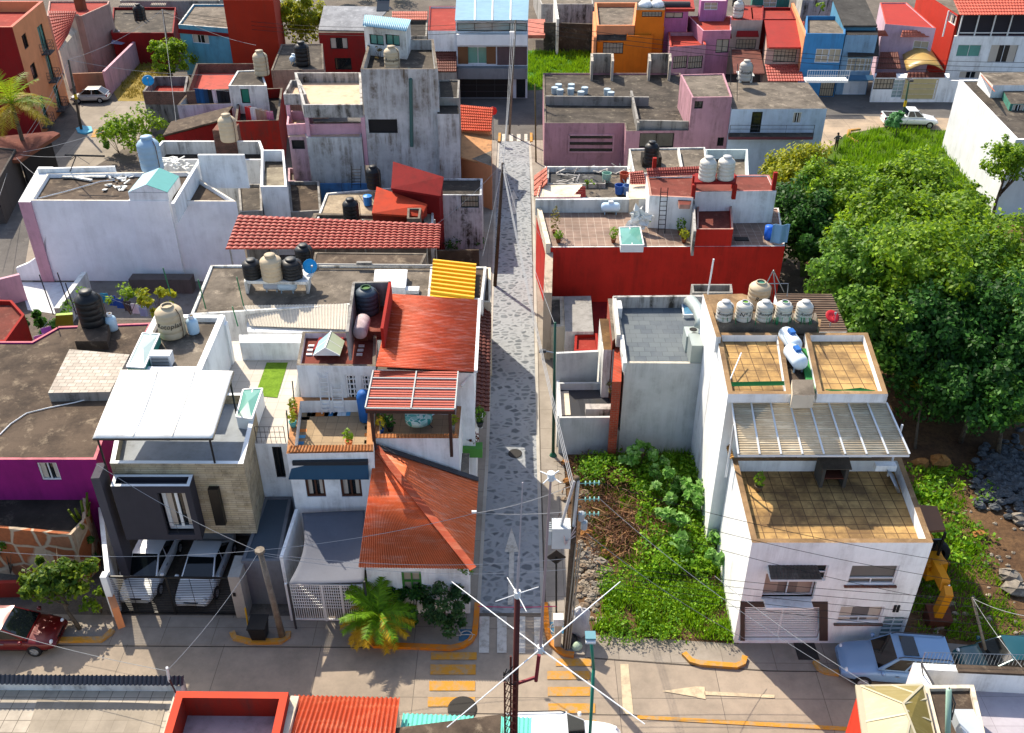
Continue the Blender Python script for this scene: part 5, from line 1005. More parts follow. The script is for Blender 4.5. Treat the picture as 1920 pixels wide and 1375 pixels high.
# ---------------- pink house
hJ = house('pink_house', 'long pink house with grey concrete roof and two curbed shafts', [(1018, 137), (1276, 137), (1293, 245), (1174, 246), (1171, 231), (1021, 231)], 4.0, PINKW, CONC, pp=.15, t=.15, topm=CONCL,
  wins=[(4, 1068, 254, 1148, 284, 'slot'), (2, 1198, 250, 1264, 276, 'd')] if 0 else [(2, 1200, 250, 1262, 277, 'd')])
a_, b_ = at(1171, 231, 4.0).xy, at(1021, 231, 4.0).xy
def onpink(x, y): 
    u, z = wallpt(a_, b_, x, y); e = (b_-a_).normalized(); n = Vector((-e.y, e.x)); q = a_+e*u; return Vector((q.x, q.y-.02, z))
m = MB(); p0, p1 = onpink(1067, 253), onpink(1149, 285); m.bar((p0.x, p0.y, p0.z), (p1.x, p0.y, p0.z), .12).bar((p0.x, p0.y, p1.z), (p1.x, p0.y, p1.z), .12).bar((p0.x, p0.y, p1.z), (p0.x, p0.y, p0.z), .12).bar((p1.x, p0.y, p1.z), (p1.x, p0.y, p0.z), .12); m.build('window_surround', PINKL, hJ)
for yy in (257, 269, 281): q0, q1 = onpink(1068, yy-2.5), onpink(1148, yy+2.5); MB().box(((q0.x+q1.x)/2, q0.y+.0, q1.z), q1.x-q0.x, .06, q0.z-q1.z).build('window', PG, hJ)
vol(hJ, [(1276, 140), (1357, 138), (1373, 182), (1298, 183)], 6.9, PINKW, CONCL, pp=.1, t=.14, base=0, wins=[(2, 1303, 190, 1317, 204, 'd'), (2, 1346, 258, 1356, 274, 'd')])
for (x0, x1) in ((1108, 1146), (1215, 1253)):
    t = MB(); p0, p1, p2, p3 = at(x0, 136, 3.9), at(x1, 136, 3.9), at(x1+1, 151, 3.9), at(x0+1, 151, 3.9); h_ = 1.9
    for a, b in ((p0, p1), (p1, p2), (p0, p3)): d = (b-a).xy.normalized(); n = Vector((-d.y, d.x))*.12; t.prism([a.xy+n, b.xy+n, b.xy-n, a.xy-n], 3.7, 3.9+h_)
    o = t.build('shaft_curb', plaster('#a8a094', .6), hJ)
for p, q in (((1022, 192), (1216, 194)), ((1183, 182), (1196, 243)), ((1195, 238), (1290, 240))): fence_wall('', '', p, q, 4.7, GREY, 3.8, .2, root=hJ, zref=4.1).name = 'roof_upstand'
for x, y, l in [(1040, 176, 'a'), (1047, 170, 'b'), (1050, 180, 'c'), (1071, 170, 'd'), (1070, 178, 'e'), (1096, 176, 'f'), (1138, 179, 'g'), (1145, 185, 'h'), (1089, 184, 'i')]:
    p = at(x, y, 3.87); r = .34; solo(MB().lathe(p, [(r*.85, 0), (r, .6), (r*.96, .63), (0, .6)], 14), 'bucket', 'grey white bucket standing on the pink house roof', 'bucket', flat('#9fb0ba', .6), p, 'buckets on the pink house roof')
hJ3 = house('balcony_house', 'pale house with concrete roof, blue shuttered window and long balcony', [(1357, 155), (1515, 155), (1551, 204), (1372, 205)], 6.0, plaster('#b8c4d4', .2), CONCL, pp=.0, wins=[(2, 1411, 210, 1425, 249, 'dd'), (2, 1488, 211, 1501, 232, 'w')], topm=None)
vol(hJ3, [(1366, 249), (1526, 249), (1525, 257), (1366, 257)], 3.9, plaster('#6a3a40', .2), CONC, pp=0, base=3.65); railing(hJ3, 'balcony_rail', [(1367, 256.5, 3.9), (1524, 256.5, 3.9)], 1.0, DGREY, 3, .02, 3)
tank(1396, 150, 6.7, 25, 'grey', 'grey white tank on a stand on the balcony house roof', True, hs=1.15); t = thing('tank_stand', 'short white legged stand under the grey white tank', 'tank stand', at(1396, 152, 6)); p = at(1396, 152, 6); m = MB(); [m.box((p.x+a, p.y+b, 6), .2, .2, .65) for a in (-.5, .5) for b in (-.4, .5)]; m.box((p.x, p.y, 6.6), 1.4, 1.4, .09); m.build('frame', WHITE2, t)
for x, y, l in ((1382, 190, 'tall thin mast on the pink stair tower roof edge'), (1370, 160, 'second thin mast behind the pink stair tower')): m = MB().tube([at(x, y, 6), at(x+1, y-70, 9)], .03, 5); solo(m, 'mast', l, 'mast', DGREY, m.v[0])
# ================================================================ WEST BLOCK, FARTHER
hF = house('big_white_house', 'big white house with plain side wall sweeping down in a curve at its street end', [(88, 325), (352, 322), (443, 378), (56, 376)], 6.2, plaster('#eceef0', .14, '#9a9a9a'), CONCB, pp=.3, t=.16, topm=plaster('#c9c2b4', .3))
A_, B_ = at(443, 378, 6.2).xy, at(56, 376, 6.2).xy
def fw_(x, y): u, z = wallpt(A_, B_, x, y); e = (B_-A_).normalized(); q = A_+e*u; return Vector((q.x, q.y, z))
pr = [fw_(x, y) for x, y in [(86, 440), (80, 466), (68, 483), (52, 494), (30, 503), (37, 528), (90, 528)]]; pr[-1].z = pr[-2].z = 0
MB().hexa(pr, [p+Vector((0, .25, 0)) for p in pr]).build('curved_wing_wall', plaster('#eceef0', .14, '#9a9a9a'), hF)
vol(hF, [(72, 313), (100, 313), (57, 379), (34, 379)], 6.15, PINKL, WHITE, pp=0); fence_wall('', '', (70, 316), (215, 312), 6.5, WHITE, 4, .2, root=hF, zref=6.5).name = 'parapet'
vol(hF, [(262, 352), (325, 352), (316, 377.5), (240, 376.5)], 6.3, plaster('#eceef0', .14, '#9a9a9a'), WHITE, pp=0)
e = [at(240, 361, 6.9), at(314, 361, 6.9), at(336, 331, 6.9), at(268, 327, 6.9)]; r0, r1 = (e[0]+e[1])/2+Vector((0, 0, .55)), (e[2]+e[3])/2+Vector((0, 0, .55))
MB().quad(e[0], r0, r1, e[3]).build('skylight_sheet', flat('#9fc0cc', .3), hF, solid=.03); MB().quad(e[1], e[2], r1, r0).build('skylight_sheet', flat('#5a9a94', .2), hF, solid=.03); MB().hexa([Vector((p.x, p.y+.02, 6.2)) for p in (e[0], e[1], e[2], e[3])], [p-Vector((0, 0, .03)) for p in e]).build('skylight_curb', WHITE, hF); MB().add([e[0], e[1], r0], [(0, 1, 2)]).build('skylight_gable', WHITE, hF)
fence_wall('', '', (371, 290), (458, 290), 8.0, WHITE, 5.5, .2, root=hF, zref=8.0).name = 'screen_wall'; fence_wall('', '', (374, 290), (322, 374), 7.2, WHITE, 5.8, .2, root=hF, zref=7.5).name = 'screen_wall'
tank(287, 318, 6.0, 42, 'blue', 'pale blue conical tank on the big white house roof', hs=1.2)
m = MB().tube([at(72, 372, 6.0), at(120, 360, 6.0), at(190, 340, 6.0), at(215, 338, 6.0)], .04, 5); solo(m, 'roof_pipe', 'thin pipe lying across the big white house roof', 'pipe', WHITE, m.v[0])
for a, b, l in (((95, 325), (172, 338), 'white plank lying askew on the big white house roof'), ((117, 332), (198, 331), 'second plank along the back of the big white house roof')): m = MB().bar(at(*a, 6.05), at(*b, 6.05), .22, .1); solo(m, 'plank', l, 'plank', WHITE2, m.v[0])
k = MB()
for i in range(70): a = at(R.uniform(195, 245) if i < 25 else R.uniform(308, 352), R.uniform(328, 358) if i < 25 else R.uniform(296, 318), 5.95); k.bar(a, a+Vector((R.uniform(-.5, .5), R.uniform(-.5, .5), R.uniform(0, .2))), R.uniform(.1, .3), .05)
struct('roof_debris', k, WHITE2, kind='stuff', label='scattered pale debris on the big white house roof', cat='debris')
t = thing('clothes_dryer', 'rotary dryer frame on the north parapet of the big white house', 'clothes dryer', at(143, 322, 6)); c = at(143, 292, 8.2); m = MB(); m.tube([at(130, 325, 6), c], .04, 5)
for x, y in ((122, 291), (196, 293), (168, 308), (132, 300)): m.tube([c, at(x, y, 8.1)], .025, 4)
m.tube([at(122, 291, 8.1), at(196, 293, 8.1)], .07, 5); m.build('arm', BLACKM, t)
# patio behind
sheetp('patio_floor', [(150, 528), (410, 528), (380, 600), (120, 600)], plaster('#77706a', .3), .014); sheetp('white_patio', [(37, 530), (150, 530), (112, 590), (52, 582)], plaster('#c9cbce', .2), .014)
fence_wall('patio_wall', 'slanting white wall with worn top beside the patio', (158, 510), (106, 578), 1.8, WHITE2, 0, .35, zref=1.8); solo(MB().box(at(308, 545, 0), 4.3, .9, 1.1), 'bench_wall', 'dark brown masonry bench against the big white wall', 'bench', plaster('#5d5552', .3), at(308, 545, 0))
t = thing('washing_line', 'line of small blue and dark washing over the patio', 'washing', at(225, 580)); a, b = at(172, 545, 1.9), at(275, 580, 1.9); m = MB().tube(wire(a, b, .15), .012, 4, False); m.build('line', STEEL, t)
for i, c_ in enumerate(['#2a8fb0', '#1f4fa0', '#2456a8', '#3a3a40', '#c9ccd0', '#8aa0c0']): p = a.lerp(b, .15+i*.14); MB().grid(lambda u, v, p=p: p+Vector((u*.5, .03*math.sin(u*7), -v*.75)), 4, 2).build('garment', flat(c_, .8), t, solid=.015)
t = thing('washing_line', 'sagging line of orange and pale washing at the left edge', 'washing', at(30, 680)); a, b = at(0, 700, 4.5), at(98, 592, 5.2); MB().tube(wire(a, b, .15), .012, 4, False).build('line', STEEL, t)
for i, c_ in enumerate(['#8a4a6a', '#d87a10', '#c8801a', '#7a1a3a', '#b0a0b8', '#8a60a0']): p = a.lerp(b, .06+i*.14); MB().grid(lambda u, v, p=p: p+Vector((u*.45, u*.3, -v*.8)), 4, 2).build('garment', flat(c_, .8), t, solid=.015)
solo(MB().hexa([at(104, 622, 1.2), at(138, 618, 1.2), at(138, 612, 1.2), at(106, 612, 1.2)], [at(104, 592, 3.4), at(136, 590, 3.4), at(136, 586, 3.4), at(106, 588, 3.4)]), 'green_panel', 'lime green panel beside the tall black tank', 'panel', flat('#7d9a10', .6), at(120, 610, 1)); bush(155, 600, 1.5, 1.4, 2.2, LEAFB, 'leafy shrub behind the tall black tank', 350, .2); bush(300, 590, 3, 1.5, 1.8, LEAFC, 'plants with long curved leaves behind the large cream tank', 350, .3); bush(245, 590, 3, 1.6, 1.6, LEAFA, 'bushy plants between the two tanks on the left', 300, .2)
for i, (x, y, z, h_) in enumerate([(143, 590, 5.3, 2.4), (128, 570, 5.3, 2.4), (100, 590, 5.3, 3.0), (386, 580, 6, 2.2), (457, 575, 6, 2.2), (446, 612, 6.9, 1.4), (320, 552, 6, 2)]):
    a = at(x, y, z); solo(MB().tube([a, a+Vector((-.1, 0, h_*.85))], .035, 5), 'wire_post', ['first thin dark post beside the tall black tank', 'second thin dark post behind the tall black tank', 'leaning dark post at the lime green panel', 'green post at the west edge of the concrete roof', 'green post beside the beige awning', 'green post at the white planter wall', 'green post behind the large cream tank'][i], 'post', GREENM if i > 2 else DGREY, a)
hR = house('red_corner_house', 'red walled house with curved pink wall at the left edge', [(-80, 560), (22, 563), (46, 590), (10, 640), (-80, 640)], 3.2, REDW, REDROOF, pp=.3); fence_wall('pink_wall', 'pink wall with white top at the far left edge', (-30, 530), (36, 514), 2.0, PINKL, 0, .25)
# brick yard behind, with cream tank on brick pier
hBY = house('brick_yard_house', 'low house with white rimmed brick walled roof yard behind the big white house', [(304, 264), (488, 264), (502, 300), (272, 300)], 4.6, WHITE2, CONCD, pp=1.1, t=.2, topm=WHITE)
fence_wall('', '', (308, 267), (486, 267), 4.5, BRICK, 3.4, .1, root=hBY, zref=4.5).name = 'brick_lining'
solo(MB().box(at(431, 284, 3.5), 1.8, 1.6, 2.1), 'brick_pier', 'brick pier under a cream tank in the roof yard', 'pier', BRICK, at(431, 284, 3.5)); tank(431, 263, 5.6, 34, 'beige', 'cream tank on the brick pier', hs=1.15)
hWB = house('white_parapet_house', 'narrow house with white walled roof terrace beside the stained tower', [(490, 281), (532, 281), (538, 350), (488, 350)], 5.5, WHITE, CONC, pp=.9); vol(hWB, [(500, 315), (537, 313), (540, 350), (492, 352)], 4.9, WHITE2, conc('#8a8270', '#5a5248', '#b0a894'), pp=0, base=4)
hSH = house('grey_shed_house', 'small grey shed roofs between white house and stained tower', [(446, 345), (490, 345), (492, 395), (450, 398)], 4.2, GREY, CONC, pp=.2); vol(hSH, [(540, 340), (598, 340), (602, 395), (545, 398)], 3.4, GREY, CONCB, pp=.25)
# stained tower
TOW = plaster('#b8b8b6', .62, '#5a4c3c', var=.28); TOWP = plaster('#b3949a', .5); PALEF = plaster('#c9ac92', .25)
hG = house('stained_tower_house', 'tall grey water stained house with roof room and terraces', [(692, 74), (813, 74), (821, 130), (676, 130)], 11.6, TOW, CONC, pp=.8, t=.2, topm=CONCL, wins=[(2, 690, 224, 746, 250, 'op')])
vol(hG, [(819, 184), (857, 184), (861, 214), (820, 214)], 8.3, TOW, CONCD, pp=0); vol(hG, [(560, 228), (678, 228), (678, 258), (575, 258)], 6.4, TOW, PALEF, pp=.05)
vol(hG, [(552, 136), (677, 136), (680, 197), (568, 197)], 8.9, GREY2, PALEF, pp=.8, t=.2, base=7.9); vol(hG, [(545, 150), (562, 150), (575, 177), (531, 177)], 8.85, GREY2, PALEF, pp=.5, base=8.0)
m = MB()
for x, y in ((533, 178), (568, 198), (674, 198), (573, 178)): p = at(x, y, 8.85); m.bar((p.x+.15, p.y+.15, 4), (p.x+.15, p.y+.15, 8.0), .3, .3, Vector((0, 1, 0)))
m.build('column', PINKL, hG)
vol(hG, [(540, 208), (574, 208), (577, 232), (537, 234)], 7.2, PINKL, PALEF, pp=.7, base=6.1); fence_wall('', '', (577, 233), (678, 231), 7.2, PINKL, 6.3, .15, root=hG, zref=7.2).name = 'balcony_parapet'
vol(hG, [(540, 240), (572, 240), (577, 257), (541, 257)], 6.35, TOWP, PALEF, pp=0, wins=[(2, 546, 263, 572, 280, 'op')]); vol(hG, [(540, 315), (575, 315), (580, 340), (540, 340)], 2.8, TOWP, CONCL, pp=.4)
vol(hG, [(686, 31), (769, 39), (760, 58), (682, 50)], 13.05, WHITE2, flat('#7aa0b0', .4), pp=0, base=10.8, wins=[(2, 692, 64, 720, 86, 'dg'), (2, 722, 64, 750, 87, 'dg')])
corr(hG, 'roof_sheet', [(684, 28, 13.4), (771, 37, 13.15), (762, 59, 13.15), (680, 48, 13.4)], flat('#7fa9bb', .4), 24, 'v', .03)
tank(736, 129, 10.85, 30, 'beige', 'cream lettered tank at the front of the stained tower roof', True, hs=1.1, rz=.1); bush(712, 112, 10.8, .6, 1.0, leaf('#6a5a2a', '#7a5a3a', '#5a5a2a'), 'dry shrub beside the white roof room on the tower', 80, .15)
m = MB().tube([at(767, 130, 11.3), atY(770, 150, at(767, 130, 11.6).y-.1), atY(772, 275, at(767, 130, 11.6).y-.12)], .14, 8); m.build('drain_pipe', flat('#3f5f5a', .7), hG)
vol(hG, [(820, 150), (862, 150), (860, 184), (822, 184)], 8.9, GREY, CONCD, pp=.1, base=0)
fence_wall('', '', (600, 344), (700, 344), 3.0, plaster('#3f6fa0', .5), 0, .1, root=hG, zref=3.0).name = 'blue_painted_wall'
# small yard with red roofs south of the tower
hS = house('yard_house', 'low house with pale roof yard and two red sloping roofs below the stained tower', [(612, 362), (735, 352), (815, 352), (812, 420), (590, 420)], 3.6, WHITE2, conc('#a89880', '#5a5044', '#c9bca4'), pp=.12)
vol(hS, [(588, 400), (800, 402), (806, 430), (575, 430)], 3.7, CONCL, CONC, pp=.2, t=.3)
slab(hS, 'red_roof', [(737, 303, 6.6), (832, 332, 6.0), (826, 368, 5.2), (733, 353, 5.6)], .15, REDD); slab(hS, 'red_roof', [(706, 350, 5.2), (801, 383, 4.7), (790, 406, 4.2), (697, 400, 4.5)], .15, plaster('#b03c22', .2)); gable_fill(hS, 'red_wall', [(706, 352, 5.0), (800, 385, 4.5), (790, 405, 4.1), (698, 399, 4.4)], plaster('#8f2c1c', .3), 3.4); gable_fill(hS, 'dark_wall', [(738, 306, 6.4), (829, 334, 5.8), (823, 364, 5.1), (735, 350, 5.5)], REDD, 0)
vol(hS, [(764, 390), (790, 390), (787, 410), (763, 410)], 4.6, CONCL, DARK, pp=.5, base=3.5)
tank(702, 352, 4.0, 28, 'black', 'black tank against the foot of the stained tower', hs=1.2); tank(660, 415, 3.6, 31, 'black', 'black tank at the edge of the pale roof yard', hs=1.15, rz=1)
solo(MB().lathe(at(690, 384, 3.55), [(.3, 0), (.34, .7), (0, .8)], 12), 'bucket', 'bright blue bucket beside the orange red sloping roof', 'bucket', flat('#1f7fd0', .5), at(690, 384, 3.55)); ladder(668, 352, 3.0, 668, 312, 6.0, .7, 7, DARK, 'dark iron ladder leaning on the stained tower')
hW = house('white_lane_house', 'stained white house front on the lane below the stained tower', [(822, 335), (905, 335), (903, 366), (818, 366)], 4.5, plaster('#b9bcc0', .8, '#3a352e'), CONCD, pp=.1, wins=[(2, 864, 366, 898, 390, 'dgr')])
fence_wall('lane_wall', 'stained white garden wall beside the lane', (818, 390), (900, 394), 2.2, plaster('#aeb2b4', .9, '#2e2a24'), 0, .2, zref=2.2); fence_wall('lane_wall', 'low brown wall at the end of the dark garden', (805, 470), (898, 468), 1.4, CONCB, 0, .2, zref=1.4); sheetp('dark_garden', [(818, 440), (900, 440), (898, 500), (806, 500)], ground_mat('#1f3a1a', '#2c4a22', '#1a2a14'), .016)
bush(850, 470, 0, 2.2, 1.0, LEAFD, 'low dark shrubs in the garden behind the brown wall', 600, .18)
hAr = house('arched_house', 'peach house with dark arched doorway and tan roof on the lane', [(865, 250), (922, 252), (922, 312), (862, 290)], 3.9, PEACH, CONCL, pp=0, wins=[(2, 873, 312, 893, 345, 'op')] if 0 else [])
slab(hAr, 'tan_roof', [(866, 248, 4.4), (923, 256, 4.1), (920, 311, 3.7), (861, 294, 4.0)], .12, plaster('#b8865a', .4)); tiles(hAr, 'tile_roof', [(860, 197, 5.6), (925, 203, 5.6), (921, 247, 4.6), (857, 245, 4.6)], sheet('#b8482c', '#c87a58', .8, .4), 18, 9, amp=.06); vol(hAr, [(862, 215), (922, 218), (919, 246), (860, 245)], 4.5, PEACH, PEACH, pp=0)
# far middle building with blue glass roof
hB2 = house('glass_roof_building', 'three storey white and grey building with pale blue glass roof at the lane head', [(858, 15), (990, 15), (990, 40), (854, 40)], 8.0, plaster('#c4ccd4', .15), WHITE, pp=0, wins=[(2, 857, 43, 988, 59, 'd4'), (2, 862, 88, 930, 120, 'dgl'), (2, 858, 148, 962, 188, 'gd'), (2, 968, 148, 985, 188, 'dd')])
slab(hB2, 'glass_roof', [(856, -10, 8.9), (992, -10, 8.9), (990, 38, 8.4), (853, 38, 8.4)], .08, sheet('#6c93a8', '#8fb0c0', .5, .3)); m = MB(); [m.bar(at(x, 38, 8.45), at(x+1, -10, 8.95), .14, .08) for x in (890, 923, 957)]; m.build('roof_rafter', WHITE, hB2)
A_, B_ = at(990, 40, 8).xy, at(854, 40, 8).xy
def band(y0, y1, mat, out, nm):
    u0, z0 = wallpt(A_, B_, 856, y1); u1, z1 = wallpt(A_, B_, 989, y0); yy = A_.y-out/2; a, b = at(856, 40, 8), at(989, 40, 8); MB().box(((a.x+b.x)/2, yy, z0), b.x-a.x, out, z1-z0).build(nm, mat, hB2)
band(62, 82, WCLEAN, .7, 'upper_fascia'); band(124, 144, plaster('#77797c', .2), .9, 'balcony_front'); 
q = at(920, 105, 4); railing(hB2, 'balcony_rail', [atY(857, 123, A_.y-.8), atY(989, 123, A_.y-.8)], .5, WMETAL, 5, .03, 1)
def wpan(h, x0, y0, x1, y1, mat, nm='door', o=.05):
    p, q = atY(x0, y0, A_.y-o), atY(x1, y1, A_.y-o); MB().box(((p.x+q.x)/2, p.y, q.z), q.x-p.x, .06, p.z-q.z).build(nm, mat, h)
wpan(hB2, 858, 88, 878, 120, WOOD); wpan(hB2, 912, 88, 930, 120, WOOD); wpan(hB2, 932, 88, 988, 122, plaster('#5a4a4c', .2), 'wall_panel', .03)
# tile roofs between tower and blue glass building
hT = house('brown_tile_house', 'house with brown tiled roof strip and white gable wall beside the glass roofed building', [(805, 12), (857, 12), (857, 58), (802, 58)], 6.8, WHITE, REDBR, pp=.2, topm=REDD); tiles(hT, 'tile_roof', [(810, 57, 5.6), (857, 57, 5.6), (856, 135, 3.8), (806, 135, 3.8)], TILED, 14, 16); vol(hT, [(810, 60), (857, 60), (856, 136), (807, 136)], 3.7, GREY, CONC, pp=0)
hT2 = house('low_tile_house', 'low house with faded tile roof and dark court behind the tower', [(735, 22), (802, 22), (800, 68), (735, 68)], 5.0, GREY, CONCD, pp=.2); tiles(hT2, 'tile_roof', [(735, 22, 5.6), (802, 22, 5.6), (801, 38, 5.2), (735, 38, 5.2)], TILEP, 20, 3); tiles(hT2, 'tile_roof', [(764, 48, 4.6), (802, 48, 4.6), (800, 72, 4.2), (764, 72, 4.2)], conc('#8a6a50', '#5a4434', '#a88a6a'), 10, 4)
hRG = house('red_gable_house', 'red house under a pale grey sloping roof behind the tower', [(600, 32), (730, 32), (690, 62), (597, 62)], 5.2, plaster('#8a1f1c', .2), CONC, pp=0, wins=[(2, 618, 71, 653, 92, 'dc'), (2, 627, 109, 660, 131, 'd')]); slab(hRG, 'roof', [(607, 11, 6.6), (733, 13, 6.6), (690, 58, 5.3), (597, 56, 5.3)], .12, conc('#94969a', '#6a6c70', '#b8babc')); slab(hRG, 'eave', [(597, 57, 5.15), (690, 59, 5.15), (690, 63, 4.9), (597, 62, 4.9)], .1, DGREY)
t = thing('solar_heater', 'solar water heater on the pale grey sloping roof', 'solar heater', at(716, 22, 6.2)); a = at(706, 24, 6.2); MB().hexa([a+Vector(v) for v in ((0, 0, .1), (1.4, 0, .1), (1.4, 1.5, 1), (0, 1.5, 1))], [a+Vector(v) for v in ((0, 0, .2), (1.4, 0, .2), (1.4, 1.5, 1.1), (0, 1.5, 1.1))]).build('collector', glass('#23303a'), t); MB().lathe(a+Vector((.7, 1.6, 1.2)), [(.0, -.8), (.22, -.78), (.22, .78), (0, .8)], 12, 'x').build('cylinder', flat('#9fc4d8', .4), t, True)
hCT = house('tan_block_house', 'concrete roofed tan house with one black tank behind the laundry terraces', [(527, 83), (605, 82), (607, 130), (508, 132)], 5.0, plaster('#a08676', .5), CONC, pp=.12, topm=CONCL); tank(569, 122, 4.95, 28, 'black', 'black tank on the tan concrete roofed house', hs=1.2); gas_tank(551, 118, 4.95, 1.3, 'white gas tank beside the black tank on the tan house', rad(90))
# laundry terraces
hLT = house('laundry_house', 'dark brick parapet terraces with red decks and hanging laundry', [(288, 143), (353, 143), (348, 173), (267, 172)], 4.2, plaster('#7d7a78', .8, '#2c2824'), REDBR, pp=.9, t=.2); o = fence_wall('', '', (268, 172.5), (347, 173.5), 4.25, BRICK, 3.0, .05, root=hLT, zref=4.2); o.name = 'brick_band'
vol(hLT, [(368, 119), (482, 119), (472, 166), (349, 172)], 4.6, BRICK, plaster('#a8483c', .3), pp=.9, t=.2, topm=CONC); vol(hLT, [(355, 170), (440, 166), (434, 194), (332, 198)], 4.0, plaster('#b4bcc4', .4), CONCD, pp=1.1, t=.2, topm=CONCB)
vol(hLT, [(445, 133), (490, 131), (500, 161), (428, 161)], 5.9, WHITE2, CONC, pp=.1, wins=[(2, 450, 167, 470, 194, 'dgn')]); vol(hLT, [(448, 168), (530, 165), (522, 226), (440, 228)], 4.2, plaster('#8f2018', .6), CONCD, pp=.9, t=.2, topm=CONCL)
slab(hLT, 'concrete_slope', [(321, 228, 3.9), (436, 199, 4.2), (418, 224, 4.2), (305, 254, 3.9)], .15, CONCB); gable_fill(hLT, 'red_wall', [(322, 229, 3.7), (434, 201, 4.0), (416, 224, 4.0), (307, 253, 3.7)], REDD, 0); fence_wall('', '', (418, 229), (310, 256), 3.7, REDD, 0, .1, root=hLT, zref=3.7).name = 'red_wall'
tank(492, 140, 6.0, 28, 'beige', 'cream tank above the green door of the laundry terraces', hs=1.25); dish(281, 168, 4.2, 1.1, 'round blue dish on the dark brick parapet', '#1f8fc0', -1.2, .7)
t = thing('washing_line', 'crowded line of dark blue and black clothes over the brick terrace', 'washing', at(400, 185, 4)); a, b = at(362, 166, 5.0), at(436, 172, 5.0); MB().tube([a, b], .015, 4).build('line', STEEL, t)
for i, c_ in enumerate(['#16406a', '#1a4a7a', '#1d3a5a', '#16181f', '#c9b8c0', '#20242c', '#14161c', '#1a1c24', '#5a2030']): p = a.lerp(b, .03+i*.11); MB().grid(lambda u, v, p=p: p+Vector((u*.45, .05*math.sin(u*9), -v*1.4)), 4, 3).build('garment', flat(c_, .8), t, solid=.02)
t = thing('washing_line', 'line of beige and pink clothes by the green terrace door', 'washing', at(480, 210, 4)); a, b = at(452, 198, 5.0), at(512, 212, 4.8); MB().tube([a, b], .015, 4).build('line', STEEL, t)
for i, c_ in enumerate(['#b02a2a', '#c9ccd0', '#9a8878', '#9a8070', '#b06a8a']): p = a.lerp(b, .1+i*.17); MB().grid(lambda u, v, p=p: p+Vector((u*.6, .05*math.sin(u*9), -v*1.3)), 4, 3).build('garment', flat(c_, .8), t, solid=.02)
bush(262, 285, 0, 3.4, 3.6, LEAFA, 'bright green bush at the street corner behind the big white house', 2200, .3, clump=16); bush(225, 290, 0, 1.6, 2.6, LEAFB, 'small shrub at the foot of the bright street corner bush', 500, .25); bush(318, 150, 0, .8, 1.6, LEAFD, 'broad leaved plant below the tree in the dry garden', 120, .5)
# blue house and red tower block
hBl = house('blue_house', 'light blue house with white ladder stair and dark red band', [(362, 8), (478, 8), (463, 56), (334, 46)], 5.6, plaster('#5fa0b8', .25), CONCL, pp=.25, topm=WHITE2, wins=[(2, 359, 64, 393, 83, 'wc')])
A_, B_ = at(463, 56, 5.6).xy, at(334, 46, 5.6).xy
def onb(x, y, d=.05): u, z = wallpt(A_, B_, x, y); e = (B_-A_).normalized(); q = A_+e*u+Vector((-e.y, e.x))*d; return Vector((q.x, q.y, z))
m = MB(); m.quad(onb(335, 54), onb(462, 66), onb(462, 72), onb(335, 62)).build('red_band', REDD, hBl, solid=.06); ladder(423, 118, 0, 411, 76, 3.6, .9, 8, WMETAL, 'white slatted ladder on the light blue house'); fence_wall('blue_yard_wall', 'low blue yard wall before the light blue house', (394, 112), (452, 116), 1.6, plaster('#6fa8c4', .3), 0, .2, zref=1.6)
hRd = house('red_tower_house', 'tall dark red house behind the light blue house', [(418, -40), (520, -40), (512, 0), (418, 0)], 9.5, plaster('#9a2a14', .15), REDBR, pp=.3); vol(hRd, [(468, 20), (512, 20), (510, 52), (462, 56)], 5.7, plaster('#7c1518', .2), REDBR, pp=.2)
# far left roofs
hK2 = house('low_concrete_roofs', 'low concrete roofs and red walls behind the pink garden wall', [(212, 14), (330, 14), (325, 62), (208, 62)], 3.6, REDD, CONC, pp=.3); tank(264, 38, 4.8, 19, 'black', 'small dark tank on legs above the low concrete roofs', hs=1.2); t = thing('tank_stand', 'legs under the small dark tank', 'tank stand', at(264, 38, 3.3)); p = at(264, 38, 3.3); m = MB(); [m.box((p.x+a, p.y+b, 3.3), .15, .15, 1.5) for a in (-.5, .5) for b in (-.4, .4)]; m.build('frame', CONC, t)
hK4 = house('back_row_houses', 'far concrete roofs at the top edge above the blue house', [(230, -40), (420, -40), (412, 2), (225, 2)], 4.0, GREY, CONCD, pp=.3); corr(hK4, 'shed_sheet', [(228, 6, 4.3), (255, 6, 4.3), (252, 14, 4.0), (222, 14, 4.0)], sheet('#7d756a'), 8, 'v', .04); corr(hK4, 'shed_sheet', [(285, 6, 4.3), (312, 6, 4.3), (309, 13, 4.0), (281, 13, 4.0)], sheet('#7d756a'), 8, 'v', .04)
hP2 = house('taupe_house', 'taupe house with tiled slope, brick chimney and pink garden wall', [(92, 2), (205, 2), (203, 8), (153, 30), (88, 30)], 6.4, plaster('#a88a80', .25), REDBR, pp=.2, wins=[(2, 168, 32, 181, 53, 'w')] if 0 else [])
tiles(hP2, 'tile_roof', [(90, 21, 7.2), (144, 22, 7.2), (129, 64, 5.4), (109, 96, 4.4)], TILER, 12, 12, amp=.06); gable_fill(hP2, 'side_wall', [(92, 30, 6.6), (146, 26, 6.6), (160, 38, 5.2), (112, 97, 4.2)], CREAM, 0); m = MB(); a = at(175, 122, 0); m.box((a.x, a.y+.4, 0), 1.0, .8, 7.5); m.build('chimney', conc('#7a4a34', '#5a3424', '#8a5a44'), hP2)
fence_wall('pink_garden_wall', 'long pink garden wall with white top running to the street', (274, 56), (194, 134), 2.6, PINKL, 0, .3, zref=2.6); fence_wall('brown_garden_wall', 'brown front wall behind the silver hatchback', (136, 138), (196, 136), 2.4, plaster('#8a6a58', .3), 0, .25, zref=2.4)
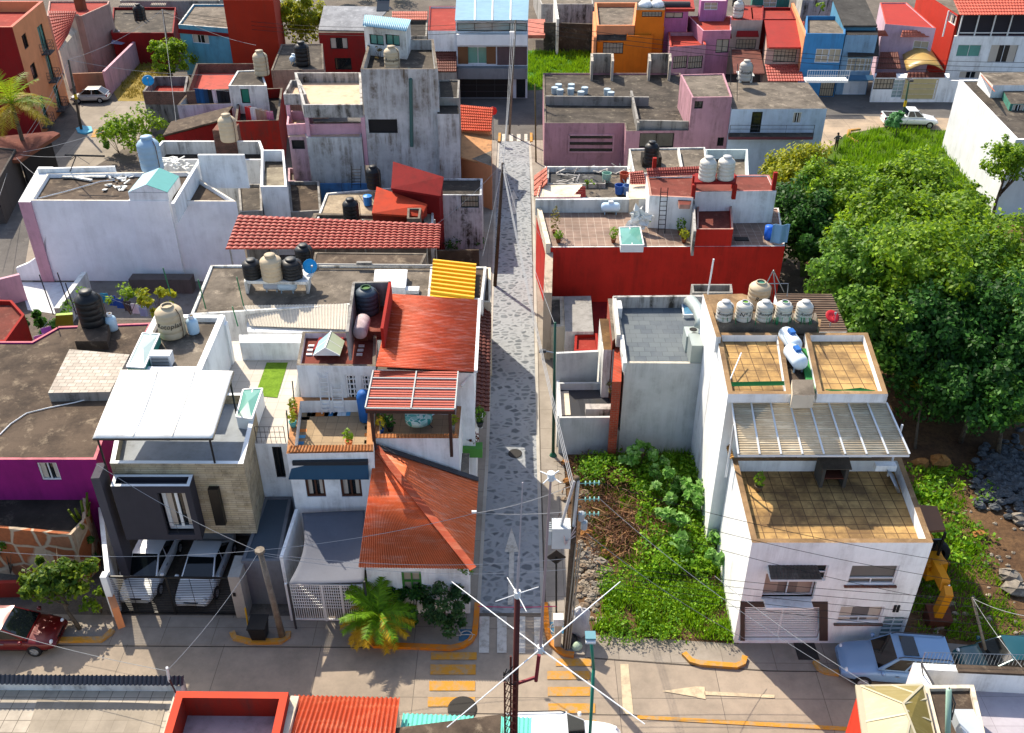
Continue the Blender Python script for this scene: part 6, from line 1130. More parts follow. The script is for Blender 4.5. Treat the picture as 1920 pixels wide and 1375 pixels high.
t = thing('shade_sail', 'small grey tent shade inside the pink walled garden', 'shade sail', at(228, 75, 2)); MB().add([at(207, 82, 2.6), at(222, 56, 3.4), at(248, 74, 2.6), at(228, 84, 2.4)], [(0, 1, 2, 3)]).build('fabric', flat('#7d7d94', .8), t, solid=.02); a = at(222, 58, 3.3); MB().tube([a, (a.x, a.y, 0)], .05, 5).build('post', STEEL, t)
# peach apartment building
hPe = house('peach_building', 'tall peach apartment building with red end wall and glass balcony doors', [(-90, 2), (81, 2), (23, 51), (-150, 51)], 10.3, PEACH, REDBR, pp=1.0, t=.3, topm=plaster('#b56a5a', .2), wins=[(1, 69, 52, 92, 94, 'dg'), (1, 84, 106, 104, 147, 'dg'), (1, 99, 164, 118, 201, 'dg'), (1, 73, 184, 94, 232, 'dg'), (1, 40, 68, 55, 87, 'd'), (1, 56, 124, 72, 144, 'd')])
A_, B_ = at(81, 2, 10.3).xy, at(23, 51, 10.3).xy; e = (B_-A_).normalized(); n = Vector((-e.y, e.x))
fr = MB(); fr.quad(*[Vector((q.x-.0, q.y-.03, z)) for q, z in ((at(23, 51, 10.3), 10.3), (at(-150, 51, 10.3), 10.3), (at(-150, 51, 10.3), 0), (at(23, 51, 10.3), 0))]).build('red_end_wall', plaster('#8a1616', .15), hPe, solid=.04)
for x, y in ((83, 100), (96, 152), (110, 206), (84, 236)):
    u, z = wallpt(A_, B_, x, y); q = A_+e*u; q3 = Vector((q.x, q.y, z)); E3 = Vector((e.x, e.y, 0)); N3 = Vector((n.x, n.y, 0)); o = [q3-E3*.9, q3+E3*.9, q3+E3*.9+N3*.8, q3-E3*.9+N3*.8]
    MB().hexa(o, [p+Vector((0, 0, .1)) for p in o]).build('balcony_slab', DGREY, hPe); railing(hPe, 'balcony_rail', [p+Vector((0, 0, .1)) for p in (o[0], o[3], o[2], o[1])], .95, DGREY, 3, .02, 3, True)
vol(hPe, [(100, 246), (112, 250), (36, 300), (-60, 300), (-60, 262)], 3.0, plaster('#7a4a34', .4), conc('#6a3a30', '#4a2a24', '#8a5a4a'), pp=0, base=2.7); fence_wall('', '', (95, 268), (40, 302), 2.6, DARK, 0, .2, root=hPe, zref=2.6).name = 'garage_front'
hPf = house('dark_street_house', 'dark fronted low houses along the shaded side street', [(-120, 262), (30, 280), (-10, 350), (-150, 350)], 3.2, plaster('#4a4440', .4), conc('#4a3a34', '#332824', '#6a5448'), pp=.1)
palm(22, 195, 6.2, .22, 3.6, 26, [leaf('#4d6a10', '#7a9a1c', '#a8b82a'), leaf('#7a7010', '#a89a18', '#c8b428')], 'tall yellow green palm in front of the peach building'); 
tree(322, 103, 3.0, 5, 2.3, 2.4, LEAFA, 'round yellow green tree in the dry corner garden', 3000, .28, (318, 150), 'trees of the west block'); tree(568, 42, 4.5, 7, 3.4, 3.2, LEAFC, 'large olive green tree behind the red tower house', 5200, .34, (560, 95), 'trees of the west block'); tree(510, 60, 2.6, 4, 1.4, 2.4, LEAFD, 'dark narrow tree against the dark red wall', 1000, .3, (512, 95), 'trees of the west block'); bush(690, 4, 0, 6, 4, GRASSM, 'bright green hedge at the top edge behind the grey roof', 2000, .4)
car('silver hatchback parked by the brown garden wall', 'hatch', '#b8b4b0', at(172, 190), rad(184), 3.95, 1.65, 1.46)
car('small pale car parked among the top edge roofs', 'sedan', '#c9c4bc', at(538, 12), rad(200), 4.2, 1.7, 1.45)
p = at(158, 246, 0); solo(MB().prism([at(x, y, 0).xy for x, y in ((143, 243), (155, 238), (172, 240), (174, 248), (160, 253), (146, 250))][::-1], 0, .14), 'traffic_island', 'blue painted corner island on the side street', 'island', flat('#4fa8c4', .7), p)
marks('side_street_bars', 'faded orange bars on the side street', [rc(178, 243, 190, 258, -8), rc(192, 241, 204, 256, -8), rc(206, 240, 216, 252, -8)], YEL)
# ================================================================ EAST, FAR STREET FRONT
sty('arch', frame=WMETAL, pane=PCUR, m=(2, 2)); sty('cur2', frame=BLACKM, pane=PCUR, m=(2, 1))
fence_wall('yard_wall', 'weathered concrete yard wall behind the bright lawn', (1020, 42), (1112, 45), 3.4, CONC, 0, .3, zref=3.4)
hBk = house('back_yard_houses', 'far roofs and yards at the top edge behind the concrete yard wall', [(1000, -30), (1110, -30), (1112, 8), (1015, 8)], 3.0, GREY2, CONCL, pp=.2); fence_wall('', '', (1040, -5), (1046, 36), 4.2, WHITE2, 0, .3, root=hBk, zref=4.2).name = 'white_wall'; slab(hBk, 'pink_terrace', [(990, 36, 2.2), (1022, 36, 2.2), (1022, 66, 2.2), (990, 66, 2.2)], .4, plaster('#b0685a', .4))
hOr = house('orange_house', 'bright orange house with dark sloping roof and concrete deck', [(1115, 5), (1195, 5), (1190, 48), (1119, 48)], 5.2, PEACH, CONCL, pp=.5, t=.25)
vol(hOr, [(1120, 76), (1178, 76), (1178, 77.5), (1120, 77.5)], 3.7, ORANGE, ORANGE, pp=0, wins=[(2, 1131, 80, 1168, 101, 'dgr')]); slab(hOr, 'sloping_roof', [(1122, 48, 4.9), (1178, 48, 4.9), (1176, 75, 3.8), (1119, 75, 3.8)], .15, CONC); gable_fill(hOr, 'wall', [(1122, 48, 4.8), (1178, 48, 4.8), (1176, 74, 3.7), (1121, 74, 3.7)], ORANGE, 0)
vol(hOr, [(1178, 50), (1222, 50), (1224, 67), (1175, 67)], 4.3, ORANGE, CONCL, pp=.2); vol(hOr, [(1195, 2), (1247, 2), (1247, 19), (1193, 19)], 6.9, ORANGE, CONC, pp=0, wins=[(2, 1204, 22, 1241, 32, 'dgr')]); vol(hOr, [(1222, 44), (1246, 44), (1246, 52), (1222, 52)], 4.8, ORANGE, ORANGE, pp=0, wins=[(2, 1225, 72, 1244, 84, 'op')])
fence_wall('', '', (1114, 22), (1116, 70), 4.6, PEACH, 0, .3, root=hOr, zref=4.6).name = 'side_wall'
for x, l in ((1210, 'western round white dome on the orange house roof'), (1232, 'eastern round white dome on the orange house roof')): p = at(x, 12, 6.9); solo(MB().lathe(p, [(.8, 0), (.78, .3), (.5, .6), (0, .7)], 16), 'roof_dome', l, 'roof dome', WHITE, p, smooth=True)
hPu = house('pink_purple_house', 'pink and purple house with red flat roofs beside the orange house', [(1247, 12), (1292, 12), (1291, 22), (1246, 22)], 6.4, plaster('#a8648c', .2), REDBR, pp=0, wins=[(2, 1248, 20.5+3, 1280, 34, 'cur2')]); slab(hPu, 'red_roof', [(1240, -2, 6.7), (1300, -2, 6.7), (1303, 17, 6.7), (1244, 17, 6.7)], .3, plaster('#922f26', .2)); solo(MB().lathe(at(1268, 9, 6.9), [(.2, -1.6), (.35, -1.5), (.35, 1.5), (.2, 1.6)], 10, 'x'), 'solar_tube', 'dark solar water cylinder on the red flat roof', 'solar heater', DGREY, at(1268, 9, 6.9))
vol(hPu, [(1253, 60), (1316, 60), (1324, 84), (1256, 88)], 4.2, PINKW, plaster('#983226', .2), pp=.4, t=.2, wins=[(2, 1263, 106, 1287, 128, 'dgr'), (2, 1291, 106, 1316, 128, 'dgr')], topm=plaster('#b8483a', .2)); slab(hPu, 'awning', [(1258, 92, 3.5), (1318, 92, 3.5), (1320, 99, 3.0), (1257, 101, 3.0)], .1, REDD)
hPm = house('pink_cube_house', 'pink house with red deck and a lilac roof cube', [(1290, 30), (1372, 30), (1371, 57), (1318, 58)], 5.3, plaster('#b87a90', .2), plaster('#943022', .25), pp=.12, wins=[(2, 1344, 74, 1367, 99, 'cur2')], topm=PINKL); vol(hPm, [(1312, -6), (1366, -6), (1361, 2), (1315, 2)], 7.4, plaster('#a86a98', .2), PINKL, pp=0, wins=[(2, 1321, 5, 1345, 19, 'arch')]); slab(hPm, 'awning', [(1340, 63, 4.6), (1371, 63, 4.6), (1372, 71, 4.2), (1338, 71, 4.2)], .1, REDD)
hBe = house('beige_house', 'beige house with dark red awning over a barred window', [(1376, 10), (1432, 10), (1430, 38), (1371, 38)], 6.0, plaster('#b8a498', .2), REDBR, pp=.1, wins=[(2, 1381, 74, 1416, 92, 'dgr')], topm=REDD); slab(hBe, 'awning', [(1382, 58, 5.0), (1421, 58, 5.0), (1423, 68, 4.5), (1380, 68, 4.5)], .1, REDD); slab(hBe, 'porch_roof', [(1371, 93, 3.3), (1425, 93, 3.3), (1434, 138, 2.6), (1376, 138, 2.6)], .12, TILED); tank(1383, 32, 6.0, 20, 'white', 'cream tank with letters on the beige house roof', True, hs=1.2); tank(1381, 12, 6.0, 18, 'black', 'dark tank behind the cream tank on the beige house roof')
hRr = house('red_slope_house', 'house with bright red sloping roof and tiled porch', [(1434, 40), (1508, 40), (1510, 90), (1438, 90)], 4.6, plaster('#b89c90', .2), REDBR, pp=0, wins=[(2, 1452, 93, 1491, 117, 'dgr')]); slab(hRr, 'red_roof', [(1433, 38, 5.8), (1500, 38, 5.8), (1510, 89, 4.8), (1442, 89, 4.8)], .15, plaster('#922a24', .15)); tiles(hRr, 'porch_tiles', [(1434, 121, 2.9), (1500, 121, 2.9), (1508, 153, 2.2), (1440, 153, 2.2)], TILER, 14, 6); vol(hRr, [(1408, 14), (1484, 14), (1494, 36), (1410, 36)], 5.9, REDD, plaster('#8c2c22', .3), pp=.3); fence_wall('', '', (1486, 5), (1512, 68), 6.3, PEACH, 0, .3, root=hRr, zref=6.3).name = 'party_wall'
hTe = house('teal_house', 'dark teal house front at the top edge behind the red roofs', [(1412, -30), (1484, -30), (1482, -8), (1412, -8)], 7.0, plaster('#2f6a62', .3), CONC, pp=0, wins=[(2, 1432, -2, 1455, 14, 'arch')])
hB = house('cobalt_house', 'blue house with arched windows and white railed balcony', [(1512, 30), (1586, 30), (1585, 64), (1511, 63)], 6.6, plaster('#3f7fb0', .2), CONCL, pp=.4, wins=[(2, 1531, 92, 1551, 118, 'arch'), (2, 1556, 92, 1576, 118, 'arch'), (2, 1540, 152, 1573, 186, 'dgr')], topm=plaster('#2f6a9a', .2))
a, b = at(1511, 148, 3.2), at(1587, 146, 3.2); yb = a.y; MB().box(((a.x+b.x)/2, yb+.2, 2.9), b.x-a.x, 1.1, .25).build('balcony_slab', WHITE, hB); railing(hB, 'balcony_rail', [Vector((a.x, yb-.3, 3.15)), Vector((b.x, yb-.3, 3.15))], 1.0, WMETAL, 18, .025, 2, True)
hGb = house('dark_roof_house', 'narrow blue trimmed house with dark sloping roof and white front gate', [(1586, 55), (1646, 52), (1646, 66), (1586, 66)], 6.3, plaster('#7a9ab4', .3), CONCD, pp=0, wins=[(2, 1590, 110, 1602, 134, 'arch'), (2, 1606, 110, 1619, 134, 'arch'), (2, 1624, 110, 1638, 134, 'arch'), (2, 1584, 153, 1628, 188, 'gw')]); slab(hGb, 'roof', [(1562, -2, 8.0), (1622, -2, 8.0), (1645, 48, 6.9), (1582, 48, 6.9)], .2, conc('#44423f', '#2c2a28', '#5c5a55')); gable_fill(hGb, 'loft_wall', [(1562, 0, 7.8), (1620, 0, 7.8), (1643, 50, 6.7), (1584, 50, 6.7)], plaster('#4f86a4', .3), 5.5); slab(hGb, 'lower_roof', [(1588, 68, 5.4), (1648, 68, 5.4), (1648, 104, 4.3), (1590, 106, 4.3)], .12, conc('#3a3532', '#24211f', '#55504a')); slab(hGb, 'gate_canopy', [(1586, 141, 3.0), (1638, 141, 3.0), (1638, 150, 2.7), (1584, 150, 2.7)], .1, flat('#1f4a66', .6))
hPl = house('pale_pink_house', 'pale pink house with bright red roof, small tiled hoods and cream garage', [(1650, 5), (1700, 5), (1755, 53), (1660, 45)], 6.3, plaster('#bfa4b4', .2), plaster('#982a22', .12), pp=.1, wins=[(2, 1714, 76, 1737, 104, 'arch')], topm=plaster('#b8483a', .2))
for q in ([(1692, 57, 5.9), (1740, 57, 5.9), (1750, 70, 5.3), (1688, 70, 5.3)], [(1645, 57, 5.9), (1660, 57, 5.9), (1666, 68, 5.3), (1642, 68, 5.3)], [(1650, 98, 4.0), (1684, 98, 4.0), (1690, 130, 3.0), (1644, 130, 3.0)], [(1645, 136, 3.0), (1680, 136, 3.0), (1681, 146, 2.6), (1641, 146, 2.6)], [(1702, 136, 3.0), (1770, 136, 3.0), (1772, 146, 2.6), (1700, 146, 2.6)]): tiles(hPl, 'tile_hood', q, TILED if q[0][1] > 90 else TILEP, 10, 3)
vol(hPl, [(1640, 138), (1780, 138), (1780, 146), (1640, 146)], 2.6, WHITE, WHITE, pp=0, wins=[(2, 1697, 148, 1752, 187, 'gc'), (2, 1640, 148, 1674, 168, 'dgr'), (2, 1677, 150, 1690, 184, 'gdoor')]); c = [at(1690, 96, 3.3), at(1745, 92, 3.6), at(1770, 133, 3.3), at(1700, 133, 2.9)]; MB().grid(lambda u, v: bil(c, u, v)+Vector((0, 0, .7*math.sin(math.pi*u))), 12, 4).build('arched_canopy', flat('#a88a50', .4), hPl, True, solid=.03)
hRW = house('red_white_house', 'tall house with red side wall, white front and tiled upper porch', [(1722, -20), (1960, -20), (1960, 28.5), (1796, 27.5)], 7.3, plaster('#b32c1c', .12), CONCL, pp=.0, wins=[(3, 1781, 22, 1794, 52, 'w')])
fr = [at(1797, 31, 7.3), at(1960, 32, 7.3)]; F0 = Vector((fr[0].x, fr[0].y-.05, 0)); F1 = Vector((fr[1].x, fr[1].y-.05, 0)); 
vol(hRW, [(F0.x+.2, F0.y+.3), (F1.x, F1.y+.3), (F1.x, F1.y-.02), (F0.x+.05, F0.y-.02)], 5.25, WHITE, WHITE, pp=0, base=0, world=True, wins=[(2, 1797, 84, 1836, 107, 'wg'), (2, 1859, 84, 1902, 118, 'w'), (2, 1800, 134, 1840, 148, 'w')])
tiles(hRW, 'tile_roof', [(1778, -20, 9.1), (1960, -20, 9.1), (1960, 28, 8.0), (1800, 29, 8.0)], sheet('#b8503c', '#d08a70', .7, .3), 30, 9); m = MB()
for x in (1800, 1829, 1861, 1893, 1925): p = at(x, 34, 7.9); m.bar((p.x, F0.y, 5.2), (p.x, F0.y, 7.9), .12, .12, Vector((0, 1, 0)))
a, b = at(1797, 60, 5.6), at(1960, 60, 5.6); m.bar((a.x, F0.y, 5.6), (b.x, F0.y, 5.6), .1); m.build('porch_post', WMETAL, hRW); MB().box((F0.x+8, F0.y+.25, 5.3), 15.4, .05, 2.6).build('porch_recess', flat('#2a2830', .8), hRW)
fence_wall('street_wall', 'white street wall with slot openings in front of the red and white house', (1756, 150), (1960, 156), 2.3, WHITE, 0, .2, zref=2.3)
hWS = house('white_side_house', 'large white house showing its blank side wall and small roof terrace at the right edge', [(1838, 155), (2030, 155), (2030, 260), (1925, 260)][:0] or [(1798, 150), (1960, 148), (2100, 260), (1905, 262)], 6.4, plaster('#d2d4d6', .1), CONC, pp=.1, t=.25, topm=WHITE)
vol(hWS, [(1838, 136), (1930, 136), (1945, 160), (1862, 160)], 7.4, WHITE, CONCL, pp=0, base=6); vol(hWS, [(1878, 165), (1960, 165), (1990, 195), (1895, 195)], 6.9, plaster('#3f7a6a', .3), CONC, pp=0, base=3, wins=[(2, 1900, 196, 1918, 212, 'w')]); MB().hexa([at(1838, 140, 7.0), at(1864, 172, 7.0), at(1864, 172, 7.0)+Vector((.1, 0, 0)), at(1838, 140, 7.0)+Vector((.1, 0, 0))], [at(1838, 140, 7.9), at(1864, 172, 7.9), at(1864, 172, 7.9)+Vector((.1, 0, 0)), at(1838, 140, 7.9)+Vector((.1, 0, 0))]).build('brick_screen', plaster('#a85a38', .2), hWS)
hBk2 = house('top_right_houses', 'far grey roofs at the top edge behind the dark sloping roof', [(1500, -40), (1560, -40), (1562, 0), (1505, 0)], 5.5, GREY2, CONCL, pp=.3); bush(1535, 28, 5.4, .8, 1.4, LEAFA, 'shrub growing on the roof beside the red roofed house', 200, .2)
car('white double cab pickup parked across the far street', 'pickup', '#dfe2e4', at(1702, 236), rad(-3), 5.3, 1.85, 1.75, 'pickup truck', 'pickup_truck'); car('silver off road car with sunroof parked by the big white house', 'suv', '#6f90b4', at(1672, 1262), rad(175), 4.6, 1.86, 1.7, 'car', 'parked_car', True, True)
car('white van roof at the bottom edge beside the green lamp post', 'suv', '#d8dcde', at(1048, 1420), rad(2), 4.8, 1.9, 1.85, 'car', 'parked_car', False, True); car('teal hatchback under the railing in the lower right shade', 'hatch', '#14454f', at(1880, 1258), rad(180), 4.0, 1.7, 1.5)
# ---------------- person by the far grass corner
def person(x, y, rz, label, top, legs):
    p = at(x, y, 0); t = thing('person', label, 'person', p); J = {'pel': (0, 0, .93), 'sp': (0, 0, 1.12), 'ch': (0, 0, 1.34), 'nk': (0, .0, 1.5), 'hd': (0, -.02, 1.6), 'ht': (0, 0, 1.72)}; ed = [('pel', 'sp'), ('sp', 'ch'), ('ch', 'nk'), ('nk', 'hd'), ('hd', 'ht')]; rr = {'pel': .15, 'sp': .14, 'ch': .16, 'nk': .055, 'hd': .095, 'ht': .07}
    for s, k in ((-1, 'l'), (1, 'r')):
        J.update({k+'hp': (s*.1, 0, .9), k+'kn': (s*.12, -.03, .5), k+'an': (s*.12, .02, .09), k+'to': (s*.14, -.16, .05), k+'sh': (s*.19, 0, 1.42), k+'el': (s*.42, -.02, 1.24), k+'wr': (s*.22, -.26, 1.22), k+'pa': (s*.15, -.31, 1.24)})
        rr.update({k+'hp': .1, k+'kn': .065, k+'an': .045, k+'to': .04, k+'sh': .07, k+'el': .045, k+'wr': .03, k+'pa': .035}); ed += [('pel', k+'hp'), (k+'hp', k+'kn'), (k+'kn', k+'an'), (k+'an', k+'to'), ('ch', k+'sh'), (k+'sh', k+'el'), (k+'el', k+'wr'), (k+'wr', k+'pa')]
        for i in range(4): n = f'{k}f{i}'; J[n] = (s*(.15-.08), -.36+.01*i, 1.27-.02*i); rr[n] = .009; ed.append((k+'pa', n))
        J[k+'th'] = (s*.13, -.33, 1.31); rr[k+'th'] = .01; ed.append((k+'pa', k+'th'))
    ks = list(J); me = bpy.data.meshes.new('body'); me.from_pydata([J[k] for k in ks], [(ks.index(a), ks.index(b)) for a, b in ed], []); o = bpy.data.objects.new('body', me); COL.objects.link(o); o.parent = t; sk_ = o.modifiers.new('skin', 'SKIN'); 
    for i, k in enumerate(ks): me.skin_vertices[0].data[i].radius = (rr[k], rr[k]); 
    me.skin_vertices[0].data[0].use_root = True; o.modifiers.new('round', 'SUBSURF').levels = 1
    m = bpy.data.materials.new('clothed_skin'); m.use_nodes = True; T = NT(m); tc = T.add('ShaderNodeTexCoord'); sx = T.add('ShaderNodeSeparateXYZ'); T.link(tc.outputs['Object'], sx.inputs[0]); mr = T.add('ShaderNodeMapRange'); mr.inputs['From Max'].default_value = 2; T.link(sx.outputs[2], mr.inputs['Value']); c = T.ramp(mr.outputs[0], [(0, hexc('#1a1a1a')), (.04, hexc(legs)), (.47, hexc(top)), (.755, hexc('#8a5a40'))]); [setattr(e, 'color', e.color) for e in ()]; T.n[-1].color_ramp.interpolation = 'CONSTANT'; T.link(c, T.b.inputs['Base Color']); me.materials.append(m)
    MB().lathe(p+Vector((0, .015, 1.6)), [(.1, 0), (.108, .08), (.08, .15), (0, .17)], 12).build('hair', flat('#14110f', .8), t, True); MB().box(p+Vector((0, -.36, 1.26)), .14, .04, .09).build('held_device', DARK, t); f = MB(); [f.box(p+Vector((s*.035, -.118, 1.63)), .02, .01, .012) for s in (-1, 1)]; f.build('eyes', DARK, t); MB().box(p+Vector((0, -.128, 1.585)), .022, .03, .04).build('nose', flat('#8a5a40', .7), t); t.rotation_euler = (0, 0, rz)
person(1566, 283, rad(20), 'person in dark top and brown trousers standing with elbows out by the grass corner', '#20262c', '#4a3426')
bush(1680, 258, 0, 1.3, 2.6, leaf('#2f6a30', '#4f8f4a', '#8ab88a'), 'broad leaved papaya like plant beside the pickup', 300, .5, name='tree', cat='tree')
# ---------------- trees
TR = [(1500, 335, 3.4, 2.8, 2.2, LEAFC, 'olive tree nearest the balcony house'), (1470, 425, 3.0, 2.6, 2.6, LEAFD, 'dark tree against the east end of the red wall house'), (1530, 440, 3.5, 2.2, 2.6, LEAFD, 'dark tree behind the brown shed roof'), (1625, 352, 4.6, 2.1, 1.7, GRASSM, 'light green tree on the grass bank'), (1722, 352, 5.6, 2.5, 2.2, LEAFA, 'yellow green tree by the big white side wall'), (1560, 372, 5.2, 2.4, 2.4, LEAFA, 'yellow green tree between the olive tree and the grass bank'), (1800, 385, 5.4, 2.0, 1.9, LEAFA, 'small bright tree at the upper right of the grove'), (1655, 432, 6.5, 2.7, 2.6, LEAFA, 'tall light tree in the middle of the grove'), (1765, 440, 6.6, 2.9, 2.5, LEAFA, 'broad yellow green crown in the upper grove'), (1612, 520, 6.0, 2.5, 3.0, LEAFB, 'grey green tree at the west edge of the grove'), (1715, 520, 7.0, 3.2, 3.0, LEAFA, 'sunlit central crown of the grove'), (1862, 515, 6.6, 2.7, 2.6, LEAFA, 'leafy crown right of the central one'), (1820, 570, 6.0, 3.2, 2.8, LEAFB, 'dark crown low on the right of the grove'), (1640, 620, 5.0, 2.2, 2.6, LEAFB, 'grey green crown beside the ochre roofs'), (1745, 640, 5.0, 2.6, 2.6, LEAFD, 'shaded crown above the bare trunks'), (1890, 640, 5.5, 2.8, 2.8, LEAFD, 'dark crown at the right edge'), (1738, 705, 3.2, 1.0, 1.5, LEAFC, 'young slender tree with a leaning pale trunk'), (1840, 725, 4.0, 2.2, 1.8, LEAFD, 'low dark crown over the stone heap'), (1893, 305, 5.4, 2.1, 2.0, LEAFA, 'spreading tree before the white side wall'), (1910, 745, 4.0, 1.8, 1.8, LEAFB, 'small tree at the right edge above the stones')]
for i, (x, y, z, rx, rz_, mt, l) in enumerate(TR): tree(x, y, z, z, rx*(1.22 if rx > 2.1 else 1), rz_*(1.3 if rx > 2.1 else 1), mt, l, 8200 if rx > 2.1 else 2600, .26, {16: (1715, 842), 17: (1800, 830)}.get(i), trunk=.09 if i == 16 else .16, clump=58)
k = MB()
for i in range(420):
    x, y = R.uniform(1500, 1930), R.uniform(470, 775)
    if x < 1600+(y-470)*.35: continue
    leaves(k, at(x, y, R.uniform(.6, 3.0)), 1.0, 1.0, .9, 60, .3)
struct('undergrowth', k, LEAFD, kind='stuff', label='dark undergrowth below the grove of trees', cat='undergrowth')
# ---------------- vacant lot
def LP(q): return [at(x, y, 0) for x, y in q]
GB = LP([(1270, 905), (1318, 880), (1378, 1205), (1110, 1185), (1150, 1080), (1240, 1060)])
m = blades(MB(), GB, 9000, .5, .03, True); blades(m, LP([(1130, 870), (1310, 850), (1330, 960), (1240, 960)]), 5000, .6, .035); blades(m, LP([(1090, 905), (1250, 920), (1240, 1080), (1120, 1050)]), 2600, .35, .03); struct('lot_grass', m, GRASSM, kind='stuff', label='tall green grass filling the vacant lot', cat='grass')
k = MB()
for i in range(150): 
    x, y = R.choice([(R.uniform(1180, 1300), R.uniform(845, 930)), (R.uniform(1200, 1330), R.uniform(930, 1060)), (R.uniform(1090, 1180), R.uniform(855, 900)), (R.uniform(1230, 1330), R.uniform(1000, 1070))]); leaves(k, at(x, y, R.uniform(.3, .8)), .5, .5, .35, 60, .17)
for i in range(170):
    x, y = R.uniform(1130, 1370), R.uniform(1060, 1195)
    if x > 1300+(y-1000)*.35: continue
    leaves(k, at(x, y, R.uniform(.2, .45)), .45, .45, .25, 34, .12)
struct('lot_weeds', k, WEED, kind='stuff', label='leafy weeds crowding the vacant lot', cat='weeds')
for x, y, l in [(1290, 955, 'castor plant by the white side wall, upper'), (1262, 1020, 'castor plant in the middle of the vacant lot'), (1340, 1060, 'castor plant by the white side wall, lower'), (1245, 935, 'leafy castor plant below the weedy back corner'), (1200, 880, 'leafy clump nearest the retaining wall')]: bush(x, y, .0, 1.3, 1.9, leaf('#4a7a28', '#76ac42', '#b0d488', .35), l, 420, .34, name='castor_plant', cat='plant', clump=9)
k = MB()
def twigs(cx, cy, rx, ry, n, L):
    for i in range(n): a = at(cx+R.gauss(0, rx), cy+R.gauss(0, ry), R.uniform(.05, .5)); d = Vector((R.uniform(-1, 1), R.uniform(-1, 1), R.uniform(-.25, .3)))*L*R.uniform(.4, 1); k.tube([a, a+d*.5+Vector((0, 0, .08)), a+d], [.022, .018, .008], 3, False)
twigs(1165, 890, 30, 8, 420, 1.0); twigs(1120, 880, 18, 9, 120, .9); twigs(1195, 985, 42, 26, 620, 1.2); twigs(1130, 945, 22, 34, 420, .8); twigs(1110, 880, 22, 12, 260, 1.); twigs(1150, 1010, 26, 26, 260, .8); struct('dry_brush', k, leaf('#4a2e1e', '#6a4630', '#a07a52', 0.), kind='stuff', label='heaps of dry brown brushwood in the vacant lot', cat='brushwood')
def rock(m, p, s):
    o = len(m.v); n = 7
    for j, (r, h) in enumerate(((.8, 0), (1, .35), (.7, .75), (.0, .95))):
        for i in range(n): a = 6.28*i/n+j*.3; q = r*R.uniform(.75, 1.2); m.v.append(p+Vector((math.cos(a)*q*s, math.sin(a)*q*s*.8, h*s*R.uniform(.75, 1.1))))
    for j in range(3):
        for i in range(n): m.f.append((o+j*n+i, o+j*n+(i+1) % n, o+(j+1)*n+(i+1) % n, o+(j+1)*n+i))
    return m
RK = [conc('#8a7a68', '#5a4a3c', '#b8a890', s=2), conc('#a0703c', '#6a4626', '#c8985a', s=2), conc('#8a8378', '#5a5450', '#b8b0a4', s=2)]
for i, (x, y, s, c_) in enumerate([(1095, 928, .45, 0), (1102, 912, .3, 1), (1100, 1003, .5, 1), (1120, 1030, .35, 0), (1135, 1040, .4, 1), (1098, 1045, .5, 2), (1125, 1060, .6, 2), (1140, 1075, .45, 2), (1105, 1085, .4, 0), (1118, 1100, .4, 2), (1092, 1065, .35, 0), (1205, 1040, .3, 0), (1085, 1110, .4, 0), (1110, 1120, .35, 2), (1095, 1140, .4, 0), (1062, 870, .5, 1), (1064, 905, .45, 1), (1060, 940, .4, 0), (1760, 870, .9, 1), (1725, 872, .7, 1), (1890, 1085, .8, 2), (1905, 1110, .9, 2), (1835, 1005, .5, 1), (1912, 978, .8, 2)]):
    p = at(x, y, 0); solo(rock(MB(), p, s*.72), 'rock', 'loose rock lying on the rough ground', 'rock', RK[c_], p, 'loose rocks on the empty lots')
k = MB()
for i in range(420): rock(k, at(R.gauss(1882, 24), R.gauss(893, 26), R.uniform(0, .25)), R.uniform(.12, .34))
struct('stone_heap', k, conc('#565a5e', '#34373a', '#7d8286', s=2), kind='stuff', label='heap of grey broken stones under the trees at the right', cat='stones')
k = MB()
for i in range(200): x, y = R.gauss(1108, 16), R.gauss(1075, 42); rock(k, at(x, y, 0), R.uniform(.06, .2))
for i in range(120): rock(k, at(R.uniform(1700, 1920), R.uniform(900, 1200), 0), R.uniform(.05, .16))
struct('rubble', k, conc('#9a8f80', '#5f5548', '#c9c0b0', s=3), kind='stuff', label='small rubble strewn over the empty lots', cat='rubble')
m = blades(MB(), LP([(1690, 880), (1790, 880), (1830, 1000), (1870, 1080), (1920, 1180), (1910, 1215), (1700, 1190), (1720, 1000)]), 5000, .3, .035); blades(m, LP([(1590, 255), (1660, 242), (1780, 250), (1870, 330), (1880, 400), (1640, 420), (1560, 300)]), 9000, .6, .06); blades(m, LP([(990, 98), (1108, 98), (1112, 160), (990, 165)]), 5000, .45, .07); struct('wild_grass', m, GRASSM, kind='stuff', label='wild green grass on the dirt lot, bank and back lawn', cat='grass')
k = MB()
for i in range(70): x, y = R.uniform(1700, 1860), R.uniform(880, 1060); leaves(k, at(x, y, .25), .5, .5, .25, 30, .2)
struct('lot_ground_cover', k, WEED, kind='stuff', label='patches of leafy ground cover on the dirt lot', cat='ground cover')
m = blades(MB(), LP([(235, 105), (335, 100), (300, 185), (225, 185)]), 3000, .3, .05); struct('dry_grass', m, GRASSY, kind='stuff', label='dry straw coloured grass beside the pink garden wall', cat='grass')
for x, y, l in [(1085, 1190, 'bulky white rubbish bag at the foot of the utility pole'), ]:
    t = thing('rubbish_bag', l, 'rubbish bag', at(x, 1195)); p = at(1086, 1192); MB().grid(lambda u, v: p+Vector((math.cos(u*6.283)*math.sin(math.pi*v)*(.48+.1*math.sin(u*19+v*9)), math.sin(u*6.283)*math.sin(math.pi*v)*(.42+.08*math.sin(u*25)), .85*(1-math.cos(math.pi*v))+.05*math.sin(u*31))), 22, 12).build('bag', plaster('#b4b4b6', .35), t, True)
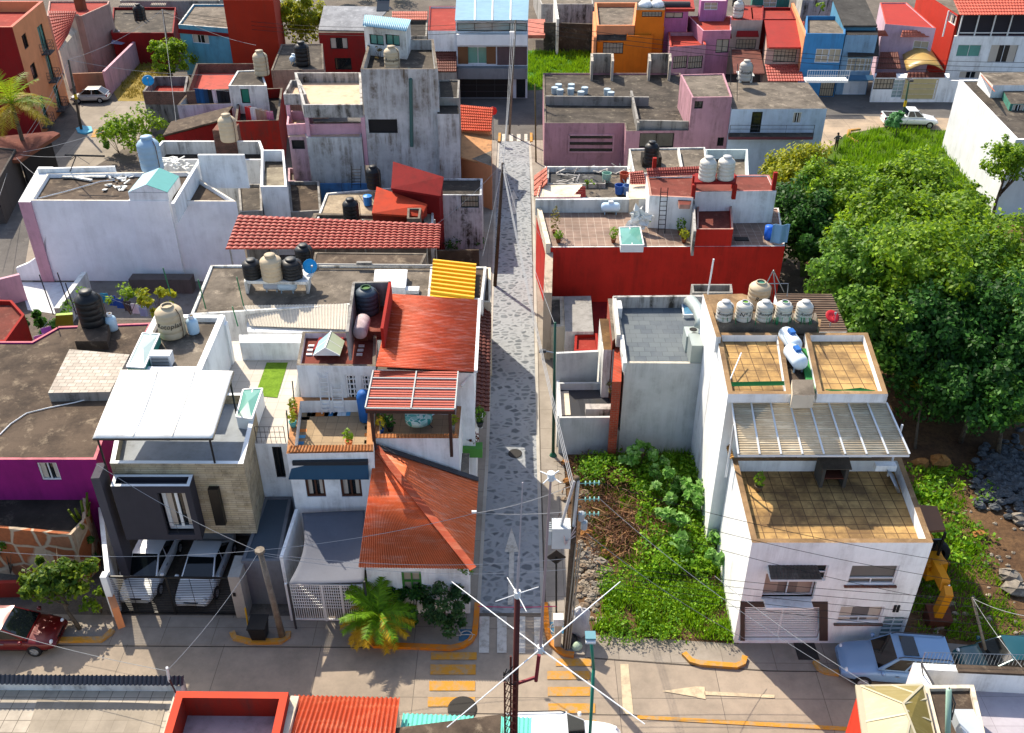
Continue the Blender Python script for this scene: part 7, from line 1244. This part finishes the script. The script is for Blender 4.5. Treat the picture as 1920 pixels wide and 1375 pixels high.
p = at(1081, 1217); solo(MB().lathe(p, [(.1, 0), (.22, .08), (.26, .2), (.15, .34), (0, .4)], 9), 'rubbish_bag', 'small pale green bag below the bulky white one', 'rubbish bag', flat('#a4b8a0', .7), p, smooth=True); p = at(1070, 1207); solo(MB().lathe(p, [(.2, 0), (.34, .15), (.26, .4), (0, .55)], 9), 'rubbish_bag', 'black bag between pole and white rubbish bag', 'rubbish bag', BLACKM, p, smooth=True)
# ---------------- backhoe
YE = flat('#c9820c', .45, var=.15); t = thing('backhoe_loader', 'yellow backhoe loader with brown canopy beside the big white house', 'backhoe', at(1748, 1080)); b = at(1745, 1085); f = MB()
MB().box(b+Vector((-.45, 1.9, .6)), 1.4, 4.6, .8).build('chassis', YE, t); rc_ = [at(1722, 947, 2.9), at(1757, 950, 2.9), at(1773, 994, 2.9), at(1730, 997, 2.9)]; MB().prism([p.xy for p in rc_][::-1], 2.78, 2.92).build('canopy_roof', flat('#6a4a34', .6), t); m = MB()
for p in rc_: m.bar((p.x*.98+b.x*.02, p.y-.05, 1.2), (p.x*.98+b.x*.02, p.y-.05, 2.8), .1, .1, Vector((0, 1, 0)))
m.build('canopy_post', BLACKM, t); cx = (rc_[2]+rc_[3])/2; MB().box((cx.x, cx.y+.3, 1.2), 1.3, .08, .9).build('cab_rear_window', PG, t)
for sx in (-1.2, .35):
    for dy, r in ((1.0, .7), (4.2, .5)): wheel(t, b.x+sx, b.y+dy, r, .4)
for o in list(t.children):
    if o.name.startswith('wheel'):
        for q in [o]+list(o.children): q.data.transform(Matrix.Translation(-t.location)) if False else None
pts = [at(1742, 1058, 1.3), at(1768, 1098, 2.6), at(1776, 1118, 2.7)]; m = MB(); m.bar(at(1733, 1070, .9), at(1770, 1062, 1.0), .5, .9); m.bar(at(1752, 1058, 1.2), at(1772, 1098, 2.5), .34, .55); m.build('boom', YE, t); MB().bar(at(1779, 1108, 2.6), at(1758, 1150, .9), .32, .5).build('dipper_arm', YE, t); MB().tube([at(1762, 1060, 1.7), at(1770, 1084, 2.4)], .08, 8).tube([at(1773, 1084, 2.5), at(1783, 1110, 2.5)], .07, 8).build('hydraulic_ram', flat('#b0b4b8', .25, .8), t); bp = at(1753, 1168, 0); MB().hexa([bp+Vector(v) for v in ((-.45, -.3, 0), (.45, -.3, 0), (.45, .3, 0), (-.45, .3, 0))], [bp+Vector(v) for v in ((-.5, -.45, .6), (.5, -.45, .6), (.5, .35, .85), (-.5, .35, .85))]).build('bucket', RUST, t)
t.location = t.location
# ================================================================ FOREGROUND ROOFS, POLES, WIRES
hF1 = house('pale_tile_terrace_house', 'house with pale tiled roof terrace and dark tile coping at the lower left', [(-220, 1268), (345, 1272), (262, 1560), (-330, 1560)], 3.6, WHITE2, paved('#b0a697', '#a69c8d', '#6d655a', .5, .5, .014, dirt=.3), pp=.5, t=.2, topm=CREAM); tiles(hF1, 'coping_tiles', [(345, 1266, 4.05), (-220, 1262, 4.05), (-220, 1278, 3.65), (345, 1282, 3.65)][::1], flat('#3c4452', .5, var=.25), 66, 1, amp=.07, step=.05); MB().quad(*[(*at(x, y, 3.12).xy, 3.125) for x, y in [(70, 1312), (312, 1320), (270, 1480), (20, 1480)]][::-1]).build('floor_panel', paved('#968c7d', '#8d8374', '#7d7466', .5, .5, .006, dirt=.25), hF1)
hF2 = house('red_parapet_house', 'small red walled flat roof at the bottom edge', [(331, 1296), (541, 1298), (468, 1640), (228, 1640)], 4.4, plaster('#8e2414', .35), plaster('#a48e90', .3), pp=1.0, t=.28, topm=plaster('#b8402a', .25)); fence_wall('', '', (553, 1305), (520, 1420), 4.0, CREAM, 0, .3, root=hF2, zref=4.0).name = 'side_wall'
t = thing('corrugated_roof', 'rust red corrugated roof at the bottom edge', 'roof', at(640, 1350, 0)); corr(t, 'sheet', [(553, 1304, 3.9), (750, 1309, 3.9), (722, 1520, 3.3), (470, 1520, 3.3)], sheet('#a24026', '#c87a5a', .5, .35), 23, 'v', .06); vol(t, [(556, 1312), (746, 1316), (724, 1500), (480, 1500)], 3.2, CREAM, CREAM, pp=0)
hF4 = house('grey_wedge_roof', 'grey rough concrete roof and turquoise sheets under the red mast', [(735, 1366), (936, 1340), (960, 1340), (948, 1560), (715, 1560)], 3.6, GREY2, CONCB, pp=.0); corr(hF4, 'turquoise_sheet', [(756, 1338, 3.3), (888, 1343, 3.3), (880, 1440, 3.2), (738, 1440, 3.2)], flat('#5fb0a4', .5), 15, 'v', .04); corr(hF4, 'turquoise_sheet', [(940, 1344, 3.65), (997, 1346, 3.65), (990, 1500, 3.5), (935, 1500, 3.5)], flat('#5fb0a4', .5), 7, 'v', .04)
hS1 = house('red_glass_roof_house', 'red walled house under a yellowed pyramid roof at the lower right', [(1612, 1287), (1728, 1285), (1790, 1560), (1650, 1560)], 6.0, plaster('#c4341c', .1), CONCD, pp=0); e = [at(1612, 1287, 6.1), at(1730, 1285, 6.1), at(1800, 1590, 6.1), at(1655, 1590, 6.1)]; r0, r1 = at(1693, 1320, 6.75), at(1706, 1352, 6.8)
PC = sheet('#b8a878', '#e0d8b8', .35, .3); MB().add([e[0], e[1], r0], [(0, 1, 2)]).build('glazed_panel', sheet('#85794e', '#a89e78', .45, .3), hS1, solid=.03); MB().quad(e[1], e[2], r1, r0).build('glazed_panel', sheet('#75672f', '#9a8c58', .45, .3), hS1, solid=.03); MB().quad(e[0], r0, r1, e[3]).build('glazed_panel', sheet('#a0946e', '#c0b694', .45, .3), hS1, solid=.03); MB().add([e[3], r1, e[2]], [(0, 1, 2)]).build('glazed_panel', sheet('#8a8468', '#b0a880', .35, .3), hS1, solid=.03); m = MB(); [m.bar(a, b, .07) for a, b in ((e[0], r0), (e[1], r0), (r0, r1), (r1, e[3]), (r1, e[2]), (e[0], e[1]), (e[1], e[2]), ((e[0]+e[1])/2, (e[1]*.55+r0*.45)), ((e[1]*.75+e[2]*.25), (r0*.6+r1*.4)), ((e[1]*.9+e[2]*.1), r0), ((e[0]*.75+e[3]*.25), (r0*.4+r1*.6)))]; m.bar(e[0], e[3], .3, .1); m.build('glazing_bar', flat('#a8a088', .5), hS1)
hS2 = house('dark_flat_roof', 'dark concrete flat roof with pale green standpipe at the lower right', [(1733, 1285), (1826, 1284), (1890, 1560), (1802, 1560)], 5.9, CREAM, CONCB, pp=.15, t=.14); t = thing('service_mast', 'pale green standpipe with bundled cables on the dark flat roof', 'mast', at(1776, 1365, 5.8)); MB().tube([at(1776, 1420, 5.8), at(1779, 1293, 8.2)], .09, 8).build('pipe', flat('#8aa898', .6), t, True); m = MB()
for i in range(7): m.tube([at(1780, 1290+i, 8.2), at(1784+R.uniform(-3, 8), 1320, 7.2), at(1783+R.uniform(-4, 3), 1350, 6.4)], .025, 4)
m.build('cable', DGREY, t); t = thing('roof_box', 'grey louvred metal box on legs on the dark flat roof', 'box', at(1800, 1375, 5.8)); p = at(1800, 1372, 5.8); MB().hexa([p+Vector(v) for v in ((-.3, -1.2, .3), (.35, -1.2, .3), (.35, .3, .3), (-.3, .3, .3))], [p+Vector(v) for v in ((-.3, -1.2, .75), (.35, -1.2, .75), (.35, .3, .75), (-.3, .3, .75))]).build('case', flat('#a9b0b4', .4), t)
hS3 = house('pale_terrace_house', 'white walled terrace with thin railing at the lower right', [(1712, 1243), (2100, 1262), (2200, 1600), (1835, 1600), (1735, 1290)], 5.6, WHITE, paved('#a9a4ac', '#a19ca4', '#8a858c', 2.6, 1.2, .01, dirt=.2), pp=1.0, t=.28, topm=WCLEAN); railing(hS3, 'railing', [(1728, 1243, 5.6), (2000, 1250, 5.6)], .55, STEEL, 40, .014, 1, False, True); MB().bar(at(1795, 1254, 5.7), at(2000, 1263, 5.7), .3, .1).build('coping_strip', CONCB, hS3); m = MB().bar(at(1728, 1245, 5.65), at(1760, 1300, 5.65), .05).bar(at(1727, 1243, 6.2), at(1735, 1290, 5.0), .04); m.build('brace', DGREY, hS3)
# masts with radial antennas
MR = flat('#4a1a16', .6); YM = 17.0
def radial(t, x, y, ends, r, mat, nm='radial'):
    c = atY(x, y, YM); m = MB().lathe(c-Vector((0, 0, .1)), [(.0, 0), (.09, 0), (.09, .2), (0, .2)], 10); m.build('hub', WMETAL, t)
    for ex, ey in ends: e = at(ex, ey, c.z); MB().tube([c, e], [r, r*.7], 5).build(nm, mat, t)
    return c
t = thing('antenna_mast', 'dark red mast with two white ground plane antennas over the crossing', 'antenna mast', (atY(967, 1300, YM).x, YM, 3.6)); c1 = radial(t, 1013, 1217, [(847, 1091), (1163, 1091), (838, 1364), (1209, 1358)], .021, WMETAL); tp = atY(1033, 893, YM); MB().tube([c1, c1.lerp(tp, .5), tp], [.045, .035, .03], 6).build('whip', flat('#a08c8c', .5), t); radial(t, 1033, 893, [(1013, 884), (1048, 883), (1018, 907), (1052, 906)], .022, WMETAL, 'top_spoke')
c2 = radial(t, 970, 1114, [(951, 1083), (1010, 1101), (929, 1128), (987, 1147)], .016, WMETAL); tp = atY(980, 905, YM); MB().tube([c2, c2.lerp(tp, .35), c2.lerp(tp, .36), tp], [.04, .035, .022, .015], 6).build('whip', flat('#a8a0a4', .5), t); a = atY(965, 1368, YM); MB().tube([Vector((a.x, YM, 3.6)), a, c2], [.09, .085, .075], 8).build('pole', MR, t, True)
b0, b1, b2 = atY(966, 1283, YM), atY(1005, 1270, YM), c1-Vector((.03, 0, .25)); MB().tube([b0, b1], .05, 6).tube([b1-Vector((0, 0, .15)), b2], .055, 6).build('bracket_arm', flat('#7a2430', .6), t); m = MB(); q = atY(950, 1262, YM-.1)
for dx, dy in ((0, 0), (.16, .28), (.33, 0)): m.tube([Vector((q.x-.05+dx, YM-.4+dy, 3.6)), Vector((q.x-.05+dx, YM-.4+dy, q.z))], .028, 5)
P3 = [Vector((q.x-.05+dx, YM-.4+dy, 0)) for dx, dy in ((0, 0), (.16, .28), (.33, 0))]; z = 3.8; i = 0
while z < q.z-.3:
    for k in range(3): m.tube([P3[k]+Vector((0, 0, z)), P3[(k+1) % 3]+Vector((0, 0, z+.3))], .012, 3, False)
    z += .3
a = P3[1]; m.tube([Vector((a.x, a.y, q.z)), Vector((a.x, a.y, q.z+.7))], .03, 5); m.build('lattice', MR, t); m = MB(); [m.tube([Vector((a.x+math.cos(j*.6)*.2, a.y-.1+math.sin(j*.6)*.06, q.z-.1+math.sin(j*.6)*.25+j*.01)), Vector((a.x+math.cos(j*.6+.6)*.2, a.y-.1, q.z-.1+math.sin(j*.6+.6)*.25))], .015, 4) for j in range(24)]; m.build('cable_coil', BLACKM, t)
t = thing('street_lamp', 'green lamp post with small solar panel at the bottom edge of the crossing', 'street lamp', (at(1104, 1420).x, 22.2, 0)); a, b, c_ = atY(1104, 1420, 22.2), atY(1113, 1255, 22.2), atY(1108, 1196, 22.2); MB().tube([Vector((a.x, 22.2, 0)), b], .06, 8).tube([b, c_], .055, 8).build('post', flat('#1f7a64', .5), t, True); h = atY(1107, 1192, 22.2); MB().box(h-Vector((0, .0, .02)), .36, .34, .06).build('solar_panel', flat('#5f8a94', .3), t); MB().box(h-Vector((0, .15, .14)), .34, .2, .09).build('lamp_head', WMETAL, t)
t = thing('street_lamp', 'dark green lamp post with short arm on the east pavement', 'street lamp', at(1037, 857)); b = at(1037, 857); tp = atY(1041, 605, b.y); MB().tube([b, tp], [.09, .06], 8).build('post', flat('#1a4a3a', .5), t, True); MB().lathe(b, [(.22, 0), (.2, .12), (.1, .3)], 10).build('base', flat('#1a5a44', .5), t); a1 = atY(1040, 662, b.y); a2 = atY(1020, 658, b.y); MB().tube([a1, a2], .035, 6).build('arm', STEEL, t); MB().hexa([a2+Vector(v) for v in ((-.25, -.12, -.06), (.1, -.12, -.06), (.1, .12, -.06), (-.25, .12, -.06))], [a2+Vector(v) for v in ((-.2, -.08, .06), (.1, -.08, .06), (.1, .08, .06), (-.2, .08, .06))]).build('lamp_head', DGREY, t)
def pole(name, label, base, top, r, mat, group='utility poles'):
    b = at(*base); tp = atY(*top, b.y); t = thing(name, label, 'pole', b, group); MB().tube([b, tp], [r, r*.7], 10).build('shaft', mat, t, True); return t, b, tp
POLC = conc('#7d7468', '#5a5248', '#a0978a', s=2)
tL, bL_, pL = pole('utility_pole', 'leaning concrete pole in front of the modern house', (530, 1196), (487, 1032), .15, POLC); MB().lathe(pL-Vector((0, 0, .1)), [(.2, 0), (.22, .06), (.2, .14)], 8).build('band', POLC, tL)
tR, bR_, pR = pole('utility_pole', 'concrete pole with transformer at the corner of the vacant lot', (1062, 1216), (1081, 895), .17, conc('#5f5040', '#3a3028', '#8a7a66', s=2)); m = MB()
for dx in (-.28, .22): m.bar(pR+Vector((dx*.3, -.1, -.1)), pR+Vector((dx-.25, -.2, -2.3)), .09, .09)
m.build('crossarm', flat('#b4b8bc', .4, .3), tR); tc = atY(1054, 1000, bR_.y); MB().box((tc.x-.05, tc.y-.1, tc.z-.45), .72, .62, 1.05).build('transformer', flat('#b9bec0', .4), tR); m = MB(); [m.box((tc.x-.5, tc.y-.35+i*.12, tc.z-.3), .14, .03, .75) for i in range(5)]; m.build('cooling_fin', flat('#a4aaae', .4), tR); m = MB()
for dx, z in ((.5, -.9), (.75, -1.35)): m.lathe(pR+Vector((dx*.5, -.1, z-1.2)), [(.02, 0), (.13, .05), (.13, .4), (.02, .45)], 10)
m.build('fuse_canister', flat('#9aa2a8', .4), tR); INS = []; m = MB()
for y0 in (905, 935, 963): 
    a = atY(1083, y0+2, bR_.y); e = a+Vector((.85, .05, 0)); INS.append(e)
    for k in range(4): m.lathe(a.lerp(e, .35+k*.2), [(.02, -.03), (.09, -.02), (.09, .02), (.02, .03)], 8, 'x')
    m.tube([a, e], .02, 4)
m.build('insulator', flat('#7fb0a8', .3), tR); m = MB(); [m.tube([tc+Vector((0, -.3, .5)), tc+Vector((.1, -.5, .0-i*.1)), tc+Vector((.5, -.25, .1+i*.25))], .025, 4) for i in range(3)]; m.build('jumper_cable', flat('#c9b0a8', .6), tR); m = MB(); [m.tube([Vector((bR_.x+dx, bR_.y-.16, .1)), Vector((bR_.x+.25+dx, bR_.y-.16, 6.3))], .035, 5) for dx in (-.08, .03, .12)]; m.build('conduit', flat('#8a8478', .6), tR)
tB, bB_, pB = pole('utility_pole', 'brown timber pole leaning beside the lane', (928, 536), (943, 306), .14, conc('#4d3c30', '#33281f', '#6f5c4a', s=2)); tC, bC_, pC = pole('utility_pole', 'slim pale pole at the head of the lane', (955, 252), (967, 38), .12, POLC); MB().bar(pC-Vector((.2, 0, .3)), pC+Vector((.9, 0, -.3)), .08).build('crossarm', DGREY, tC); MB().box(atY(960, 72, bC_.y), .45, .4, .6).build('junction_box', WMETAL, tC)
tD, bD_, pD = pole('utility_pole', 'grey pole in the dry garden by the yellow green tree', (322, 142), (304, 18), .14, POLC); tE, bE_, pE = pole('utility_pole', 'dark pole with yellow band in front of the silver hatchback', (153, 245), (128, 112), .13, conc('#5a5248', '#3a342c', '#7d7264', s=2)); MB().lathe(atY(142, 182, bE_.y)-Vector((0, 0, .2)), [(.15, 0), (.15, .5)], 10, cap=False).build('yellow_band', flat('#c9a414', .6), tE)
tF, bF_, pF = pole('utility_pole', 'grey pole end among the wires on the shaded side street', (42, 340), (24, 288), .14, POLC); tG, bG_, pG = pole('utility_pole', 'slim pole standing on the pavement by the pink house', (1005, 306), (1003, 158), .08, conc('#6a5a3a', '#4a3e28', '#8a7a50', s=2)); tH, bH_, pH = pole('street_lamp', 'green street lamp with yellow band behind the white pickup', (1690, 240), (1705, 148), .11, flat('#2a4a38', .6), 'street lamps'); tH['category'] = 'street lamp'; MB().lathe(atY(1697, 196, bH_.y)-Vector((0, 0, .2)), [(.14, 0), (.14, .6)], 10, cap=False).build('yellow_band', flat('#c9a414', .6), tH); MB().box(pH-Vector((0, .3, .1)), .35, .8, .18).build('lamp_head', DGREY, tH)
tI, bI_, pI = pole('utility_pole', 'thin leaning pole carrying wires over the lower right railing', (1855, 1248), (1824, 1122), .07, POLC)
t = thing('road_sign', 'back of a square road sign on a dark post by the lot corner', 'road sign', at(1043, 1152)); b = at(1043, 1152); tp = atY(1043, 1046, b.y); MB().tube([b, tp], .045, 6).build('post', BLACKM, t); s = .42; MB().hexa([tp+Vector(v) for v in ((0, .02, -s), (s, .02, 0), (0, .02, s), (-s, .02, 0))], [tp+Vector(v) for v in ((0, .05, -s), (s, .05, 0), (0, .05, s), (-s, .05, 0))]).build('sign_plate', flat('#2a2624', .6), t)
t = thing('stop_sign', 'red round sign plate on a thin post at the lane head', 'road sign', at(925, 262)); b = at(925, 262); tp = atY(924, 208, b.y); MB().tube([b, tp], .05, 6).build('post', STEEL, t); MB().lathe(tp-Vector((0, .05, 0)), [(0, -.02), (.42, -.02), (.42, .02), (0, .02)], 8, 'y').build('sign_plate', flat('#c01c1c', .5), t)
t = thing('meter_pillar', 'cream meter pillar on the east corner of the crossing', 'meter pillar', at(1045, 1213)); p = at(1045, 1213); MB().box(p, .3, .26, 1.8).build('shaft', plaster('#b5a894', .2), t); MB().box(p+Vector((0, 0, 1.5)), .42, .36, .4).build('meter_box', WHITE2, t)
m = MB().tube(wire(at(896, 1137, 1.0), at(1043, 1137, 1.1), .06), .025, 4, False); solo(m, 'barrier_tape', 'magenta tape stretched across the mouth of the lane', 'tape', flat('#b0285a', .6), m.v[0])
t = thing('bollard', 'yellow banded thin post on the pavement by the dark bin', 'bollard', at(468, 1188)); p = at(468, 1188); MB().tube([p, p+Vector((.05, 0, 1.6))], .04, 6).build('post', flat('#b08a14', .6), t)
t = thing('wall_post', 'white post with wires on the pale tile terrace corner', 'post', at(318, 1280, 3.6)); MB().tube([at(318, 1282, 3.6), at(313, 1252, 4.9)], .05, 6).build('post', WMETAL, t); MB().tube([at(330, 1300, 3.9), at(318, 1275, 4.2)], .03, 4).build('cable', MR, t)
# wires
WB = flat('#23211f', .7); WL = flat('#8d8f92', .5)
FE = lambda x, y, z: at(x, y, z)
wires('power_line', 'high voltage line leaving the transformer pole to the right', [(INS[i], atY(1960, yy, bR_.y-1.2), .5) for i, yy in enumerate((1078, 1112, 1160))], WB, .013)
wires('power_line', 'low line of the bundle passing the white house front', [(atY(1072, 1052+i*10, bR_.y), atY(1960, 1128+i*17, bR_.y-1.6), .35) for i in range(5)], WB, .014)
wires('power_line', 'thin pale line from the leaning pole across the lane mouth', [(pL, atY(893, 962, 30), .25), (atY(893, 962, 30), INS[0]-Vector((.8, 0, 0)), .2), (atY(893, 962, 30), atY(1062, 960, 27.8), .1), (pL-Vector((0, 0, .15)), atY(1060, 1048, 27.8), .5), (pL-Vector((0, 0, .25)), atY(1062, 1068, 27.8), .6)], WL, .012); solo(MB().box(atY(889, 960, 30)-Vector((0, 0, .05)), .2, .08, .1), 'wire_splice', 'small white splice box hanging on the line above the corner roof', 'splice box', WMETAL, atY(889, 960, 30))
wires('power_line', 'long line sagging over the red car to the lower left terrace', [(at(-60, 1165, 5), at(313, 1258, 4.8), .2), (at(-60, 1120, 5), at(690, 1290, 6.5), .2)][:1], flat('#a0a09c', .6), .011)
wires('power_line', 'pale line running to the leaning pole from the west', [(at(315, 1256, 4.8), pL, .3), (pL, atY(-60, 1030, bL_.y+2), .4), (pL-Vector((0, 0, .1)), at(180, 870, 7), .3)], WL, .011)
wires('power_line', 'wire strung along the lane from the timber pole', [(pR-Vector((.1, 0, .3+.3*i)), pB-Vector((0, 0, .2*i+.1)), .5) for i in range(3)]+[(pB-Vector((0, 0, .2*i)), pC-Vector((.2*i, 0, .3)), .6) for i in range(3)], WL, .014)
wires('power_line', 'service wire meeting the timber pole from a lane house', [(pB, at(905, 480, 5), .15), (pB, at(820, 420, 6), .2), (pB, at(1030, 470, 5), .3), (pB-Vector((0, 0, .3)), at(1010, 372, 5), .3), (atY(1040, 608, 41), pB, .5)], WL, .012)
wires('power_line', 'dark line running along the far street', [(pC-Vector((0, 0, .4*i)), at(2000, 118+i*9, 7), 1.0) for i in range(3)]+[(pC-Vector((0, 0, .4*i)), pD-Vector((0, 0, .4*i)), 1.2) for i in range(3)], WB, .02)
wires('power_line', 'wire of the tangle over the side street', [(pF, at(a, b, c_), .2) for a, b, c_ in ((-40, 470, 4), (-40, 380, 4), (70, 330, 6), (150, 292, 7), (196, 246, 7))]+[(pE, pF, .4), (pE-Vector((0, 0, .4)), pF-Vector((0, 0, .3)), .5), (pE, at(440, 140, 6), .5), (pE, pD, .6), (pD, at(330, 228, 4), .3), (pD, at(480, 85, 6), .5)], WL, .016)
wires('power_line', 'slanting service wire over the lower right street', [(at(1340, 1080, 6), at(1640, 1290, 6.3), .2), (pI, atY(1960, 1160, 24), .2), (pI, atY(1960, 1300, 22), .2), (at(1100, 1000, 8), at(1400, 1200, 1.5), .3), (INS[1], at(1613, 1288, 6.1), .5)], WL, .011)
